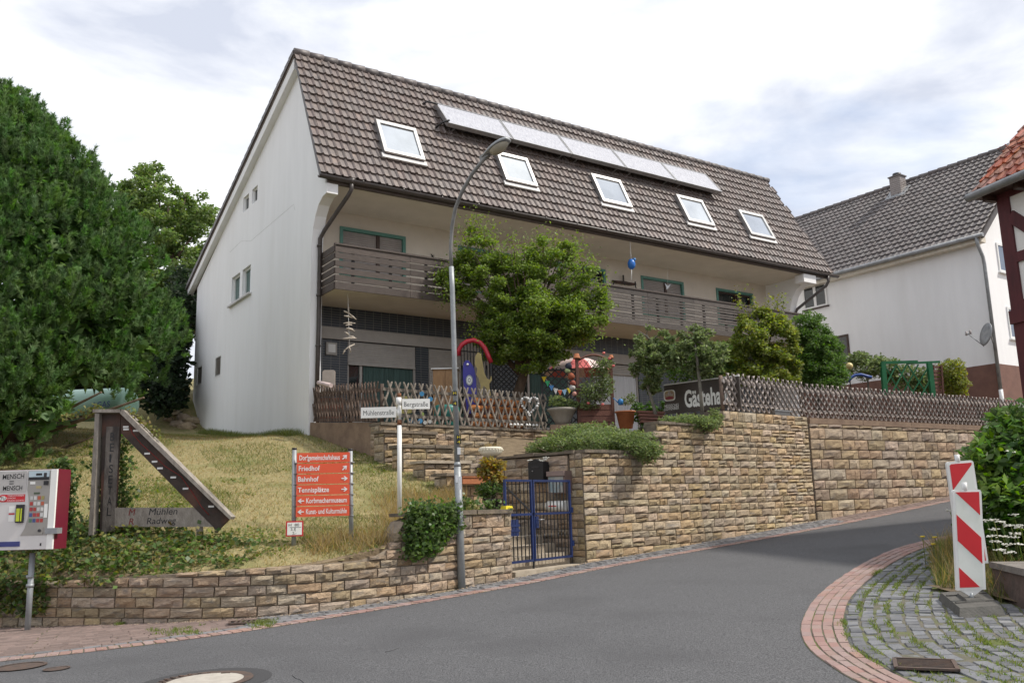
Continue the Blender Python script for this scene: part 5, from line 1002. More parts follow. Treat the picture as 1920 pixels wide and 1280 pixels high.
M_FLOWER = mat('white_flower', (.75, .74, .68), (.68, .66, .58), rough=.8); M_YFLOWER = mat('yellow_flower', (.75, .55, .04), rough=.7)
yar = [(at(x, y, Yy)) for x, y, Yy in [(1862, 992, 10.6), (1880, 1005, 10.4), (1895, 985, 10.8), (1868, 1015, 10.3), (1905, 1000, 10.5), (1888, 1020, 10.2), (1910, 1020, 10.3), (1900, 965, 10.9), (1858, 1005, 10.4), (1875, 1030, 10.2), (1893, 1035, 10.1), (1781, 957, 12.2), (1850, 975, 10.8), (1912, 985, 10.6)] + [(1856 + rng.uniform(0, 60), 970 + rng.uniform(0, 90), 10.4 + rng.uniform(-.3, .6)) for _ in range(5)]]
for i, p in enumerate(yar):
    t = thing('yarrow', 'white yarrow flower heads among the weeds in front of the laurel', 'flower', (p[0], p[1], zr(p[0], p[1])), group='white wild flowers by the laurel'); MB().tube([(p[0] + .05, p[1], zr(p[0], p[1])), (p[0] + .02, p[1], p[2] - .1), p], .005, 5).build('stem', M_WEED, t); h_ = MB()
    for _ in range(16):
        c = np.array(p) + rng.normal(size=3) * np.array([.03, .03, .006]); h_.lathe(c, [(.0, .004), (.012, .006), (.014, 0), (.0, -.006)], 6)
    h_.build('flower_head', M_FLOWER, t)['kind'] = 'stuff'
for i, (x, y) in enumerate(((1730, 1006), (1753, 1007), (1750, 1020))):
    p = at(x, y, 12.6); t = thing('yellow_wildflower', 'small yellow wild flower beside the bend kerb', 'flower', (p[0], p[1], zr(p[0], p[1])), group='yellow flowers by the kerb'); MB().tube([(p[0], p[1], zr(p[0], p[1])), p], .005, 5).build('stem', M_WEED, t); MB().lathe(p, [(0, .01), (.03, .015), (.035, 0), (0, -.01)], 9).build('flower_head', M_YFLOWER, t)

# grit and small debris at the foot of the walls and along the kerbs
gp = []
for path, lo, hi, n0 in ((WB, -.16, -.02, 2600), (EDGE_L, -.05, .03, 500)):
    Lg_ = path_len(path)
    for _ in range(n0):
        s_ = rng.uniform(.3, Lg_[-1] - .2); p = path_at(path, Lg_, s_); q = path_at(path, Lg_, s_ + .05); t = (q - p) / (np.linalg.norm(q - p) + 1e-9); nn2 = np.array([-t[1], t[0]]); c = p + nn2 * rng.uniform(lo, hi); gp.append((c[0], c[1], zr(c[0], c[1]) + .016))
gp = np.array(gp); sz = rng.uniform(.004, .012, (len(gp), 1, 1)); tet = np.array([(-1, -.6, 0), (1, -.6, 0), (0, 1, 0), (0, 0, .9)]); rot = rng.uniform(0, 6.28, len(gp)); Rm = np.stack([np.stack([np.cos(rot), -np.sin(rot), 0 * rot], 1), np.stack([np.sin(rot), np.cos(rot), 0 * rot], 1), np.stack([0 * rot, 0 * rot, 1 + 0 * rot], 1)], 1)
V = (np.einsum('nij,kj->nki', Rm, tet) * sz + gp[:, None]).reshape(-1, 3); Fq = (np.arange(len(gp))[:, None, None] * 4 + np.array([(0, 1, 3), (1, 2, 3), (2, 0, 3)])[None]).reshape(-1, 3)
o = struct(mesh_obj('grit', fast_mesh('grit', V, Fq, M_STONE_OLD, np.repeat(rng.uniform(0, 1, len(gp)), 3), 3)), 'stuff', 'loose grit and stone crumbs along the wall foot and kerbs'); o['category'] = 'gravel'
ck = bpy.data.objects['road']
for pts_ in (((548, 1266), (556, 1272), (562, 1273), (570, 1280)), ((722, 1222), (735, 1219), (748, 1214))):
    MB().tube([onroad(*q) + np.array([0, 0, .001]) for q in pts_], .0035, 4).build('crack', M_ASPH2, ck)
# ------------------------------------------------------------------ things
M_STEEL = mat('galvanised_steel', (0.33, 0.35, 0.36), (0.25, 0.265, 0.275), rough=.5, scale=7, metal=.35, bump=.1)
M_STEELD = mat('weathered_steel', (0.24, 0.245, 0.24), (0.17, 0.17, 0.165), rough=.6, scale=6, metal=.3)
M_WPAINT = mat('white_paint', (.74, .74, .72), (.66, .66, .64), rough=.5, scale=5); M_RUST = mat('rust', (.22, .09, .04), (.14, .06, .03), rough=.9, scale=20)
M_BLACK = mat('black_paint', (.015, .015, .017), rough=.5); M_REDSIGN = mat('orange_red_board', (.72, .095, .035), (.68, .085, .03), rough=.5, scale=3); M_WLET = mat('white_lettering', (.85, .85, .83), rough=.5)
M_REDP = mat('signal_red', (.55, .012, .02), (.5, .01, .018), rough=.4, scale=4); M_BLUE = mat('blue_gate_paint', (.012, .026, .10), (.010, .021, .08), rough=.4, scale=9, vary=.12); M_GREYW = mat('grey_weathered_wood', (.30, .27, .235), (.19, .165, .14), rough=.9, scale=5, stretch=(3, 3, 1), bump=.5, bscale=30, vary=.22)
M_DKWOOD = mat('dark_stained_wood', (.06, .042, .034), (.028, .022, .02), rough=.85, scale=4, bump=.4, bscale=25, col3=(.13, .06, .04), scale3=2, pos3=(.5, .68)); M_SLAT = mat('lattice_slat', (.27, .235, .195), (.17, .145, .12), rough=.9, scale=7, vary=.28, bump=.4, bscale=40)
M_SLATD = mat('dark_lattice_slat', (.15, .105, .08), (.085, .06, .047), rough=.9, scale=7, vary=.28, bump=.4, bscale=40); M_SLATG = mat('greyed_lattice_slat', (.25, .215, .19), (.15, .125, .11), rough=.9, scale=7, vary=.25, bump=.4, bscale=40); M_SLAT_LIT = mat('lit_pale_slat', (.52, .46, .43), (.40, .35, .32), rough=.9, scale=9, vary=.2)  # pale slat tone paints in the light caught by the back layer
M_TERRA = mat('terracotta', (.42, .155, .065), (.33, .115, .05), rough=.85, scale=6, vary=.18, bump=.2); M_CREAMP = mat('cream_pot', (.74, .70, .58), (.64, .6, .48), rough=.7, scale=5); M_GREYP = mat('grey_planter', (.30, .28, .235), (.22, .2, .17), rough=.85, scale=5, bump=.2)
M_REDWOOD = mat('red_brown_wood', (.16, .065, .045), (.10, .042, .03), rough=.75, scale=5, bump=.3, vary=.15); M_IRON = mat('rusty_iron', (.10, .062, .045), (.06, .045, .038), rough=.8, scale=14, bump=.4)
def V3(p): return Vector(tuple(float(c) for c in p))
def plane_frame(pl, pr):                        # axes of a vertical board seen from the road: x right, z up, n towards the viewer
    x = V3(pr) - V3(pl); x.z = 0; x.normalize(); return x, Vector((0, 0, 1)), Vector((x.y, -x.x, 0))
def board(b, c, x, n, w0, w1, z0, z1, d0, d1):  # box in a vertical frame about point c: along x, out along n
    P_ = [(w0, d1), (w1, d1), (w1, d0), (w0, d0)]; q = lambda w, d, z: V3(c) + x * w + n * d + Vector((0, 0, z)); return b.hexa([q(w, d, z0) for w, d in P_] + [q(w, d, z1) for w, d in P_])
def fit_text(s, m, name, origin, x, up, width, height, parent, depth=.0015, bold=0.0, space=1.0):
    """lettering scaled to a measured width and capital height; origin = lower left of the capitals"""
    cu = bpy.data.curves.new('t', 'FONT'); cu.body = s; cu.size = 1; cu.extrude = 0; cu.offset = bold; cu.resolution_u = 3; cu.space_character = space
    o = bpy.data.objects.new('t', cu); COL.objects.link(o); bpy.context.view_layer.update(); me = bpy.data.meshes.new_from_object(o.evaluated_get(bpy.context.evaluated_depsgraph_get())); bpy.data.objects.remove(o); bpy.data.curves.remove(cu)
    xs = [v.co.x for v in me.vertices]; x0, x1 = min(xs), max(xs); x = V3(x).normalized(); up = V3(up).normalized(); n = x.cross(up); cap = .70; me.transform(Matrix.Translation((-x0, 0, 0))); me.transform(frame_M(V3(origin) + n * depth, x * (width / (x1 - x0)), up * (height / cap), n)); me.materials.clear(); return mesh_obj(name, me, parent, m=m)
UP = Vector((0, 0, 1))

# street lamp
lb = onroad(866, 1104); YL = lb[1]; lamp = thing('street_lamp', 'tall grey street lamp with curved neck at the foot of the pier', 'street lamp', tuple(lb))
def lp(x, y, Y=YL): return at(x, y, Y)
MB().tube([lb - np.array([0, 0, .1]), lp(862, 980), lp(857.5, 872)], [.060, .058, .056], 14).build('base_pole', M_STEEL, lamp); MB().tube([lp(857.5, 874), lp(857.3, 866)], [.06, .045], 14).build('collar', M_STEEL, lamp)
MB().tube([lp(857.3, 868), lp(851, 640), lp(848, 540), lp(846.2, 500)], [.043, .041, .04, .039], 12).build('upper_pole', M_STEEL, lamp)
MB().tube([lp(846.2, 505), lp(845, 465), lp(847.5, 425, YL - .05), lp(854, 390, YL - .15), lp(866, 360, YL - .28), lp(884, 328, YL - .45), lp(906, 300, YL - .62), lp(915, 288, YL - .68)], [.031, .031, .031, .031, .031, .031, .031, .03], 10).build('curved_neck', M_STEELD, lamp)
h0 = V3(lp(906, 296, YL - .6)); h1 = V3(lp(953, 262, YL - .95)); hx = (h1 - h0).normalized(); hs_ = hx.cross(UP).normalized(); hu = hs_.cross(hx).normalized(); hl_ = (h1 - h0).length; b = MB(); v = []; ns, nr_ = 9, 12
for i in range(ns + 1):
    t = i / ns; w = .145 * math.sin(math.pi * min(1, .10 + .82 * t)) ** .6 * (0.55 + .5 * t); c = h0 + hx * (hl_ * t)
    for k in range(nr_): a = 2 * math.pi * k / nr_; v.append(tuple(c + hs_ * math.cos(a) * w + hu * (math.sin(a) * w * (.75 if math.sin(a) > 0 else .12))))
f = [(i * nr_ + k, i * nr_ + (k + 1) % nr_, (i + 1) * nr_ + (k + 1) % nr_, (i + 1) * nr_ + k) for i in range(ns) for k in range(nr_)] + [tuple(range(nr_))[::-1], tuple(range(ns * nr_, (ns + 1) * nr_))]
hd_ = b.add(v, f, True).build('lamp_head', M_STEEL, lamp); v = [tuple(h0 + hx * (hl_ * (.62 + .33 * math.cos(a))) + hs_ * (.115 * math.sin(a)) - hu * (.02)) for a in np.linspace(0, 2 * math.pi, 20, endpoint=False)]; v2 = [tuple(h0 + hx * (hl_ * (.62 + .25 * math.cos(a))) + hs_ * (.085 * math.sin(a)) - hu * .075) for a in np.linspace(0, 2 * math.pi, 20, endpoint=False)]
MB().add(v + v2, [tuple(range(20, 40))] + [(k, (k + 1) % 20, 20 + (k + 1) % 20, 20 + k) for k in range(20)], True).build('lamp_glass', mat('frosted_lamp_glass', (.42, .40, .33), (.36, .34, .28), rough=.35), hd_); MB().bar(h0 - hx * .05, h0 + hx * .12, .07, .09, hu).build('clamp', M_STEELD, hd_)
def sticker(px_, py_, w, h, m, t=None):
    p = V3(at(px_, py_, YL - .062)); n = Vector((0, -1, 0)); so = board(MB(), p, Vector((1, 0, 0)), n, -w / 2, w / 2, -h / 2, h / 2, 0, .003).build('sticker', m, lamp)
    if t: fit_text(t, M_YEL, 'sticker_letter', p + Vector((-w * .32, -.003, -h * .3)), (1, 0, 0), UP, w * .64, h * .6, so)
M_YEL = mat('yellow_print', (.75, .6, .02), rough=.5); M_PAPER = mat('torn_paper', (.75, .76, .78), (.6, .61, .63), rough=.8, scale=9)
for (x, y, t) in ((852.5, 737, 'M'), (852.8, 756, '4'), (860, 819.5, 'M'), (860.2, 828, '4')): sticker(x, y, .075, .07, M_BLACK, t)
for (x, y, w, h) in ((860.5, 845, .05, .11), (863, 905, .05, .2), (856.5, 897, .04, .12)): sticker(x, y, w, h, M_PAPER)
# street name sign
sb = onlawn(749, 972); YS = sb[1]; ss_ = thing('street_name_sign', 'white rusty post carrying two white street name plates', 'street sign', tuple(sb))
MB().tube([sb - np.array([0, 0, .1]), at(749, 790, YS)], .038, 12).build('post', M_WPAINT, ss_); MB().tube([at(749, 797, YS), at(749, 787, YS)], .0385, 12).build('rust_patch', M_RUST, ss_); MB().tube([at(749, 790, YS), at(748.5, 738, YS)], .032, 12).build('post_top', M_WPAINT, ss_); MB().tube([at(748.5, 745, YS), at(748.5, 737, YS)], .0335, 12).build('post_cap', M_RUST, ss_)
M_SIGNW = mat('sign_white', (.82, .82, .78), (.76, .76, .72), rough=.4, scale=2); M_LET = mat('black_lettering', (.015, .015, .015), rough=.6)
def plate(pl, pr, h, txt, m0, m1):
    x, up, n = plane_frame(pl, pr); L_ = (V3(pr) - V3(pl)).length; c = V3(pl); po = board(MB(), c, x, n, 0, L_, -h / 2, h / 2, .0, .02).build('name_plate', M_SIGNW, ss_); fit_text(txt, M_LET, 'lettering', c + x * (L_ * m0) + n * .02 + UP * (-h * .24), x, UP, L_ * (m1 - m0), h * .46, po, bold=-.004); return po
plate(at(677, 774, YS - .06), at(743, 774, YS - .06), .178, 'Mühlenstraße', .07, .94); plate(at(754, 757.5, YS - .05), at(806, 759.5, YS + .02), .172, 'Bergstraße', .07, .93)
for q in ((747.5, 752), (747.5, 774)): MB().tube([at(q[0], q[1] - 7, YS), at(q[0], q[1] + 7, YS)], .046, 12).build('clamp', M_WPAINT, ss_)
# red direction board
A_ = onlawn(551, 1022); B_ = onlawn(659, 1007); B_[1] = A_[1] + .12; B_ = np.array([at(659, 1007, B_[1])[0], B_[1], zl(at(659, 1007, B_[1])[0], B_[1])]); ds = thing('direction_sign', 'orange-red village direction board of six strips between two grey posts', 'direction sign', tuple((A_ + B_) / 2))
for (p, xt, yt) in ((A_, 552, 843), (B_, 657, 845)):
    tp = at(xt, yt, p[1]); MB().tube([p - np.array([0, 0, .15]), tp], .034, 12).build('post', M_STEEL, ds); MB().tube([tp, tp + np.array([0, 0, .03])], .036, 12).build('post_cap', M_BLACK, ds)
x, up, n = plane_frame(A_, B_); rowsT = [('Dorfgemeinschaftshaus', 561, 638, 'ur'), ('Friedhof', 560, 600, 'ur'), ('Bahnhof', 559, 598, 'r'), ('Tennisplätze', 559, 618, 'r'), ('Korbmachermuseum', 575, 652, 'l'), ('Kunst- und Kulturmühle', 575, 652, 'l')]
c0 = V3(at(557, 847, A_[1] - .05)); c1 = V3(at(656, 849.5, B_[1] - .05)); Lb_ = (c1 - c0).xy.length; zt_ = (c0.z + c1.z) / 2 ; zb2 = (at(553, 972, A_[1] - .05)[2] + at(656, 966, B_[1] - .05)[2]) / 2; rh = (zt_ - zb2) / 6; c0.z = 0
def arrow(kind, c, sz, parent):
    P_ = [(-.5, .09), (.08, .09), (-.16, .36), (.06, .36), (.5, 0), (.06, -.36), (-.16, -.36), (.08, -.09), (-.5, -.09)]; a = {'r': 0, 'ur': math.pi / 4, 'l': math.pi}[kind]
    pts = [c + x * (sz * (u_ * math.cos(a) - w_ * math.sin(a))) + UP * (sz * (u_ * math.sin(a) + w_ * math.cos(a))) for u_, w_ in P_]; return MB().prism(pts, n * .003).build('arrow', M_WLET, parent)
for k, (txt, xa, xb, ar) in enumerate(rowsT):
    z1 = zt_ - k * rh; z0 = z1 - rh + .012; bo = board(MB(), c0, x, n, 0, Lb_, z0, z1, -.005, .018).build('sign_strip', M_REDSIGN, ds); fa = (xa - 556) / 101; fb = (xb - 556) / 101
    fit_text(txt, M_WLET, 'lettering', c0 + x * (Lb_ * fa) + n * .019 + UP * (z0 + (z1 - z0) * .27), x, UP, Lb_ * (fb - fa), (z1 - z0) * .5, bo, bold=.014); arrow(ar, c0 + x * (Lb_ * (.905 if ar != 'l' else .09)) + n * .0195 + UP * ((z0 + z1) / 2), rh * .58, bo)
    for p in (A_, B_): MB().tube([np.array([p[0], p[1], z0 - .012]), np.array([p[0], p[1], z0 + .004])], .037, 12).build('band', M_STEELD, ds)
hyd = thing('hydrant_sign', 'small white hydrant plate with red border on the left grey post', 'hydrant sign', at(552, 1004, A_[1] - .05)); c = V3(at(552.5, 990.5, A_[1] - .055)); hp = board(MB(), c, x, n, -.125, .125, -.11, .11, 0, .012).build('plate', M_REDP, hyd); board(MB(), c, x, n, -.105, .105, -.09, .09, .012, .015).build('white_field', M_SIGNW, hyd)
fit_text('H  80', M_LET, 'lettering', c + x * -.085 + n * .0155 + UP * .035, x, UP, .15, .04, hyd); fit_text('3,1', M_LET, 'lettering', c + x * -.055 + n * .0155 + UP * -.025, x, UP, .06, .038, hyd); fit_text('2,-', M_LET, 'lettering', c + x * -.03 + n * .0155 + UP * -.08, x, UP, .06, .036, hyd); board(MB(), c, x, n, -.07, .095, .018, .023, .015, .017).build('line', M_LET, hyd); board(MB(), c, x, n, .008, .013, -.04, .02, .015, .017).build('line', M_LET, hyd)
# vending machine
YV = 12.02; vb = at(52, 1175, 12.18); vm = thing('vending_machine', 'white and dark red cigarette vending machine on a grey pole at the left edge', 'vending machine', (vb[0], vb[1], zr(vb[0], vb[1])))
M_MAROON = mat('maroon_paint', (.16, .012, .03), (.13, .01, .025), rough=.35, scale=3); M_VWHITE = mat('vending_white', (.66, .64, .62), (.6, .58, .56), rough=.45, scale=2); M_VSILV = mat('vending_silver', (.36, .34, .31), (.3, .285, .265), rough=.35, metal=.4, scale=4)
xr = (at(113, 880, YV)[0] + at(97, 1029, YV)[0]) / 2; xl = xr - 1.06; zt_v = at(105, 878.5, YV)[2]; zb_v = at(100, 1029, YV)[2]
MB().box(xl, xr, YV, YV + .34, zb_v, zt_v).build('cabinet', M_MAROON, vm)
def vf(pa, pb, d0, d1, name, m, parent=vm):
    a = at(*pa, YV); b_ = at(*pb, YV); return MB().box(max(min(a[0], b_[0]), xl + .005), max(a[0], b_[0]), YV - d1, YV - d0, min(a[2], b_[2]), max(a[2], b_[2])).build(name, m, parent)
kx = lambda z: 0
door = MB().box(xl + .01, xr - .085, YV - .02, YV - .001, zb_v + .005, zt_v - .005).build('door', M_VWHITE, vm); MB().box(xr - .083, xr - .001, YV - .035, YV - .001, zb_v + .003, zt_v - .004).build('edge_strip', M_SIGNW, vm)
def U_(u, w): return (xr - .085 - u, zb_v + w)          # metres left of the strip, above the bottom
def vbx(u0, u1, w0, w1, d, name, m, parent=vm, d0=.02): return MB().box(xr - .085 - u1, xr - .085 - u0, YV - d, YV - d0 - .0005, zb_v + w0, zb_v + w1).build(name, m, parent)
H_ = zt_v - zb_v; pts = [(0.005, .19), (.36, .19), (.31, .28), (.275, .42), (.27, .55), (.285, .68), (.31, H_ - .27), (.31, H_ - .02), (.005, H_ - .02)]
MB().prism([(xr - .085 - u, YV - .0205, zb_v + w) for u, w in pts], (0, -.006, 0)).build('button_panel', M_VSILV, vm)
vbx(.33, .93, H_ - .30, H_ - .02, .026, 'poster_panel', mat('grey_card', (.5, .48, .46), rough=.7)); vbx(.02, .30, H_ - .145, H_ - .025, .031, 'advert', mat('pale_blue_card', (.42, .55, .6), (.5, .58, .62), rough=.5, scale=9), d0=.027); vbx(.02, .30, H_ - .145, H_ - .105, .033, 'advert_band', M_BLACK, d0=.0315); vbx(.12, .2, H_ - .085, H_ - .055, .034, 'advert_card', M_BLACK, d0=.0315); vbx(.055, .095, H_ - .12, H_ - .05, .034, 'advert_reader', M_DARKMETAL, d0=.0315)
vbx(.205, .275, H_ - .2, H_ - .165, .031, 'notice', M_SIGNW, d0=.027); vbx(.12, .19, H_ - .26, H_ - .225, .031, 'coin_slot', mat('brass', (.45, .38, .2), rough=.4, metal=.3), d0=.027); vbx(.03, .085, H_ - .215, H_ - .16, .045, 'coin_return', M_BLACK, d0=.027); vbx(.135, .215, H_ - .335, H_ - .31, .031, 'display', mat('green_display', (.08, .11, .06), rough=.3), d0=.027)
cols = [(.45, .05, .04), (.5, .12, .06), (.06, .09, .25), (.6, .6, .58), (.35, .3, .1), (.4, .04, .05), (.7, .68, .65), (.1, .2, .12)]
for r_ in range(5):
    for q in range(4): vbx(.07 + q * .05, .108 + q * .05, .36 + r_ * .075, .408 + r_ * .075, .032, 'selection_button', mat('button_%d' % ((r_ * 3 + q * 5) % 8), cols[(r_ * 3 + q * 5) % 8], rough=.4), d0=.027)
vbx(.012, .06, .42, .60, .033, 'age_notice', M_SIGNW, d0=.0275); kl = vbx(.06, .14, .2, .29, .034, 'lock_plate', M_VSILV, d0=.027); MB().tube([(xr - .085 - .1, YV - .034, zb_v + .25), (xr - .085 - .1, YV - .05, zb_v + .25)], .02, 10).build('lock', M_DARKMETAL, kl)
sc_ = vbx(.33, .43, .36, .60, .055, 'screen_box', M_BLACK); vbx(.375, .42, .38, .55, .058, 'screen', mat('lime_screen', (.55, .62, .03), (.45, .52, .03), rough=.3), sc_, .0555); vbx(.345, .362, .38, .55, .058, 'screen_strip', mat('lime_screen', (.5, .6, .03)), sc_, .0555)
vbx(.46, .54, .5, .58, .023, 'sticker', M_SIGNW); vbx(.46, .54, .47, .49, .023, 'sticker', M_REDP); vbx(.46, .54, .38, .46, .023, 'sticker', M_SIGNW)
lg = vbx(.335, .62, H_ - .43, H_ - .33, .023, 'company_logo', M_REDP); b = MB(); cxx = xr - .085 - .635; v = [(cxx + .055 * math.cos(a) * 1.1, YV - .0235, zb_v + H_ - .38 + .05 * math.sin(a)) for a in np.linspace(0, 2 * math.pi, 24, endpoint=False)]; b.prism(v, (0, -.003, 0)).build('logo_disc', M_REDP, lg); MB().prism([((q[0] - cxx) * .78 + cxx + .005, YV - .027, (q[2] - (zb_v + H_ - .38)) * .62 + zb_v + H_ - .38) for q in v], (0, -.002, 0)).build('logo_disc', M_SIGNW, lg)
fit_text('TU', M_LET, 'lettering', (cxx - .035, YV - .0295, zb_v + H_ - .4), (1, 0, 0), UP, .075, .04, lg, bold=.02)
for t, w in (('TABAKWAREN', .355), ('UNION', .388), ('FULDA CO.KG', .421)): fit_text(t, M_WLET, 'lettering', (xr - .085 - .575, YV - .0232, zb_v + H_ - w), (1, 0, 0), UP, .225 if t != 'UNION' else .11, .019, lg)
fit_text('MENSCH', M_LET, 'graffiti', (xr - .085 - .655, YV - .0265, zb_v + H_ - .125), (1, 0, .03), UP, .29, .065, vm, bold=.012); fit_text('MENSCH', M_LET, 'graffiti', (xr - .085 - .64, YV - .0265, zb_v + H_ - .275), (1, 0, .01), UP, .26, .06, vm, bold=.012)
for w in (.15, .18): vbx(.50, .56, H_ - w - .012, H_ - w, .0275, 'graffiti', M_LET, d0=.0265)
vbx(.36, .66, .05, .115, .03, 'delivery_slot', mat('blue_slot', (.04, .05, .2), rough=.3)); vbx(.07, .09, .05, .085, .024, 'lock', M_DARKMETAL); MB().box(xr - .10, xr + .06, YV - .06, YV + .08, zb_v + .205, zb_v + .28).build('hinge_lock', M_ZINC, vm)
MB().tube([(vb[0], vb[1], zr(vb[0], vb[1]) - .1), at(61, 1036, 12.18)], .038, 12).build('pole', M_STEEL, vm)
for y in (1077, 1094): MB().tube([at(56.5, y, 12.18), at(56, y + 6, 12.18)], .05, 12).build('pole_clamp', M_STEEL, vm)
# wooden sign
YW = 13.35; ws_b = at(205, 1000, YW); wsn = thing('wooden_trail_sign', 'weathered triangular wooden trail sign with carved lettering on the lawn', 'wooden sign', (ws_b[0], ws_b[1], zl(ws_b[0], ws_b[1])))
def wp(pts, d0, d1, name, m, parent=wsn): return MB().prism([at(x_, y_, YW) + np.array([0, -d0, 0]) for x_, y_ in pts], (0, d0 - d1, 0)).build(name, m, parent)
wp([(195, 776), (229, 776), (218, 996), (190, 996)], 0, .05, 'back_board', M_DKWOOD); wp([(186, 776), (194, 776), (182, 1002), (174, 1002)], -.02, .14, 'side_post', M_GREYW)
wp([(183, 769), (236, 769), (234, 775), (183, 775)], -.05, .16, 'top_cap', M_GREYW); wp([(229, 778), (236, 776), (436, 968), (409, 995), (229, 812)], -.02, .045, 'slanted_board', M_DKWOOD); wp([(234, 769), (240, 770), (440, 968), (437, 973), (234, 777)], -.05, .16, 'slanted_cap', M_GREYW)
wp([(219, 951), (366, 951), (402, 987), (219, 987)], .0451, .07, 'lower_board', M_GREYW); wp([(203, 800), (227, 800), (218, 996), (194, 996)], .0505, .060, 'batten', mat('dark_grey_wood', (.20, .175, .15), (.10, .085, .075), rough=.9, scale=4, stretch=(3, 3, 1), bump=.5, bscale=30, col3=(.05, .042, .038), scale3=2.2, pos3=(.5, .66))); wp([(371, 976), (380, 976), (378, 1030), (368, 1030)], -.04, .04, 'stake', M_GREYW); wp([(192, 990), (202, 990), (200, 1020), (190, 1020)], -.02, .04, 'stake', M_GREYW)
for k, chh in enumerate('BEISETAL'): p = at(206.5 - k * .9, 826 + k * 20.1, YW - .0615); fit_text(chh, M_BLACK, 'carved_letter', p, (1, 0, 0), UP, .028 if chh == 'I' else .062, .125, wsn)
M_REDC = mat('faded_red_paint', (.22, .03, .025), rough=.8)
for (t, x_, y_, w, h, m) in (('M', 241, 966, .085, .098, M_REDC), ('R', 241.5, 983, .075, .095, M_REDC), ('Mühlen', 279, 965, .42, .10, M_BLACK), ('Radweg', 275, 982, .43, .095, M_BLACK)): fit_text(t, m, 'carved_letter', at(x_, y_, YW - .0705), (1, 0, .0), (.15, 0, 1), w, h, wsn)
for (x_, y_) in ((236, 800), (236.5, 804.5), (255, 807), (276, 850), (290, 865), (300, 877.5), (325, 894.5), (348, 915.5), (396, 949)): p = V3(at(x_, y_, YW - .046)); board(MB(), p, Vector((1, 0, 0)), Vector((0, -1, 0)), -.042, .042, -.014, .014, 0, .004).build('name_tag', M_WPAINT, wsn)
MB().tube([at(x_, y_, YW - .047) for x_, y_ in ((245, 800), (248, 812), (265, 832), (285, 850), (310, 874), (340, 893), (362, 925), (378, 950), (392, 965))], .007, 5).build('carved_line', M_REDC, wsn)
# gas tank
tk = thing('gas_tank', 'mint green gas tank half hidden behind the pine', 'gas tank', (*at(170, 775, 24)[:2], at(170, 775, 24)[2])); ta = V3(at(95, 762, 24.6)); tb2 = V3(at(246, 757, 23.6)); td = (tb2 - ta).normalized(); rT = .45; b = MB()
b.tube([ta - td * .02, ta + td * .08, ta + td * .25, tb2 - td * .25, tb2 - td * .08, tb2], [rT * .55, rT * .85, rT, rT, rT * .85, rT * .5], 24).build('vessel', mat('mint_paint', (.38, .62, .50), (.33, .56, .45), rough=.35, scale=2), tk)
xx = Vector((td.x, td.y, 0)).normalized(); fit_text('AGAS', mat('blue_print', (.02, .05, .3), rough=.5), 'lettering', V3(at(172, 765, 23.4)), xx, UP, .62, .16, tk, bold=.01)
for f_ in (.2, .8): c = ta.lerp(tb2, f_); board(MB(), Vector((c.x, c.y, 0)), xx, Vector((xx.y, -xx.x, 0)), -.1, .1, zl(c.x, c.y) - .2, c.z - .3, -.3, .3).build('foot', M_CONC, tk)
# gate
GA = np.array([-0.06, 14.86]) + gn * .18; GB = np.array([1.18, 16.48]) + gn * .12 - gd * .06; gx = Vector((gd[0], gd[1], 0)); gnv = Vector((gd[1], -gd[0], 0)); YGb = GB[1]
zgt = at(1079, 899, YGb)[2]; zgb = .62; zgm = at(1080, 960, YGb)[2]; gl = float(np.linalg.norm(GB - GA)); gate = thing('garden_gate', 'blue double metal garden gate between the pier and the tall wall', 'gate', (*((GA + GB) / 2), .5)); gc = Vector((GA[0], GA[1], 0))
def gb_(w0, w1, z0, z1, name, t=.02, m=M_BLUE, parent=None): return board(MB(), gc, gx, gnv, w0, w1, z0, z1, -t, t).build(name, m, parent or gate)
split = gl * .40
for (w0, w1, nm) in ((0.0, split - .012, 'narrow_leaf'), (split + .012, gl, 'wide_leaf')):
    lf_ = gb_(w0, w1, zgt - .04, zgt, nm)
    gb_(w0, w1, zgb, zgb + .04, 'bottom_rail', parent=lf_); gb_(w0, w1, zgm - .02, zgm + .02, 'middle_rail', parent=lf_); gb_(w0, w0 + .04, zgb + .04, zgt - .04, 'stile', parent=lf_); gb_(w1 - .04, w1, zgb + .04, zgt - .04, 'stile', parent=lf_); nb_ = int((w1 - w0) / .105)
    for k in range(1, nb_): w = w0 + (w1 - w0) * k / nb_; gb_(w - .007, w + .007, zgb + .04, zgt - .04, 'bar', .007, M_BLACK if k % 1 == 0 else M_BLUE, lf_); c = gc + gx * w; MB().tube([c + UP * (zgb + (zgm - zgb) * .42), c + UP * (zgb + (zgm - zgb) * .5), c + UP * (zgb + (zgm - zgb) * .58)], [.007, .018 if k % 2 else .012, .007], 6).build('bar_twist', M_BLACK, lf_)
MB().bar(gc + gx * .04 + UP * (zgt - .12) + gnv * .0, gc + gx * (split - .06) + UP * (zgm + .05), .018, .03).build('brace', M_BLACK, gate); gb_(split + .06, split + .14, zgm - .24, zgm - .04, 'lock_case', .03); c = gc + gx * (split + .11) + gnv * .03 + UP * (zgm - .1); MB().tube([c, c + gnv * .06, c + gnv * .06 + gx * .11], .01, 6).build('handle', M_ALU, gate)
for k in range(3): gb_(.10 + k * .085, .175 + k * .085, zgb + .45, zgm - .08, 'panel_board', .028)
gb_(.08, .37, zgb + .52, zgb + .56, 'panel_batten', .036); gb_(.08, .37, zgm - .2, zgm - .16, 'panel_batten', .036); gb_(gl - .01, gl + .05, zgb + .2, zgb + .3, 'hinge', .03); gb_(gl - .01, gl + .05, zgt - .6, zgt - .5, 'hinge', .03); gb_(split - .03, split + .0, .48, zgb + .04, 'drop_bolt', .012, M_BLACK)
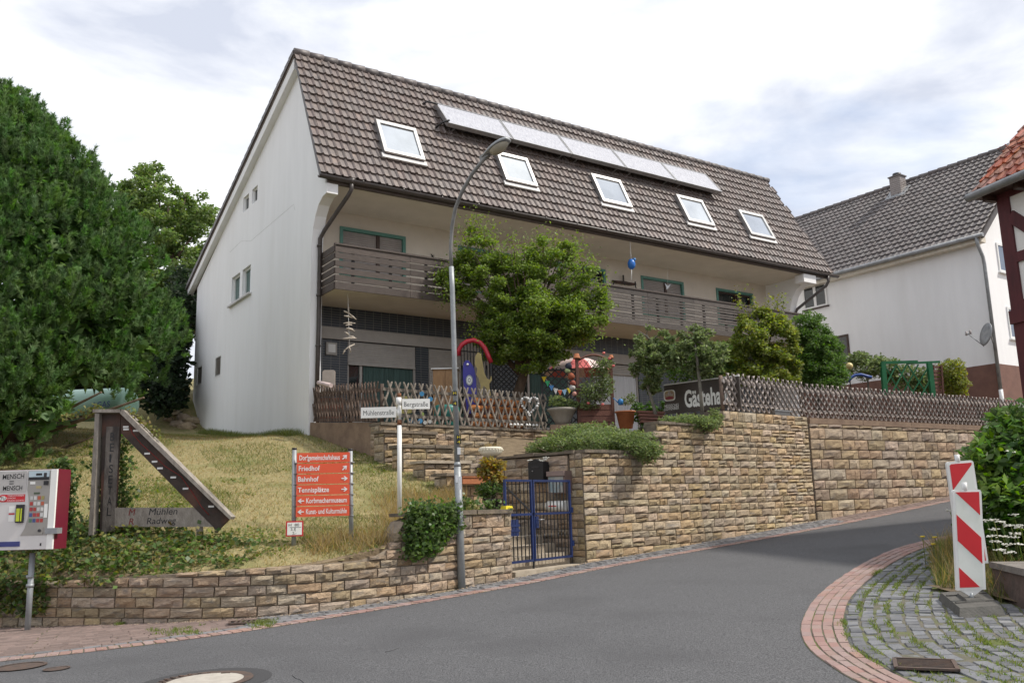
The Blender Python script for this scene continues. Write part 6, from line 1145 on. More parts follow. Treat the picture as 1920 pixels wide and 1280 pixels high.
# letter boxes on the shaded wall
rx = Vector((RETP[1][0] - RETP[0][0], RETP[1][1] - RETP[0][1], 0)).normalized(); rnv = Vector((rx.y, -rx.x, 0)); rp0 = np.array([RETP[0][0], RETP[0][1], 0])
def onret(x_, y_): return V3(on_plane(x_, y_, rp0 + np.array([*rnv]) * .05, np.array([*rnv])))
def wallbox(name, label, cat, pa, pb, d, m):
    a = onret(*pa); b_ = onret(*pb); t = thing(name, label, cat, tuple(a)); L_ = (b_ - a).dot(rx); a0 = Vector((a.x, a.y, 0)); return t, a0, L_, b_.z, a.z, board(MB(), a0, rx, rnv, 0, L_, b_.z, a.z, -.04, d).build('body', m, t)
t, a0, L_, z0, z1, bo = wallbox('mailbox', 'black mailbox under a white flower garland on the shaded wall', 'mailbox', (999, 868), (1028, 902), .14, M_BLACK); MB().prism([a0 + rx * -.01 + rnv * .15 + UP * (z1), a0 + rx * (L_ + .01) + rnv * .15 + UP * z1, a0 + rx * (L_ * .5) + rnv * .15 + UP * (z1 + .07)], rnv * -.17).build('lid', M_BLACK, t); board(MB(), a0, rx, rnv, L_ * .25, L_ * .75, z1 - .10, z1 - .07, .14, .15).build('slot', M_DARKMETAL, t); MB().tube([a0 + rx * (L_ * .3) + rnv * .14 + UP * (z1 - .16), a0 + rx * (L_ * .3) + rnv * .155 + UP * (z1 - .16)], .012, 8).build('lock', M_ALU, t)
t2, a0, L_, z0, z1, bo = wallbox('mailbox', 'brown papered mailbox with decorated front on the shaded wall', 'mailbox', (1037, 884), (1071, 924), .16, mat('brown_box', (.17, .115, .10), rough=.6)); board(MB(), a0, rx, rnv, .02, L_ - .05, z0 + .02, z1 - .1, .16, .165).build('front_print', mat('faded_print', (.36, .36, .34), (.2, .27, .3), rough=.6, scale=7, contrast=(.4, .6)), t2); board(MB(), a0, rx, rnv, .0, L_, z1 - .09, z1, .16, .2).build('lid', mat('brown_lid', (.26, .19, .17), rough=.6), t2)
t3, a0, L_, z0, z1, bo = wallbox('newspaper_tube', 'white newspaper tube with red mark below the mailboxes', 'newspaper tube', (1033, 939), (1069, 957), .0, M_SIGNW); cz = (z0 + z1) / 2; MB().tube([a0 + rnv * .08 + UP * cz, a0 + rx * L_ + rnv * .08 + UP * cz], (z1 - z0) * .52, 14).build('tube', M_SIGNW, t3); MB().bar(a0 + rx * (L_ * .2) + rnv * (.08 + (z1 - z0) * .52) + UP * cz, a0 + rx * (L_ * .6) + rnv * (.08 + (z1 - z0) * .52) + UP * cz, .006, .02).build('red_mark', M_REDP, t3)
gl_ = thing('flower_garland', 'white artificial flower garland on top of the black mailbox', 'garland', tuple(onret(1000, 866))); MB().tube([onret(998, 864) + rnv * .1, onret(1012, 867) + rnv * .1, onret(1033, 857) + rnv * .1], .008, 5).build('wire', M_BARKG, gl_); b = MB()
for _ in range(46): t_ = rng.uniform(); c = np.array(onret(998 + 35 * t_, 864 + 4 * math.sin(t_ * 3.1) - 7 * t_ * t_) + rnv * .1) + rng.normal(size=3) * .018; b.lathe(c, [(0, .012), (.014, .01), (.017, 0), (0, -.008)], 6)
b.build('blossom', M_FLOWER, gl_)['kind'] = 'stuff'
yc = thing('yellow_ornament', 'small yellow plastic lump on the pier corner next to the gate', 'ornament', at(961, 957, 14.7)); c = V3((-.16, 14.72, 1.525)); MB().hexa([c + gx * a + gnv * b_ + UP * z for z, k in ((0, 1), (.055, .8)) for a, b_ in ((-.1 * k, .06 * k), (.1 * k, .06 * k), (.1 * k, -.06 * k), (-.1 * k, -.06 * k))]).build('cap_body', M_YEL, yc)
# lattice fences
def lattice_fence(label, p0, p1, z0, z1, h, spacing, run, m, m2=None, w=.05, posts=2.0, group=None, lean_first=1):
    """hunter fence: two crossed layers of half-round slats on two rails; z0/z1 base height at the ends"""
    p0 = np.asarray(p0, float); p1 = np.asarray(p1, float); L_ = float(np.linalg.norm(p1 - p0)); x_ = Vector((*((p1 - p0) / L_), 0)); n_v = Vector((x_.y, -x_.x, 0)); mid = (p0 + p1) / 2; root = thing('lattice_fence', label, 'fence', (*mid, (z0 + z1) / 2), group=group); zs = lambda s_: z0 + (z1 - z0) * s_ / L_
    for zz_ in (.16, h - .17):
        a = Vector((*p0, z0 + zz_)); b_ = Vector((*p1, z1 + zz_)); MB().bar(a, b_, .045, .07).build('rail', m, root)
    for s_ in np.arange(0.02, L_, posts): q = Vector((*p0, 0)) + x_ * s_ - n_v * .06; MB().tube([q + UP * (zs(s_) - .1), q + UP * (zs(s_) + h - .05)], .045, 8).build('post', M_SLATD, root)
    for sgn, dn, mm in ((1, .045, m), (-1, .075, m2 or m)):
        hw_ = w / 2; ln_ = math.hypot(h, run); sl = MB(); pr_ = [(-hw_, 0), (hw_, 0), (hw_ * .8, .018), (0, .028), (-hw_ * .8, .018)]; k_ = len(pr_); v = [(a, b_, 0) for a, b_ in pr_] + [(a, b_, ln_ - .02) for a, b_ in pr_] + [(0, .012, ln_ + .02)]; f_ = [tuple(range(k_))] + [(i, (i + 1) % k_, k_ + (i + 1) % k_, k_ + i) for i in range(k_)] + [(k_ + i, k_ + (i + 1) % k_, 2 * k_) for i in range(k_)]; me = sl.add(v, [tuple(reversed(q)) for q in f_]).mesh('slat', mm)
        s_ = -run if sgn > 0 else 0.0; smax = L_ if sgn > 0 else L_ + run
        while s_ < smax:
            fs = sorted(((0 - s_) / (sgn * run), (L_ - s_) / (sgn * run))); f0 = max(0.0, fs[0]); f1 = min(1.0, fs[1])
            if f1 - f0 > .15:
                o_ = Vector((0, 0, h * f0)) + x_ * (sgn * run * f0) + Vector((*p0, zs(min(max(s_, 0), L_)))) + x_ * s_ + n_v * (dn - .02); up_ = (x_ * (sgn * run) + UP * h).normalized(); sx = n_v.cross(up_).normalized(); piece('slat', me, frame_M(o_, sx, n_v, up_ * (f1 - f0)) @ Matrix.Rotation(rng.normal() * .012, 4, 'Y'), root)
            s_ += spacing
    return root
lattice_fence('dense brown lattice fence running from the house corner to the terrace corner', hw(.12, -.12), TA + np.array([-.02, .12]), 3.72, 3.47, .86, .135, .26, M_SLATD, w=.05, posts=1.6)
lattice_fence('open grey lattice fence on the terrace wall in front of the maple', TA + TD * .05 + np.array([0.02, 0.05]), TB + TD * .02, 3.45, 3.45, .90, .215, .36, M_SLAT, w=.048, posts=1.65)
lattice_fence('grey-brown lattice fence on top of the tall stepped wall', CORNER + DMV * 4.68 + NMV * .14, JOINT + NMV * .14 + DMV * .1, 3.56, 3.56, .84, .2, .72, M_SLAT_LIT, M_SLATG, posts=2.0)
lattice_fence('long lattice fence on the coping of the reddish block wall', JOINT + NRV * .16 + DRV * .1, FAR_R + NRV * .16, 3.53, 3.53, .84, .2, .72, M_SLAT_LIT, M_SLATG, posts=2.0)
# guest house board
gl0 = at(1247, 748, 21.2); gr0 = at(1366, 739, 20.05); x, up, n = plane_frame(gl0, gr0); Lg = (V3(gr0) - V3(gl0)).xy.length; zt1 = (at(1248, 722, 21.2)[2] + at(1365, 709, 20.05)[2]) / 2; gs = thing('guest_house_board', 'dark brown board with large white lettering behind the fence end', 'sign', (gl0[0], gl0[1], 3.4)); c = Vector((gl0[0], gl0[1], 0))
board(MB(), c, x, n, 0, Lg + .3, zt1 - .70, zt1, -.02, .02).build('panel', mat('brown_board', (.065, .05, .04), (.045, .036, .03), rough=.5, scale=3), gs); board(MB(), c, x, n, 0, Lg + .3, zt1 + .001, zt1 + .03, -.025, .025).build('top_edge', M_WPAINT, gs)
def gpx(px_, py_): p = V3(on_plane(px_, py_, np.array(c) + np.array(n) * .021, np.array(n))); return p
a = gpx(1284.5, 763); b_ = gpx(1357, 757); fit_text('Gästehaus', M_SIGNW, 'lettering', a, x, UP, (b_ - a).xy.length * 1.20, gpx(1285, 732).z - a.z + .0, gs, bold=.03)
a = gpx(1246, 752.5); b_ = gpx(1265.5, 730); wl_, hl2 = (b_ - a).dot(x), b_.z - a.z; rr2 = .07
def rrect(w, h, r_): return [(cx + r_ * math.cos(t), cy + r_ * math.sin(t)) for cx, cy, t0 in ((w - r_, h - r_, 0), (r_, h - r_, 90), (r_, r_, 180), (w - r_, r_, 270)) for t in [R(t0 + q) for q in (0, 30, 60, 90)]]
em = MB().prism([a + x * u_ + UP * w_ for u_, w_ in rrect(wl_, hl2, rr2)], n * .012).build('emblem', M_SIGNW, gs); MB().prism([a + n * .0125 + x * (u_ + wl_ * .07) + UP * (w_ + hl2 * .07) for u_, w_ in rrect(wl_ * .86, hl2 * .86, rr2)], n * .004).build('emblem_field', mat('emblem_gold', (.42, .32, .16), (.3, .22, .16), rough=.6, scale=9), em)
MB().prism([a + n * .017 + x * (wl_ * u_) + UP * (hl2 * w_) for u_, w_ in ((.12, .2), (.5, .14), (.88, .2), (.84, .34), (.5, .42), (.16, .34))], n * .003).build('emblem_red', mat('emblem_red', (.25, .03, .05), rough=.6), em); MB().prism([a + n * .017 + x * (wl_ * u_) + UP * (hl2 * w_) for u_, w_ in ((.2, .5), (.8, .5), (.86, .62), (.66, .58), (.6, .84), (.5, .9), (.4, .84), (.34, .58), (.14, .62))], n * .003).build('emblem_crest', mat('emblem_grey', (.5, .46, .44), (.3, .26, .25), rough=.6, scale=20), em)
a = gpx(1246.5, 764); b_ = gpx(1273, 764); fit_text('HESSISCHES', M_SIGNW, 'small_lettering', a, x, UP, (b_ - a).dot(x), .07, gs); fit_text('LÖWENBIER', M_SIGNW, 'small_lettering', gpx(1247, 769.5), x, UP, (b_ - a).dot(x), .07, gs)
for w in (.3, Lg * .6, Lg + .1): board(MB(), c, x, n, w, w + .07, 3.3, zt1 - .05, -.09, -.021).build('stake', M_DKWOOD, gs)
# warning boards
def beacon(label, TL, TR, BR, BL, Y, flip, base, show):
    tl, tr, br_, bl = [V3(at(*q, Y)) for q in (TL, TR, BR, BL)]; cen = (bl + br_) / 2; t = thing('warning_beacon', label, 'traffic beacon', (cen.x, cen.y, zr(cen.x, cen.y)), group='red and white warning beacons'); n = Vector((0, -1, 0))
    q = lambda u_, w_, d: (bl.lerp(br_, u_)).lerp(tl.lerp(tr, u_), w_) + n * d
    arcs = [(0.0, 0.0), (1, 0), (1, .975), (.97, .993), (.9, 1), (.1, 1), (.03, .993), (0, .975)]; MB().prism([q(u_, w_, -.02) for u_, w_ in arcs], n * .04).build('board', M_WPAINT, t)
    MB().prism([q(.09, .025, .0201), q(.91, .025, .0201), q(.91, .978, .0201), q(.09, .978, .0201)], n * .003).build('reflective_face', mat('reflective_white', (.68, .70, .66), (.58, .61, .55), rough=.35, scale=4, contrast=(.45, .7)), t)
    def clip(poly, f):
        o_ = []
        for i in range(len(poly)):
            a_, b2_ = poly[i], poly[(i + 1) % len(poly)]; fa_, fb_ = f(a_), f(b2_)
            if fa_ >= 0: o_.append(a_)
            if fa_ * fb_ < 0: k = fa_ / (fa_ - fb_); o_.append((a_[0] + (b2_[0] - a_[0]) * k, a_[1] + (b2_[1] - a_[1]) * k))
        return o_
    sl = .235                                              # stripe rise across the board, as a share of its height
    for w0, w1 in show:
        P_ = [(.09, w0 + (sl if not flip else 0)), (.91, w0 + (0 if not flip else sl)), (.91, w1 + (0 if not flip else sl)), (.09, w1 + (sl if not flip else 0))]; P_ = clip(clip(P_, lambda p: p[1] - .027), lambda p: .976 - p[1])
        if len(P_) > 2: MB().prism([q(u_, w_, .0235) for u_, w_ in P_], n * .003).build('red_stripe', M_REDP, t)
    tp = q(.45, 1, 0); MB().tube([tp - UP * .01, tp + (tl - bl).normalized() * .075], .028, 8).build('top_peg', M_WPAINT, t); fo = q(.5, 0, 0); ft = Vector((fo.x, fo.y, zr(fo.x, fo.y) + .1)); MB().prism([q(.12, 0, -.015), q(.88, 0, -.015), q(.6, -.055, -.015), q(.4, -.055, -.015)], n * .03).build('neck', M_WPAINT, t); MB().tube([q(.5, -.03, 0), ft], .025, 8).build('foot_peg', M_STEEL, t); return t, cen
beacon('leaning front warning board with red stripes on white, plate-footed on the cobbles', (1784, 918), (1838, 917), (1847, 1104), (1793, 1106), 9.3, False, True, [(-.235, -.01), (.255, .515), (.74, .975)])
beacon('rear warning board with rounded top, half hidden behind the front one', (1773, 866), (1823, 862), (1852, 1055), (1800, 1058), 10.15, True, True, [(-.25, 0), (.22, .48), (.72, .96)] [::-1])
M_RUB = mat('recycled_rubber', (.105, .10, .09), (.075, .072, .065), rough=.9, scale=12, bump=.4)
fp = onroad(1825, 1140); t = thing('beacon_foot_plate', 'dark recycled rubber foot plate under the front warning board', 'foot plate', tuple(fp)); q4 = [onroad(*q) for q in ((1757, 1125), (1798, 1161), (1888, 1155), (1848, 1118))]; top = [p * .86 + fp * .14 for p in q4]; MB().hexa([p + np.array([0, 0, -.02]) for p in (q4[0], q4[1], q4[2], q4[3])] + [p + np.array([0, 0, .095]) for p in (top[0], top[1], top[2], top[3])]).build('slab', M_RUB, t)
mid_ = [p * .42 + fp * .58 for p in q4]; MB().hexa([p + np.array([0, 0, .09]) for p in mid_] + [p * .9 + fp * .1 + np.array([0, 0, .125]) for p in mid_]).build('socket', M_RUB, t)
for k in (.25, .75): a = (q4[0] * (1 - k) + q4[1] * k) * .8 + fp * .2; b_ = (q4[3] * (1 - k) + q4[2] * k) * .8 + fp * .2; MB().bar(a + np.array([0, 0, .095]), b_ + np.array([0, 0, .095]), .04, .025).build('grip_rib', M_RUB, t)
sbk = thing('stone_block', 'low dark sandstone block at the right edge behind the foot plate', 'stone block', (5.7, 9.6, .45)); v0 = [(5.02, 8.95), (7.0, 8.6), (7.3, 9.7), (5.28, 10.1)]; b = MB(); vv = [(x_, y_, zr(x_, y_) - .05) for x_, y_ in v0] + [(x_ + rng.normal() * .02, y_ + rng.normal() * .02, zr(5.5, 9.5) + .30 + rng.normal() * .012) for x_, y_ in v0]; sbo = b.hexa(vv).build('block', mat('dark_sandstone', (.13, .085, .07), (.08, .06, .05), rough=.95, scale=5, bump=.9, bscale=14), sbk); MB().hexa([(x_ * 1.0 - .03, y_ - .03, zr(5.5, 9.5) + .32) for x_, y_ in v0] + [(x_ - .02, y_ - .02, zr(5.5, 9.5) + .39 + rng.normal() * .01) for x_, y_ in v0]).build('slab', mat('grey_slab', (.2, .18, .16), (.14, .125, .11), rough=.95, scale=5, bump=.7, bscale=20), sbk)
# manholes and grates
def disc(b, c, r0, r1, lift, n_=40):
    v = [(c[0] + r_ * math.cos(a), c[1] + r_ * math.sin(a), zr(c[0] + r_ * math.cos(a), c[1] + r_ * math.sin(a)) + lift) for r_ in ((r0, r1) if r0 else (r1,)) for a in np.linspace(0, 2 * math.pi, n_, endpoint=False)]
    return b.add(v, [(k, n_ + k, n_ + (k + 1) % n_, (k + 1) % n_) for k in range(n_)] if r0 else [tuple(range(n_))])
mc = onroad(383, 1277); mh = thing('manhole_cover', 'round concrete-filled manhole cover with rusty iron rim at the bottom edge', 'manhole', tuple(mc)); disc(MB(), mc, .4, .56, .004).build('asphalt_collar', M_ASPH2, mh); disc(MB(), mc, .325, .405, .010).build('iron_ring', M_IRON, mh); disc(MB(), mc, 0, .326, .008).build('concrete_fill', mat('manhole_concrete', (.42, .39, .34), (.34, .31, .27), rough=.9, scale=12, bump=.3), mh)
for k in range(28): a = 2 * math.pi * k / 28; MB().bar((mc[0] + .345 * math.cos(a), mc[1] + .345 * math.sin(a), zr(mc[0], mc[1]) + .013), (mc[0] + .385 * math.cos(a), mc[1] + .385 * math.sin(a), zr(mc[0], mc[1]) + .013), .03, .008).build('rim_lug', M_IRON, mh)
MB().box(mc[0] + .05, mc[0] + .13, mc[1] + .28, mc[1] + .34, zr(*mc[:2]) + .0, zr(*mc[:2]) + .022).build('lifting_pocket', M_IRON, mh)
for (px_, py_, r_, lab) in ((38, 1250, .24, 'larger rusty iron cover in the asphalt at the lower left'), (106, 1254, .12, 'smallest rusty round valve cover at the lower left')):
    c = onroad(px_, py_); t = thing('valve_cover', lab, 'utility cover', tuple(c)); disc(MB(), c, 0, r_, .007).build('lid', M_IRON, t); disc(MB(), c, r_ * .86, r_, .012).build('rim', M_IRON, t)
def grate(label, p, dx, dy, w, l, nbar, along):
    t = thing('drain_grate', label, 'drain', tuple(p)); x_ = Vector((*dx, 0)).normalized(); y_ = Vector((-x_.y, x_.x, 0)); c = V3(p) + UP * .02; q = lambda a, b_, z: c + x_ * a + y_ * b_ + UP * z; MB().add([q(-l / 2, -w / 2, -.004), q(l / 2, -w / 2, -.004), q(l / 2, w / 2, -.004), q(-l / 2, w / 2, -.004)], [(0, 1, 2, 3)]).build('pit_shade', M_BLACK, t)  # flat black sheet stands in for the shade inside the drain
    for (a, b_) in (((-l / 2, -w / 2), (l / 2, -w / 2)), ((-l / 2, w / 2), (l / 2, w / 2)), ((-l / 2, -w / 2), (-l / 2, w / 2)), ((l / 2, -w / 2), (l / 2, w / 2))): MB().bar(q(*a, .004), q(*b_, .004), .03, .016).build('frame_bar', M_IRON, t)
    for k in range(1, nbar):
        f_ = -.5 + k / nbar
        if along: MB().bar(q(-l / 2, w * f_, .004), q(l / 2, w * f_, .004), .018, .006).build('bar', M_IRON, t)
        else: MB().bar(q(l * f_, -w / 2, .004), q(l * f_ + .03, w / 2, .004), .025, .014).build('bar', M_IRON, t)
grate('rusty drain grate in the gutter below the low road wall', onroad(468, 1168), (.9, .28), None, .26, .48, 8, False); grate('dark drain grate in the cobbles at the lower right', onroad(1735, 1250), (.93, -.36), None, .42, .42, 8, True)
# ------------------------------------------------------------------ garden and terrace things
def pot(b, c, r0, r1, h, rim=.03, n_=18): return b.lathe(c, [(0, 0), (r0, 0), (r1 * .96, h - rim), (r1 * 1.08, h - rim), (r1 * 1.08, h), (r1 * .9, h), (r1 * .85, h - .05), (0, h - .05)], n_)
p = (-.50, 18.22, 2.575); t = thing('shell_bowl', 'cream ribbed bowl planter on the end of the gate side wall', 'planter', p); MB().lathe(p, [(0, 0), (.12, 0), (.20, .05), (.245, .11), (.235, .14), (.25, .155), (.245, .185), (.21, .20), (.18, .19), (.17, .15), (0, .15)], 24).build('bowl', M_CREAMP, t)
for k in range(24): a = 2 * math.pi * k / 24; MB().tube([(p[0] + .247 * math.cos(a), p[1] + .247 * math.sin(a), p[2] + .115), (p[0] + .25 * math.cos(a), p[1] + .25 * math.sin(a), p[2] + .15)], .014, 6).build('rib', M_CREAMP, t)
P_ = np.array(p) + np.c_[rng.normal(size=(130, 2)) * .07, np.full(130, .14)]; V, Fq = blades(P_, .16, .012, .5); mesh_obj('dry_plant', fast_mesh('dry_plant', V, Fq, M_STRAW, rng.uniform(0, 1, len(Fq)), 3), t)
ap = at(925, 950, 15.3); t = thing('potted_acer', 'lime-yellow acer in a black pot behind the pier', 'potted plant', (ap[0], ap[1], 1.42)); pot(MB(), (ap[0], ap[1], 1.42), .10, .15, .28).build('pot', M_BLACK, t); MB().tube([(ap[0], ap[1], 1.6), at(922, 900, 15.3), at(920, 870, 15.3)], [.015, .012, .006], 6).build('stem', M_BARK, t); foliage('foliage', [pxblob(918, 870, 15.3, 18, 14), pxblob(928, 895, 15.3, 16, 16), pxblob(908, 885, 15.3, 12, 12), pxblob(935, 872, 15.3, 12, 9), pxblob(938, 905, 15.3, 9, 9)], 900, .075, L_ACER, t, shell=.2, gaps=.2)
foliage('ivy_foliage', [pxblob(922, 915, 15.25, 22, 14), pxblob(905, 920, 15.3, 14, 12)], 600, .06, L_IVY, t)
tp_ = at(884, 897, 16.9); t = thing('clay_trough', 'terracotta trough on the stair wall behind the lamp', 'planter', (tp_[0], tp_[1], tp_[2] - .1)); board(MB(), Vector((tp_[0], tp_[1], 0)), Vector((TD[0], TD[1], 0)), Vector((TD[1], -TD[0], 0)), -.3, .35, tp_[2] - .1, tp_[2] + .02, -.12, .12).build('trough', M_TERRA, t); board(MB(), Vector((tp_[0], tp_[1], 0)), Vector((TD[0], TD[1], 0)), Vector((TD[1], -TD[0], 0)), -.32, .37, tp_[2] + .021, tp_[2] + .04, -.14, .14).build('rim', M_TERRA, t)
YB = 21.4
def ground_pt(x_, Y): q = at(x_, 780, Y); return q[0], q[1]
gx_, gy_ = ground_pt(1054, YB); z = at(1054, 797, YB)[2]; t = thing('bowl_planter', 'grey bowl planter with green plants left of the wooden trellis box', 'planter', (gx_, gy_, z)); MB().lathe((gx_, gy_, z), [(0, 0), (.16, 0), (.2, .1), (.32, .33), (.36, .36), (.36, .41), (.32, .41), (.3, .36), (0, .36)], 24).build('bowl', M_GREYP, t); foliage('foliage', [pxblob(1045, 752, YB, 16, 11), pxblob(1062, 756, YB, 14, 8), pxblob(1075, 758, YB, 10, 6)], 700, .07, L_COVER, t); MB().box(gx_ - .3, gx_ + .3, gy_ - .3, gy_ + .3, 3.0, z - .002).build('plinth', M_CONC, t)
# wooden box with trellis and rose
a = at(1086, 790, YB); b2 = at(1150, 790, YB + .15); x, up, n = plane_frame(a, b2); Lx = (V3(b2) - V3(a)).xy.length; c = Vector((a[0], a[1], 0)); zb3 = 3.38; zc = at(1100, 757, YB)[2]; zt3 = at(1084, 668, YB)[2]; t = thing('trellis_planter', 'red-brown wooden planter box with arched lattice trellis', 'planter', (a[0], a[1], zb3))
for k in range(4): h_ = (zc - zb3) / 4; board(MB(), c, x, n, .03, Lx - .03, zb3 + k * h_, zb3 + (k + 1) * h_ - .012, -.28, .02).build('plank', M_REDWOOD, t)
for w in (0, Lx): board(MB(), c, x, n, w - .035, w + .035, zb3, zt3 - (0 if w == 0 else .05), -.035, .035).build('post', M_REDWOOD, t)
zs_ = zc + .05; b = MB(); b.tube([c + x * (Lx * f_) + UP * (zt3 - .12 + .16 * math.sin(math.pi * f_)) for f_ in np.linspace(0, 1, 10)], .028, 6).build('arch', M_REDWOOD, t)
hh_ = zt3 - .1 - zs_
for k in range(-6, 9):
    for sg in (1, -1):
        x0 = k * .16; pts_ = [(x0 + sg * hh_ * f_ * .75, zs_ + hh_ * f_) for f_ in np.linspace(0, 1, 22)]; pts_ = [q for q in pts_ if 0 < q[0] < Lx and q[1] < zt3 - .12 + .16 * math.sin(math.pi * q[0] / Lx)]
        if len(pts_) > 2: MB().bar(c + x * pts_[0][0] + UP * pts_[0][1] + n * (.012 * sg), c + x * pts_[-1][0] + UP * pts_[-1][1] + n * (.012 * sg), .012, .022, n).build('lath', M_REDWOOD, t)
rs = thing('climbing_rose', 'climbing rose with green leaves on the arched trellis', 'rose', tuple(at(1112, 762, YB - .1))); foliage('foliage', [pxblob(1122, 700, YB, 18, 22, .2), pxblob(1105, 735, YB - .1, 24, 22, .25), pxblob(1125, 735, YB - .1, 20, 20, .25), pxblob(1135, 682, YB, 16, 14, .2), pxblob(1100, 760, YB - .1, 22, 8, .2), pxblob(1140, 720, YB, 12, 24, .2)], 2200, .065, L_APPLE, rs, shell=.1, gaps=.2); bb = MB(); twigs(bb, at(1112, 765, YB - .1), [at(1105, 720, YB), at(1130, 690, YB), at(1140, 672, YB)], .012, .005); bb.build('stem', M_BARK, rs)
M_PINK = mat('pink_petals', (.6, .16, .14), (.5, .1, .1), rough=.7)
for (x_, y_) in ((1103, 756), (1130, 758), (1150, 686), (1132, 662), (1143, 672)): MB().lathe(at(x_, y_, YB - .25), [(0, .02), (.03, .03), (.04, 0), (.02, -.03), (0, -.03)], 8).build('blossom', M_PINK, rs)
def small_pot(name, label, px_, py_, Y, r0, r1, h, m, cat='flower pot', flip=False):
    p = at(px_, py_, Y); t = thing(name, label, cat, tuple(p)); b = MB(); pot(b, p, r0, r1, h)
    if flip: b.v = [(q[0], q[1], 2 * p[2] + h - q[2]) for q in b.v]; b.f = [tuple(reversed(f_)) for f_ in b.f]
    b.build('pot_body', m, t); return t
small_pot('upturned_pot', 'orange clay pot upturned on the left trellis post', 1081.5, 672.5, YB, .055, .085, .13, M_TERRA, flip=True); small_pot('clay_pot', 'large terracotta pot right of the wooden trellis box', 1174, 803, YB + .1, .16, .24, .42, M_TERRA); small_pot('upturned_pot', 'small ochre pot upturned on the right trellis post', 1146, 672, YB + .1, .04, .06, .09, M_TERRA, flip=True)
t = bpy.data.objects['clay_pot']; foliage('plant', [pxblob(1175, 752, YB + .1, 12, 8), pxblob(1185, 745, YB + .1, 8, 8)], 240, .06, L_APPLE, t)
ws2 = thing('watering_can', 'small blue watering can by the terracotta pot', 'watering can', tuple(at(1163, 760, YB - .1))); q = at(1164, 759, YB - .1); M_CAN = mat('blue_plastic', (.03, .2, .5), rough=.4); MB().lathe(q, [(0, 0), (.06, 0), (.065, .12), (.03, .15), (0, .15)], 14).build('body', M_CAN, ws2); MB().tube([q + np.array([-.05, 0, .05]), q + np.array([-.18, 0, .18])], .012, 6).build('spout', M_CAN, ws2)
# wooden steps / crates
for k in range(4):
    a = at(1195 + k * 2, 772 + k * 6, 20.9 - k * .25); b2 = at(1245, 774 + k * 6, 20.9 - k * .25); 
    t = tag(MB().bar(a, b2, .26, .05).build('timber_tread', M_REDWOOD), ('top', 'second', 'third', 'lowest')[k] + ' dark red-brown timber tread of the garden steps near the brown board', 'step'); t['group'] = 'timber garden steps'
small_tree('dark_shrub', 'dark green low shrub between the terracotta pot and the brown board', (*at(1215, 800, 22)[:2], 3.37), [at(1215, 780, 22)], clump_crown([(1185, 765), (1200, 748), (1225, 742), (1248, 755), (1250, 800), (1180, 805)], 22, .3, 26, (6, 11)), 1800, .07, L_LAUREL, cat='bush')
# parasol, bunting, dark lattice screens
pc_ = at(1083, 692, 23.4); t = thing('garden_parasol', 'pink and white striped parasol behind the trellis', 'parasol', (pc_[0], pc_[1], 3.37)); M_PKW = mat('pale_pink_cloth', (.75, .6, .58), rough=.8); M_PK = mat('pink_cloth', (.6, .14, .14), rough=.8)
for k in range(10):
    a0, a1 = 2 * math.pi * k / 10, 2 * math.pi * (k + 1) / 10; v = []
    for r_, dz in ((.02, .32), (.35, .26), (.7, .1), (.95, -.1)): v += [(pc_[0] + r_ * math.cos(a), pc_[1] + r_ * math.sin(a), pc_[2] + dz) for a in (a0, a1)]
    MB().add(v, [(2 * i, 2 * i + 1, 2 * i + 3, 2 * i + 2) for i in range(3)], True).build('canopy_panel', M_PK if k % 2 else M_PKW, t)
MB().tube([(pc_[0], pc_[1], 3.37), (pc_[0], pc_[1], pc_[2] + .35)], .02, 8).build('pole', M_WPAINT, t)
def screen(label, pxs, Y, m, sp=.14, group=None):
    (x0, y0), (x1, y1) = pxs; a = at(x0, y1, Y); b2 = at(x1, y1, Y); zt4 = at((x0 + x1) / 2, y0, Y)[2]; zb4 = min(a[2], 3.4); L_ = b2[0] - a[0]; t = thing('lattice_screen', label, 'trellis', (a[0], Y, zb4), group=group); H4 = zt4 - zb4
    for w in (0, L_): MB().box(a[0] + w - .025, a[0] + w + .025, Y - .02, Y + .02, zb4, zt4).build('post', m, t)
    for z in (zb4 + .05, zt4 - .05): MB().box(a[0] + .026, a[0] + L_ - .026, Y - .015, Y + .015, z - .02, z + .02).build('rail', m, t)
    for sg in (1, -1):
        k = -H4
        while k < L_ + H4:
            pts_ = [(k + sg * H4 * f_ + (0 if sg > 0 else 0), f_ * H4) for f_ in (0, 1)]; (xa, za), (xb, zb5) = pts_
            lo, hi = 0.0, 1.0
            for f_ in np.linspace(0, 1, 60):
                pass
            fs = [f_ for f_ in np.linspace(0, 1, 60) if 0 <= xa + (xb - xa) * f_ <= L_]
            if len(fs) > 4: MB().bar((a[0] + xa + (xb - xa) * fs[0], Y + .018 * sg, zb4 + H4 * fs[0]), (a[0] + xa + (xb - xa) * fs[-1], Y + .018 * sg, zb4 + H4 * fs[-1]), .012, .03).build('lath', m, t)
            k += sp
    return t
screen('dark lattice screen behind the maple trunk', ((925, 665), (982, 745)), 24.0, M_BLACK); screen('dark lattice screen hung with bunting behind the bowl planter', ((1018, 690), (1083, 765)), 22.6, M_BLACK, .2)
bun = thing('bunting', 'string of colourful pennants on the dark lattice screen', 'bunting', tuple(at(1050, 730, 22.4))); line = [at(x_, y_, 22.4) for x_, y_ in ((1020, 706), (1028, 716), (1037, 726), (1047, 731), (1057, 731), (1068, 727), (1075, 722))]; MB().tube(line, .006, 5).build('cord', M_WPAINT, bun)
pcs = [(.75, .55, .03), (.06, .5, .2), (.1, .3, .65), (.8, .8, .78), (.6, .13, .06), (.3, .5, .7), (.8, .65, .05), (.05, .4, .15)]; Lq = path_len(np.array(line)[:, [0, 2]]) if False else None
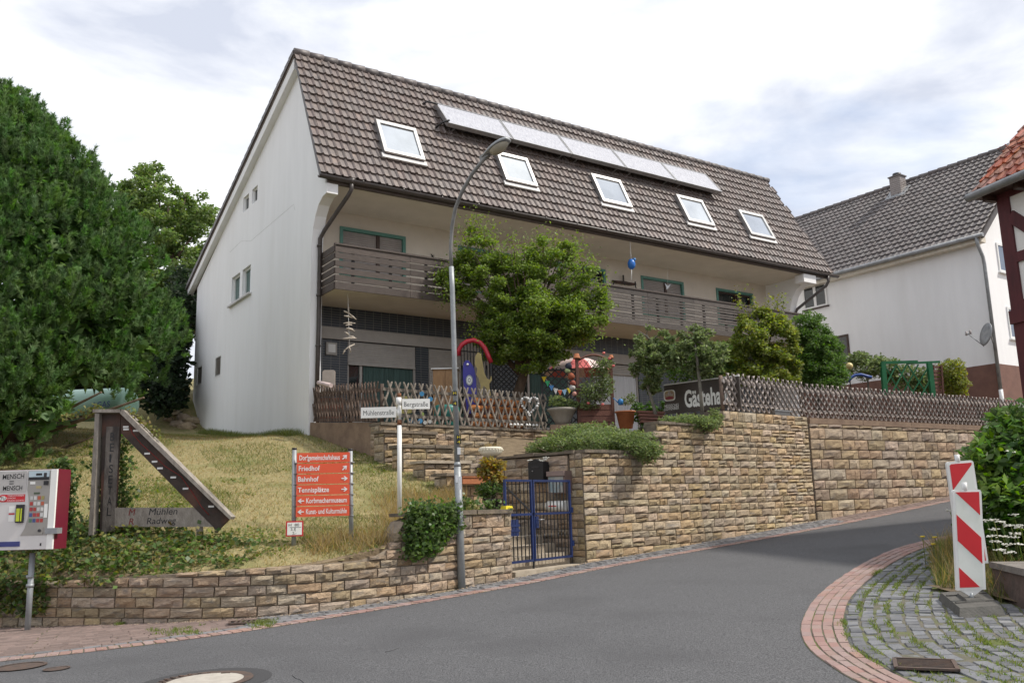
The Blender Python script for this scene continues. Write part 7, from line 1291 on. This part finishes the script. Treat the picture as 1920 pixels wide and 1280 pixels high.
for k in range(8): f_ = k / 7.3; i = min(int(f_ * 6), 5); c0_ = line[i] * (1 - (f_ * 6 - i)) + line[i + 1] * (f_ * 6 - i); MB().prism([c0_ + np.array([-.065, -.01, 0]), c0_ + np.array([.065, -.01, 0]), c0_ + np.array([0.0, -.03, -.15])], (0, -.004, 0)).build('pennant', mat('pennant_%d' % k, pcs[k], rough=.8), bun)
toys = thing('toy_garland', 'hanging string of soft toys left of the arched trellis', 'toy', tuple(at(1072, 660, 21.9)))
for k, (x_, y_, r_, cl) in enumerate(((1066, 686, .09, (.03, .035, .06)), (1064, 694, .07, (.4, .5, .25)), (1071, 705, .09, (.35, .1, .05)), (1074, 718, .08, (.3, .08, .05)), (1073, 726, .08, (.6, .58, .55)), (1077, 738, .06, (.6, .3, .25)))): MB().lathe(at(x_, y_, 21.9), [(0, r_), (r_ * .7, r_ * .7), (r_, 0), (r_ * .8, -r_ * .8), (0, -r_)], 12).build('toy', mat('toy_%d' % k, cl, rough=.9), toys)
MB().tube([at(1066, 680, 21.9), at(1071, 705, 21.92), at(1076, 742, 21.9)], .008, 5).build('cord', M_BARK, toys)
# cupboard and cut-out figures
a = at(812, 735, 22.3); b2 = at(858, 735, 22.3); zt5 = at(835, 692, 22.3)[2]; t = thing('garden_cupboard', 'light brown wooden cupboard behind the open lattice fence', 'cupboard', (a[0], 22.3, 3.4)); W_ = b2[0] - a[0]; M_PINEW = mat('varnished_wood', (.34, .19, .075), (.26, .14, .055), rough=.5, scale=4, stretch=(4, 4, 1)); MB().box(a[0], b2[0], 22.3, 22.75, 3.4, zt5).build('carcass', M_PINEW, t)
for f0, f1 in ((.03, .48), (.52, .97)): d1 = MB().box(a[0] + W_ * f0, a[0] + W_ * f1, 22.275, 22.299, 3.45, zt5 - .06).build('door', M_PINEW, t); MB().box(a[0] + W_ * (f0 + .07), a[0] + W_ * (f1 - .07), 22.265, 22.274, 3.6, zt5 - .2).build('door_panel', M_PINEW, d1)
MB().hexa([(a[0] - .04, 22.24, zt5), (b2[0] + .04, 22.24, zt5), (b2[0] + .04, 22.8, zt5), (a[0] - .04, 22.8, zt5), (a[0] - .04, 22.24, zt5 + .03), (b2[0] + .04, 22.24, zt5 + .03), (b2[0] + .04, 22.8, zt5 + .03), (a[0] - .04, 22.8, zt5 + .03)]).build('top', M_WPAINT, t)
YC2 = 21.7; t = thing('red_arch', 'red arched hood with hanging rods beside the maple', 'arch', tuple(at(890, 745, YC2))); ar = [at(x_, y_, YC2) for x_, y_ in ((859.5, 667), (860, 656), (866, 646), (876, 640), (888, 637.5), (900, 642), (909, 652), (916, 668), (921, 680))]; MB().tube(ar, .06, 10).build('hood', mat('red_plastic', (.45, .02, .04), (.38, .015, .03), rough=.35), t)
for k in range(9): f_ = k / 8; x_ = 864 + 46 * f_; y_ = 649 - 9 * math.sin(math.pi * f_); MB().tube([at(x_, y_, YC2 + .05), at(x_ + 1.5, 690, YC2 + .05)], .014, 6).build('rod', M_BLACK, t)
for x_ in (866, 912): MB().tube([at(x_, 685, YC2 + .08), at(x_, 775, YC2 + .08)], .03, 8).build('leg', M_BLACK, t)
t = thing('blue_cutout', 'tall blue rounded board with pale disc behind the fence', 'garden ornament', tuple(at(883, 760, 21.5))); MB().prism([at(x_, y_, 21.5) for x_, y_ in ((868, 690), (869, 681), (873, 675.5), (878, 675), (884, 681), (889, 690), (892.5, 705), (894, 740), (893, 775), (876, 775), (871, 735), (868, 710))], (0, .03, 0)).build('board', mat('royal_blue', (.025, .02, .26), rough=.4), t)
cdisc = at(880, 712.5, 21.48); 
for r0, m_, dd in ((.105, M_STEEL, 0), (.075, M_WPAINT, .004), (.05, M_STEEL, .008), (.02, M_WPAINT, .012)): MB().prism([(cdisc[0] + r0 * .8 * math.cos(a_), 21.48 - dd, cdisc[2] + r0 * 1.25 * math.sin(a_)) for a_ in np.linspace(0, 2 * math.pi, 24, endpoint=False)], (0, -.003, 0)).build('disc', m_, t)
MB().lathe(at(876.5, 683, 21.47), [(0, .03), (.025, .02), (.03, 0), (.02, -.025), (0, -.03)], 10).build('knob', M_WPAINT, t)
t = thing('yellow_cutout', 'ochre animal-shaped board leaning against the blue one', 'garden ornament', tuple(at(905, 760, 21.4))); MB().prism([at(x_, y_, 21.4) for x_, y_ in ((891, 668), (896, 660), (902, 663), (905, 680), (908, 698), (913, 709), (918, 712), (921, 703), (922.5, 712), (917, 720), (918, 728), (922, 745), (917, 745), (912, 728), (906, 723), (904, 745), (899, 745), (901, 722), (897, 708), (893, 702), (895, 692), (890, 682))], (0, .03, 0)).build('board', mat('ochre_paint', (.34, .27, .10), (.26, .2, .08), rough=.6, scale=6), t)
# clay pots lying in rows behind the fence, discs, barrel and boards
pm = MB(); pm.lathe((0, 0, 0), [(0, 0), (.055, 0), (.085, .16), (.095, .16), (.095, .2), (0, .2)], 14); pme = pm.mesh('clay_pot', mat('bright_terracotta', (.62, .24, .075), (.5, .18, .055), rough=.85, scale=6, vary=.2)); fb0 = TA + TD * 3.2
for r_ in range(4):
    for k in range(7):
        c_ = TA + TD * (3.05 + k * .235 + (.11 if r_ % 2 else 0)) + np.array([-TD[1], TD[0]]) * .34; o = bpy.data.objects.new('stacked_pot', pme); COL.objects.link(o); nv_ = Vector((TD[1], -TD[0], 0)); xx_ = Vector((TD[0], TD[1], 0)); o.matrix_basis = frame_M((c_[0], c_[1], 3.56 + r_ * .195), xx_ * 1.12, UP * 1.0, -nv_); tag(o, 'round orange clay pot stacked on its side behind the lattice fence', 'flower pot', 'clay pots stacked behind the open lattice fence')
q = at(838, 790, 21.0); t = thing('teal_barrel', 'teal plastic barrel behind the open lattice fence', 'barrel', (q[0], q[1], 3.4)); MB().lathe((q[0], q[1], 3.4), [(0, 0), (.27, 0), (.3, .12), (.31, .35), (.3, .5), (.27, .58), (.24, .58), (0, .56)], 20).build('drum', mat('teal_plastic', (.02, .2, .17), rough=.45), t); MB().lathe((q[0], q[1], 3.4), [(.31, .2), (.32, .21), (.32, .23), (.31, .24)], 20).build('hoop', M_STEELD, t)
for (x0, y0, x1, y1, Y, m_, lab, nm) in ((742, 742, 773, 775, 20.2, mat('pale_yellow_board', (.42, .38, .13), rough=.7), 'pale yellow board leaning behind the fence left of the name plates', 'yellow_board'), (870, 745, 915, 792, 21.6, mat('plum_cloth', (.12, .07, .08), (.17, .10, .11), rough=.9, scale=4), 'dark plum-coloured sacks behind the fence next to the clay pots', 'plum_sack'), (604, 693, 628, 742, 21.3, mat('beige_plastic', (.42, .36, .31), rough=.6), 'beige upright seat back against the dark tiles by the downpipe', 'seat_back'), (594, 745, 645, 785, 21.6, mat('rust_red_board', (.2, .075, .05), rough=.8), 'rust-red panel behind the dense lattice fence', 'red_sheet')):
    a = at(x0, y1, Y); b2 = at(x1, y0, Y); w_, h_ = b2[0] - a[0], b2[2] - a[2]; o = MB().prism([(a[0] + u_, Y, a[2] + v_) for u_, v_ in rrect(w_, h_, min(w_, h_) * .18)], (0, .06, 0)).build(nm, m_); tag(o, lab, 'board' if 'board' in nm or 'sheet' in nm else ('chair' if 'seat' in nm else 'sack'))
o = MB().tube([at(597, 717.5, 20.9), at(621, 722.5, 20.6)], .055, 12).build('rolled_mat', mat('pale_pink_roll', (.62, .5, .48), rough=.8)); tag(o, 'pale pink rolled mat resting on the fence by the downpipe', 'mat')
for k, (x_, y_, cl) in enumerate(((770, 789, 0), (779, 792, 1), (788, 789, 0), (797, 792, 1), (777, 778, 1), (792, 776, 2), (791, 738, 0), (807, 748, 0), (806, 790, 1), (760, 783, 2))):
    o = MB().tube([at(x_, y_, 19.75), at(x_, y_, 19.8)], .055 if cl == 0 else .042, 12).build('glass_disc', (mat('blue_disc', (.08, .33, .6), rough=.25), mat('white_disc', (.65, .65, .6), rough=.4), mat('green_disc', (.3, .4, .1), rough=.4))[cl]); tag(o, ('round %s bottle disc hanging in the lattice fence ' % ('blue', 'white', 'green')[cl]) + ('low down under the name plates' if y_ > 770 else 'near its top rail'), 'ornament', 'coloured bottle discs in the fence')
wr = thing('heart_wreath', 'heart-shaped wreath of grey and white stones on the fence end', 'wreath', tuple(at(992, 780, 21.2))); hp_ = []
for a in np.linspace(0, 2 * math.pi, 30, endpoint=False): hx_ = 16 * math.sin(a) ** 3; hy_ = 13 * math.cos(a) - 5 * math.cos(2 * a) - 2 * math.cos(3 * a) - math.cos(4 * a); hp_.append(at(993 + hx_ * 1.0, 759 - hy_ * 1.15, 21.25))
MB().tube(hp_ + [hp_[0]], .02, 6).build('ring', M_STEELD, wr)
for k, q in enumerate(hp_): r_ = rng.uniform(.026, .038); MB().lathe(q + np.array([0, -.03, 0]), [(0, r_), (r_ * .75, r_ * .6), (r_, 0), (r_ * .7, -r_ * .7), (0, -r_)], 8).build('pebble', (M_WPAINT, M_STEELD, M_FLASH)[k % 3], wr)
for k in range(8): q = at(957 + k * 7.2 + rng.normal() * 1.5, 799 + k * .35, 21.0 + k * .06); o = MB().lathe((q[0], q[1], 3.475), [(0, .035 + .012 * (k % 3)), (.022, .03), (.034 + .008 * (k % 2), .008), (.026, -.015), (0, -.015)], 9).build('white_pebble', M_WPAINT); tag(o, 'white pebble in the row at the foot of the open lattice fence', 'pebble', 'white pebbles along the fence foot')
# hanging things under balcony and eaves
dr = thing('driftwood_mobile', 'hanging driftwood mobile under the left end of the balcony', 'mobile', tuple(HWp(*HU(655, 660, -.6)))); tp_ = [HWp(*HU(x_, y_, -.6)) for x_, y_ in ((652, 541), (653.5, 600), (656, 662))]; MB().tube(tp_, .006, 5).build('cord', M_WPAINT, dr); M_DRIFT = mat('driftwood', (.5, .44, .37), (.38, .33, .27), rough=.9, scale=8)
for (x0, y0, x1, y1) in ((653, 574, 654, 590), (645, 583, 660, 592), (654, 589, 668, 599), (645, 592, 661, 596), (644, 606, 666, 606), (648, 610, 660, 609), (650, 617, 662, 617), (650, 615, 665, 621), (646, 622, 655, 629), (643, 635, 668, 634), (656, 630, 668, 635), (645, 657, 665, 645), (643, 664, 648, 655), (654, 650, 658, 660)): MB().tube([HWp(*HU(x0, y0, -.6 + rng.normal() * .03)), HWp(*HU((x0 + x1) / 2, (y0 + y1) / 2 - 1, -.6)), HWp(*HU(x1, y1, -.6 + rng.normal() * .03))], [.014, .022, .012], 6).build('driftwood_stick', M_DRIFT, dr)
bl_ = thing('blue_hanging_toy', 'blue rounded toy hanging on a cord from the gutter', 'ornament', tuple(HWp(*HU(1184, 505, -.9)))); q = HWp(*HU(1184, 495, -.9)); MB().tube([HWp(*HU(1181, 450, -.9)), q], .009, 5).build('cord', M_WPAINT, bl_); MB().tube([q, HWp(*HU(1184, 526, -.9))], .016, 6).build('rod', M_WPAINT, bl_); MB().lathe(q, [(0, .17), (.08, .14), (.125, .03), (.11, -.1), (.04, -.17), (0, -.18)], 14).build('body', mat('toy_blue', (.02, .16, .55), rough=.35), bl_); MB().lathe(q + np.array([.09, -.02, .12]), [(0, .07), (.05, .05), (.06, 0), (0, -.05)], 10).build('ear', M_CAN, bl_)
yk = thing('wooden_yoke', 'dark wooden cart yoke with iron hooks hung on the balcony wall', 'yoke', tuple(HWp(*HU(1170, 530, .95)))); MB().tube([HWp(*HU(x_, y_, .93)) for x_, y_ in ((1148, 527), (1160, 529), (1170, 530), (1180, 532), (1192, 533))], [.04, .055, .06, .055, .04], 8).build('beam', M_DKWOOD, yk); MB().tube([HWp(*HU(1168.5, 516, .92)), HWp(*HU(1169, 528, .9)), HWp(*HU(1172, 534, .9))], .03, 6).build('ring_hook', M_DARKMETAL, yk)
for x_ in (1150, 1191): MB().tube([HWp(*HU(x_, 528, .9)), HWp(*HU(x_ + .5, 537, .9)), HWp(*HU(x_ + 2, 541, .88))], .022, 6).build('hook', M_DARKMETAL, yk)
lz = thing('wall_lizard', 'small dark metal lizard on the balcony wall near the lamp', 'ornament', tuple(HWp(*HU(812, 482, .98)))); MB().tube([HWp(*HU(x_, y_, .985)) for x_, y_ in ((808, 476), (811, 480), (814, 484))], [.008, .02, .006], 6).build('body', M_BLACK, lz); MB().tube([HWp(*HU(809, 482, .985)), HWp(*HU(814, 478, .985))], .008, 5).build('leg', M_BLACK, lz)
bd = thing('silver_mobile', 'small silver bird mobile in front of the balcony shutter', 'mobile', tuple(HWp(*HU(1251, 541, -.5)))); MB().tube([HWp(*HU(1252, 500, -.5)), HWp(*HU(1252, 533, -.5))], .004, 5).build('thread', M_WPAINT, bd); MB().prism([HWp(*HU(x_, y_, -.5)) for x_, y_ in ((1246, 530), (1252, 536), (1259, 531), (1254, 539), (1250, 543), (1249, 537))], (0.0, .02, 0)).build('bird', M_ALU, bd)
# right-hand garden
YG = 25.6; t = thing('green_trellis', 'bright green wooden trellis frame behind the right lattice fence', 'trellis', (*at(1705, 740, YG)[:2], 3.37)); M_GRN = mat('green_paint', (.015, .16, .06), (.012, .13, .05), rough=.5, scale=5)
def gbar(x0, y0, x1, y1, w, nm, Y0=YG, Y1=YG): MB().bar(at(x0, y0, Y0), at(x1, y1, Y1), w, w).build(nm, M_GRN, t)
gbar(1655, 680, 1660, 742, .13, 'post'); gbar(1742, 680, 1750, 746, .13, 'post'); gbar(1652, 680, 1720, 678, .08, 'top_rail'); gbar(1700, 681, 1762, 678, .06, 'top_rail', YG + .1, YG + .1)
for (x0, y0, x1, y1) in ((1672, 738, 1700, 683), (1690, 742, 1722, 683), (1706, 744, 1742, 686), (1725, 745, 1748, 705), (1662, 690, 1690, 740), (1680, 684, 1716, 742), (1702, 684, 1742, 744), (1662, 720, 1680, 684)): gbar(x0, y0, x1, y1, .035, 'lath', YG + rng.choice((-.05, .05)), YG)
t = thing('slatted_panel', 'narrow brown slatted privacy panel next to the green trellis', 'fence panel', (*at(1757, 742, 25.8)[:2], 3.37))
for k in range(8): MB().bar(at(1750, 688 + k * 7.2, 25.8), at(1765, 688.5 + k * 7.2, 25.9), .02, .075).build('slat', M_REDWOOD, t)
for x_ in (1750, 1765): MB().bar(at(x_, 684, 25.85), at(x_ + 4, 748, 25.85), .05, .05).build('post', M_REDWOOD, t)
t = thing('ball_lamp', 'yellow ball garden lamp right of the conifer bush', 'garden lamp', tuple(at(1594, 735, 25.0))); MB().lathe(at(1592.5, 686, 25), [(.10 * math.sin(a), .10 * math.cos(a)) for a in np.linspace(0, math.pi, 12)], 18).build('globe', mat('cream_globe', (.72, .58, .25), rough=.35), t); MB().tube([at(1592.5, 692, 25), at(1595, 735, 25)], .018, 8).build('stem', M_DARKMETAL, t)
o = MB().tube([at(x_, y_, 24.9) for x_, y_ in ((1590, 715), (1596, 708), (1604, 703), (1614, 702), (1625, 705), (1634, 707))], .045, 8).build('blue_hose_arc', mat('blue_pipe', (.03, .08, .3), rough=.4)); tag(o, 'bent blue pipe behind the fence below the ball lamp', 'pipe')
q = at(1485, 782, 20.7); pz = CORNER + DMV * (np.dot(q[:2] - CORNER, DMV)) + NMV * .10; t = thing('zinc_tub', 'small zinc tub standing on the tall wall under the fence', 'tub', (pz[0], pz[1], 3.525)); xx = Vector((DMV[0], DMV[1], 0)); nv2 = Vector((DMV[1], -DMV[0], 0)); cc_ = Vector((pz[0], pz[1], 3.525)); P0 = [(-.28, .09), (.28, .09), (.28, -.03), (-.28, -.03)]; P1 = [(-.34, .12), (.34, .12), (.34, -.03), (-.34, -.03)]; MB().hexa([cc_ + xx * a + nv2 * b_ for a, b_ in P0] + [cc_ + xx * a + nv2 * b_ + UP * .10 for a, b_ in P1]).build('vessel', M_ZINC, t); MB().bar(cc_ + xx * -.35 + nv2 * .12 + UP * .10, cc_ + xx * .35 + nv2 * .12 + UP * .10, .02, .02).build('rim', M_ZINC, t)
rk = [(330, 770), (345, 778), (358, 785), (318, 782), (335, 790), (350, 795)]
for k, (x_, y_) in enumerate(rk):
    q = onlawn(x_, y_ + 6); b = MB(); r_ = .22 + .06 * (k % 3); b.lathe((q[0], q[1], q[2]), [(0, r_ * .5), (r_ * .7, r_ * .42), (r_, r_ * .1), (r_ * .9, -r_ * .2), (0, -r_ * .3)], 7, False); b.v = [(a + rng.normal() * .03, c_ + rng.normal() * .03, e + rng.normal() * .02) for a, c_, e in b.v]; o = b.build('rubble_stone', M_STONE_OLD); tag(o, ('rough sandstone lump in the heap at the shaded back corner of the white gable'), 'stone', 'rubble stones behind the lawn')
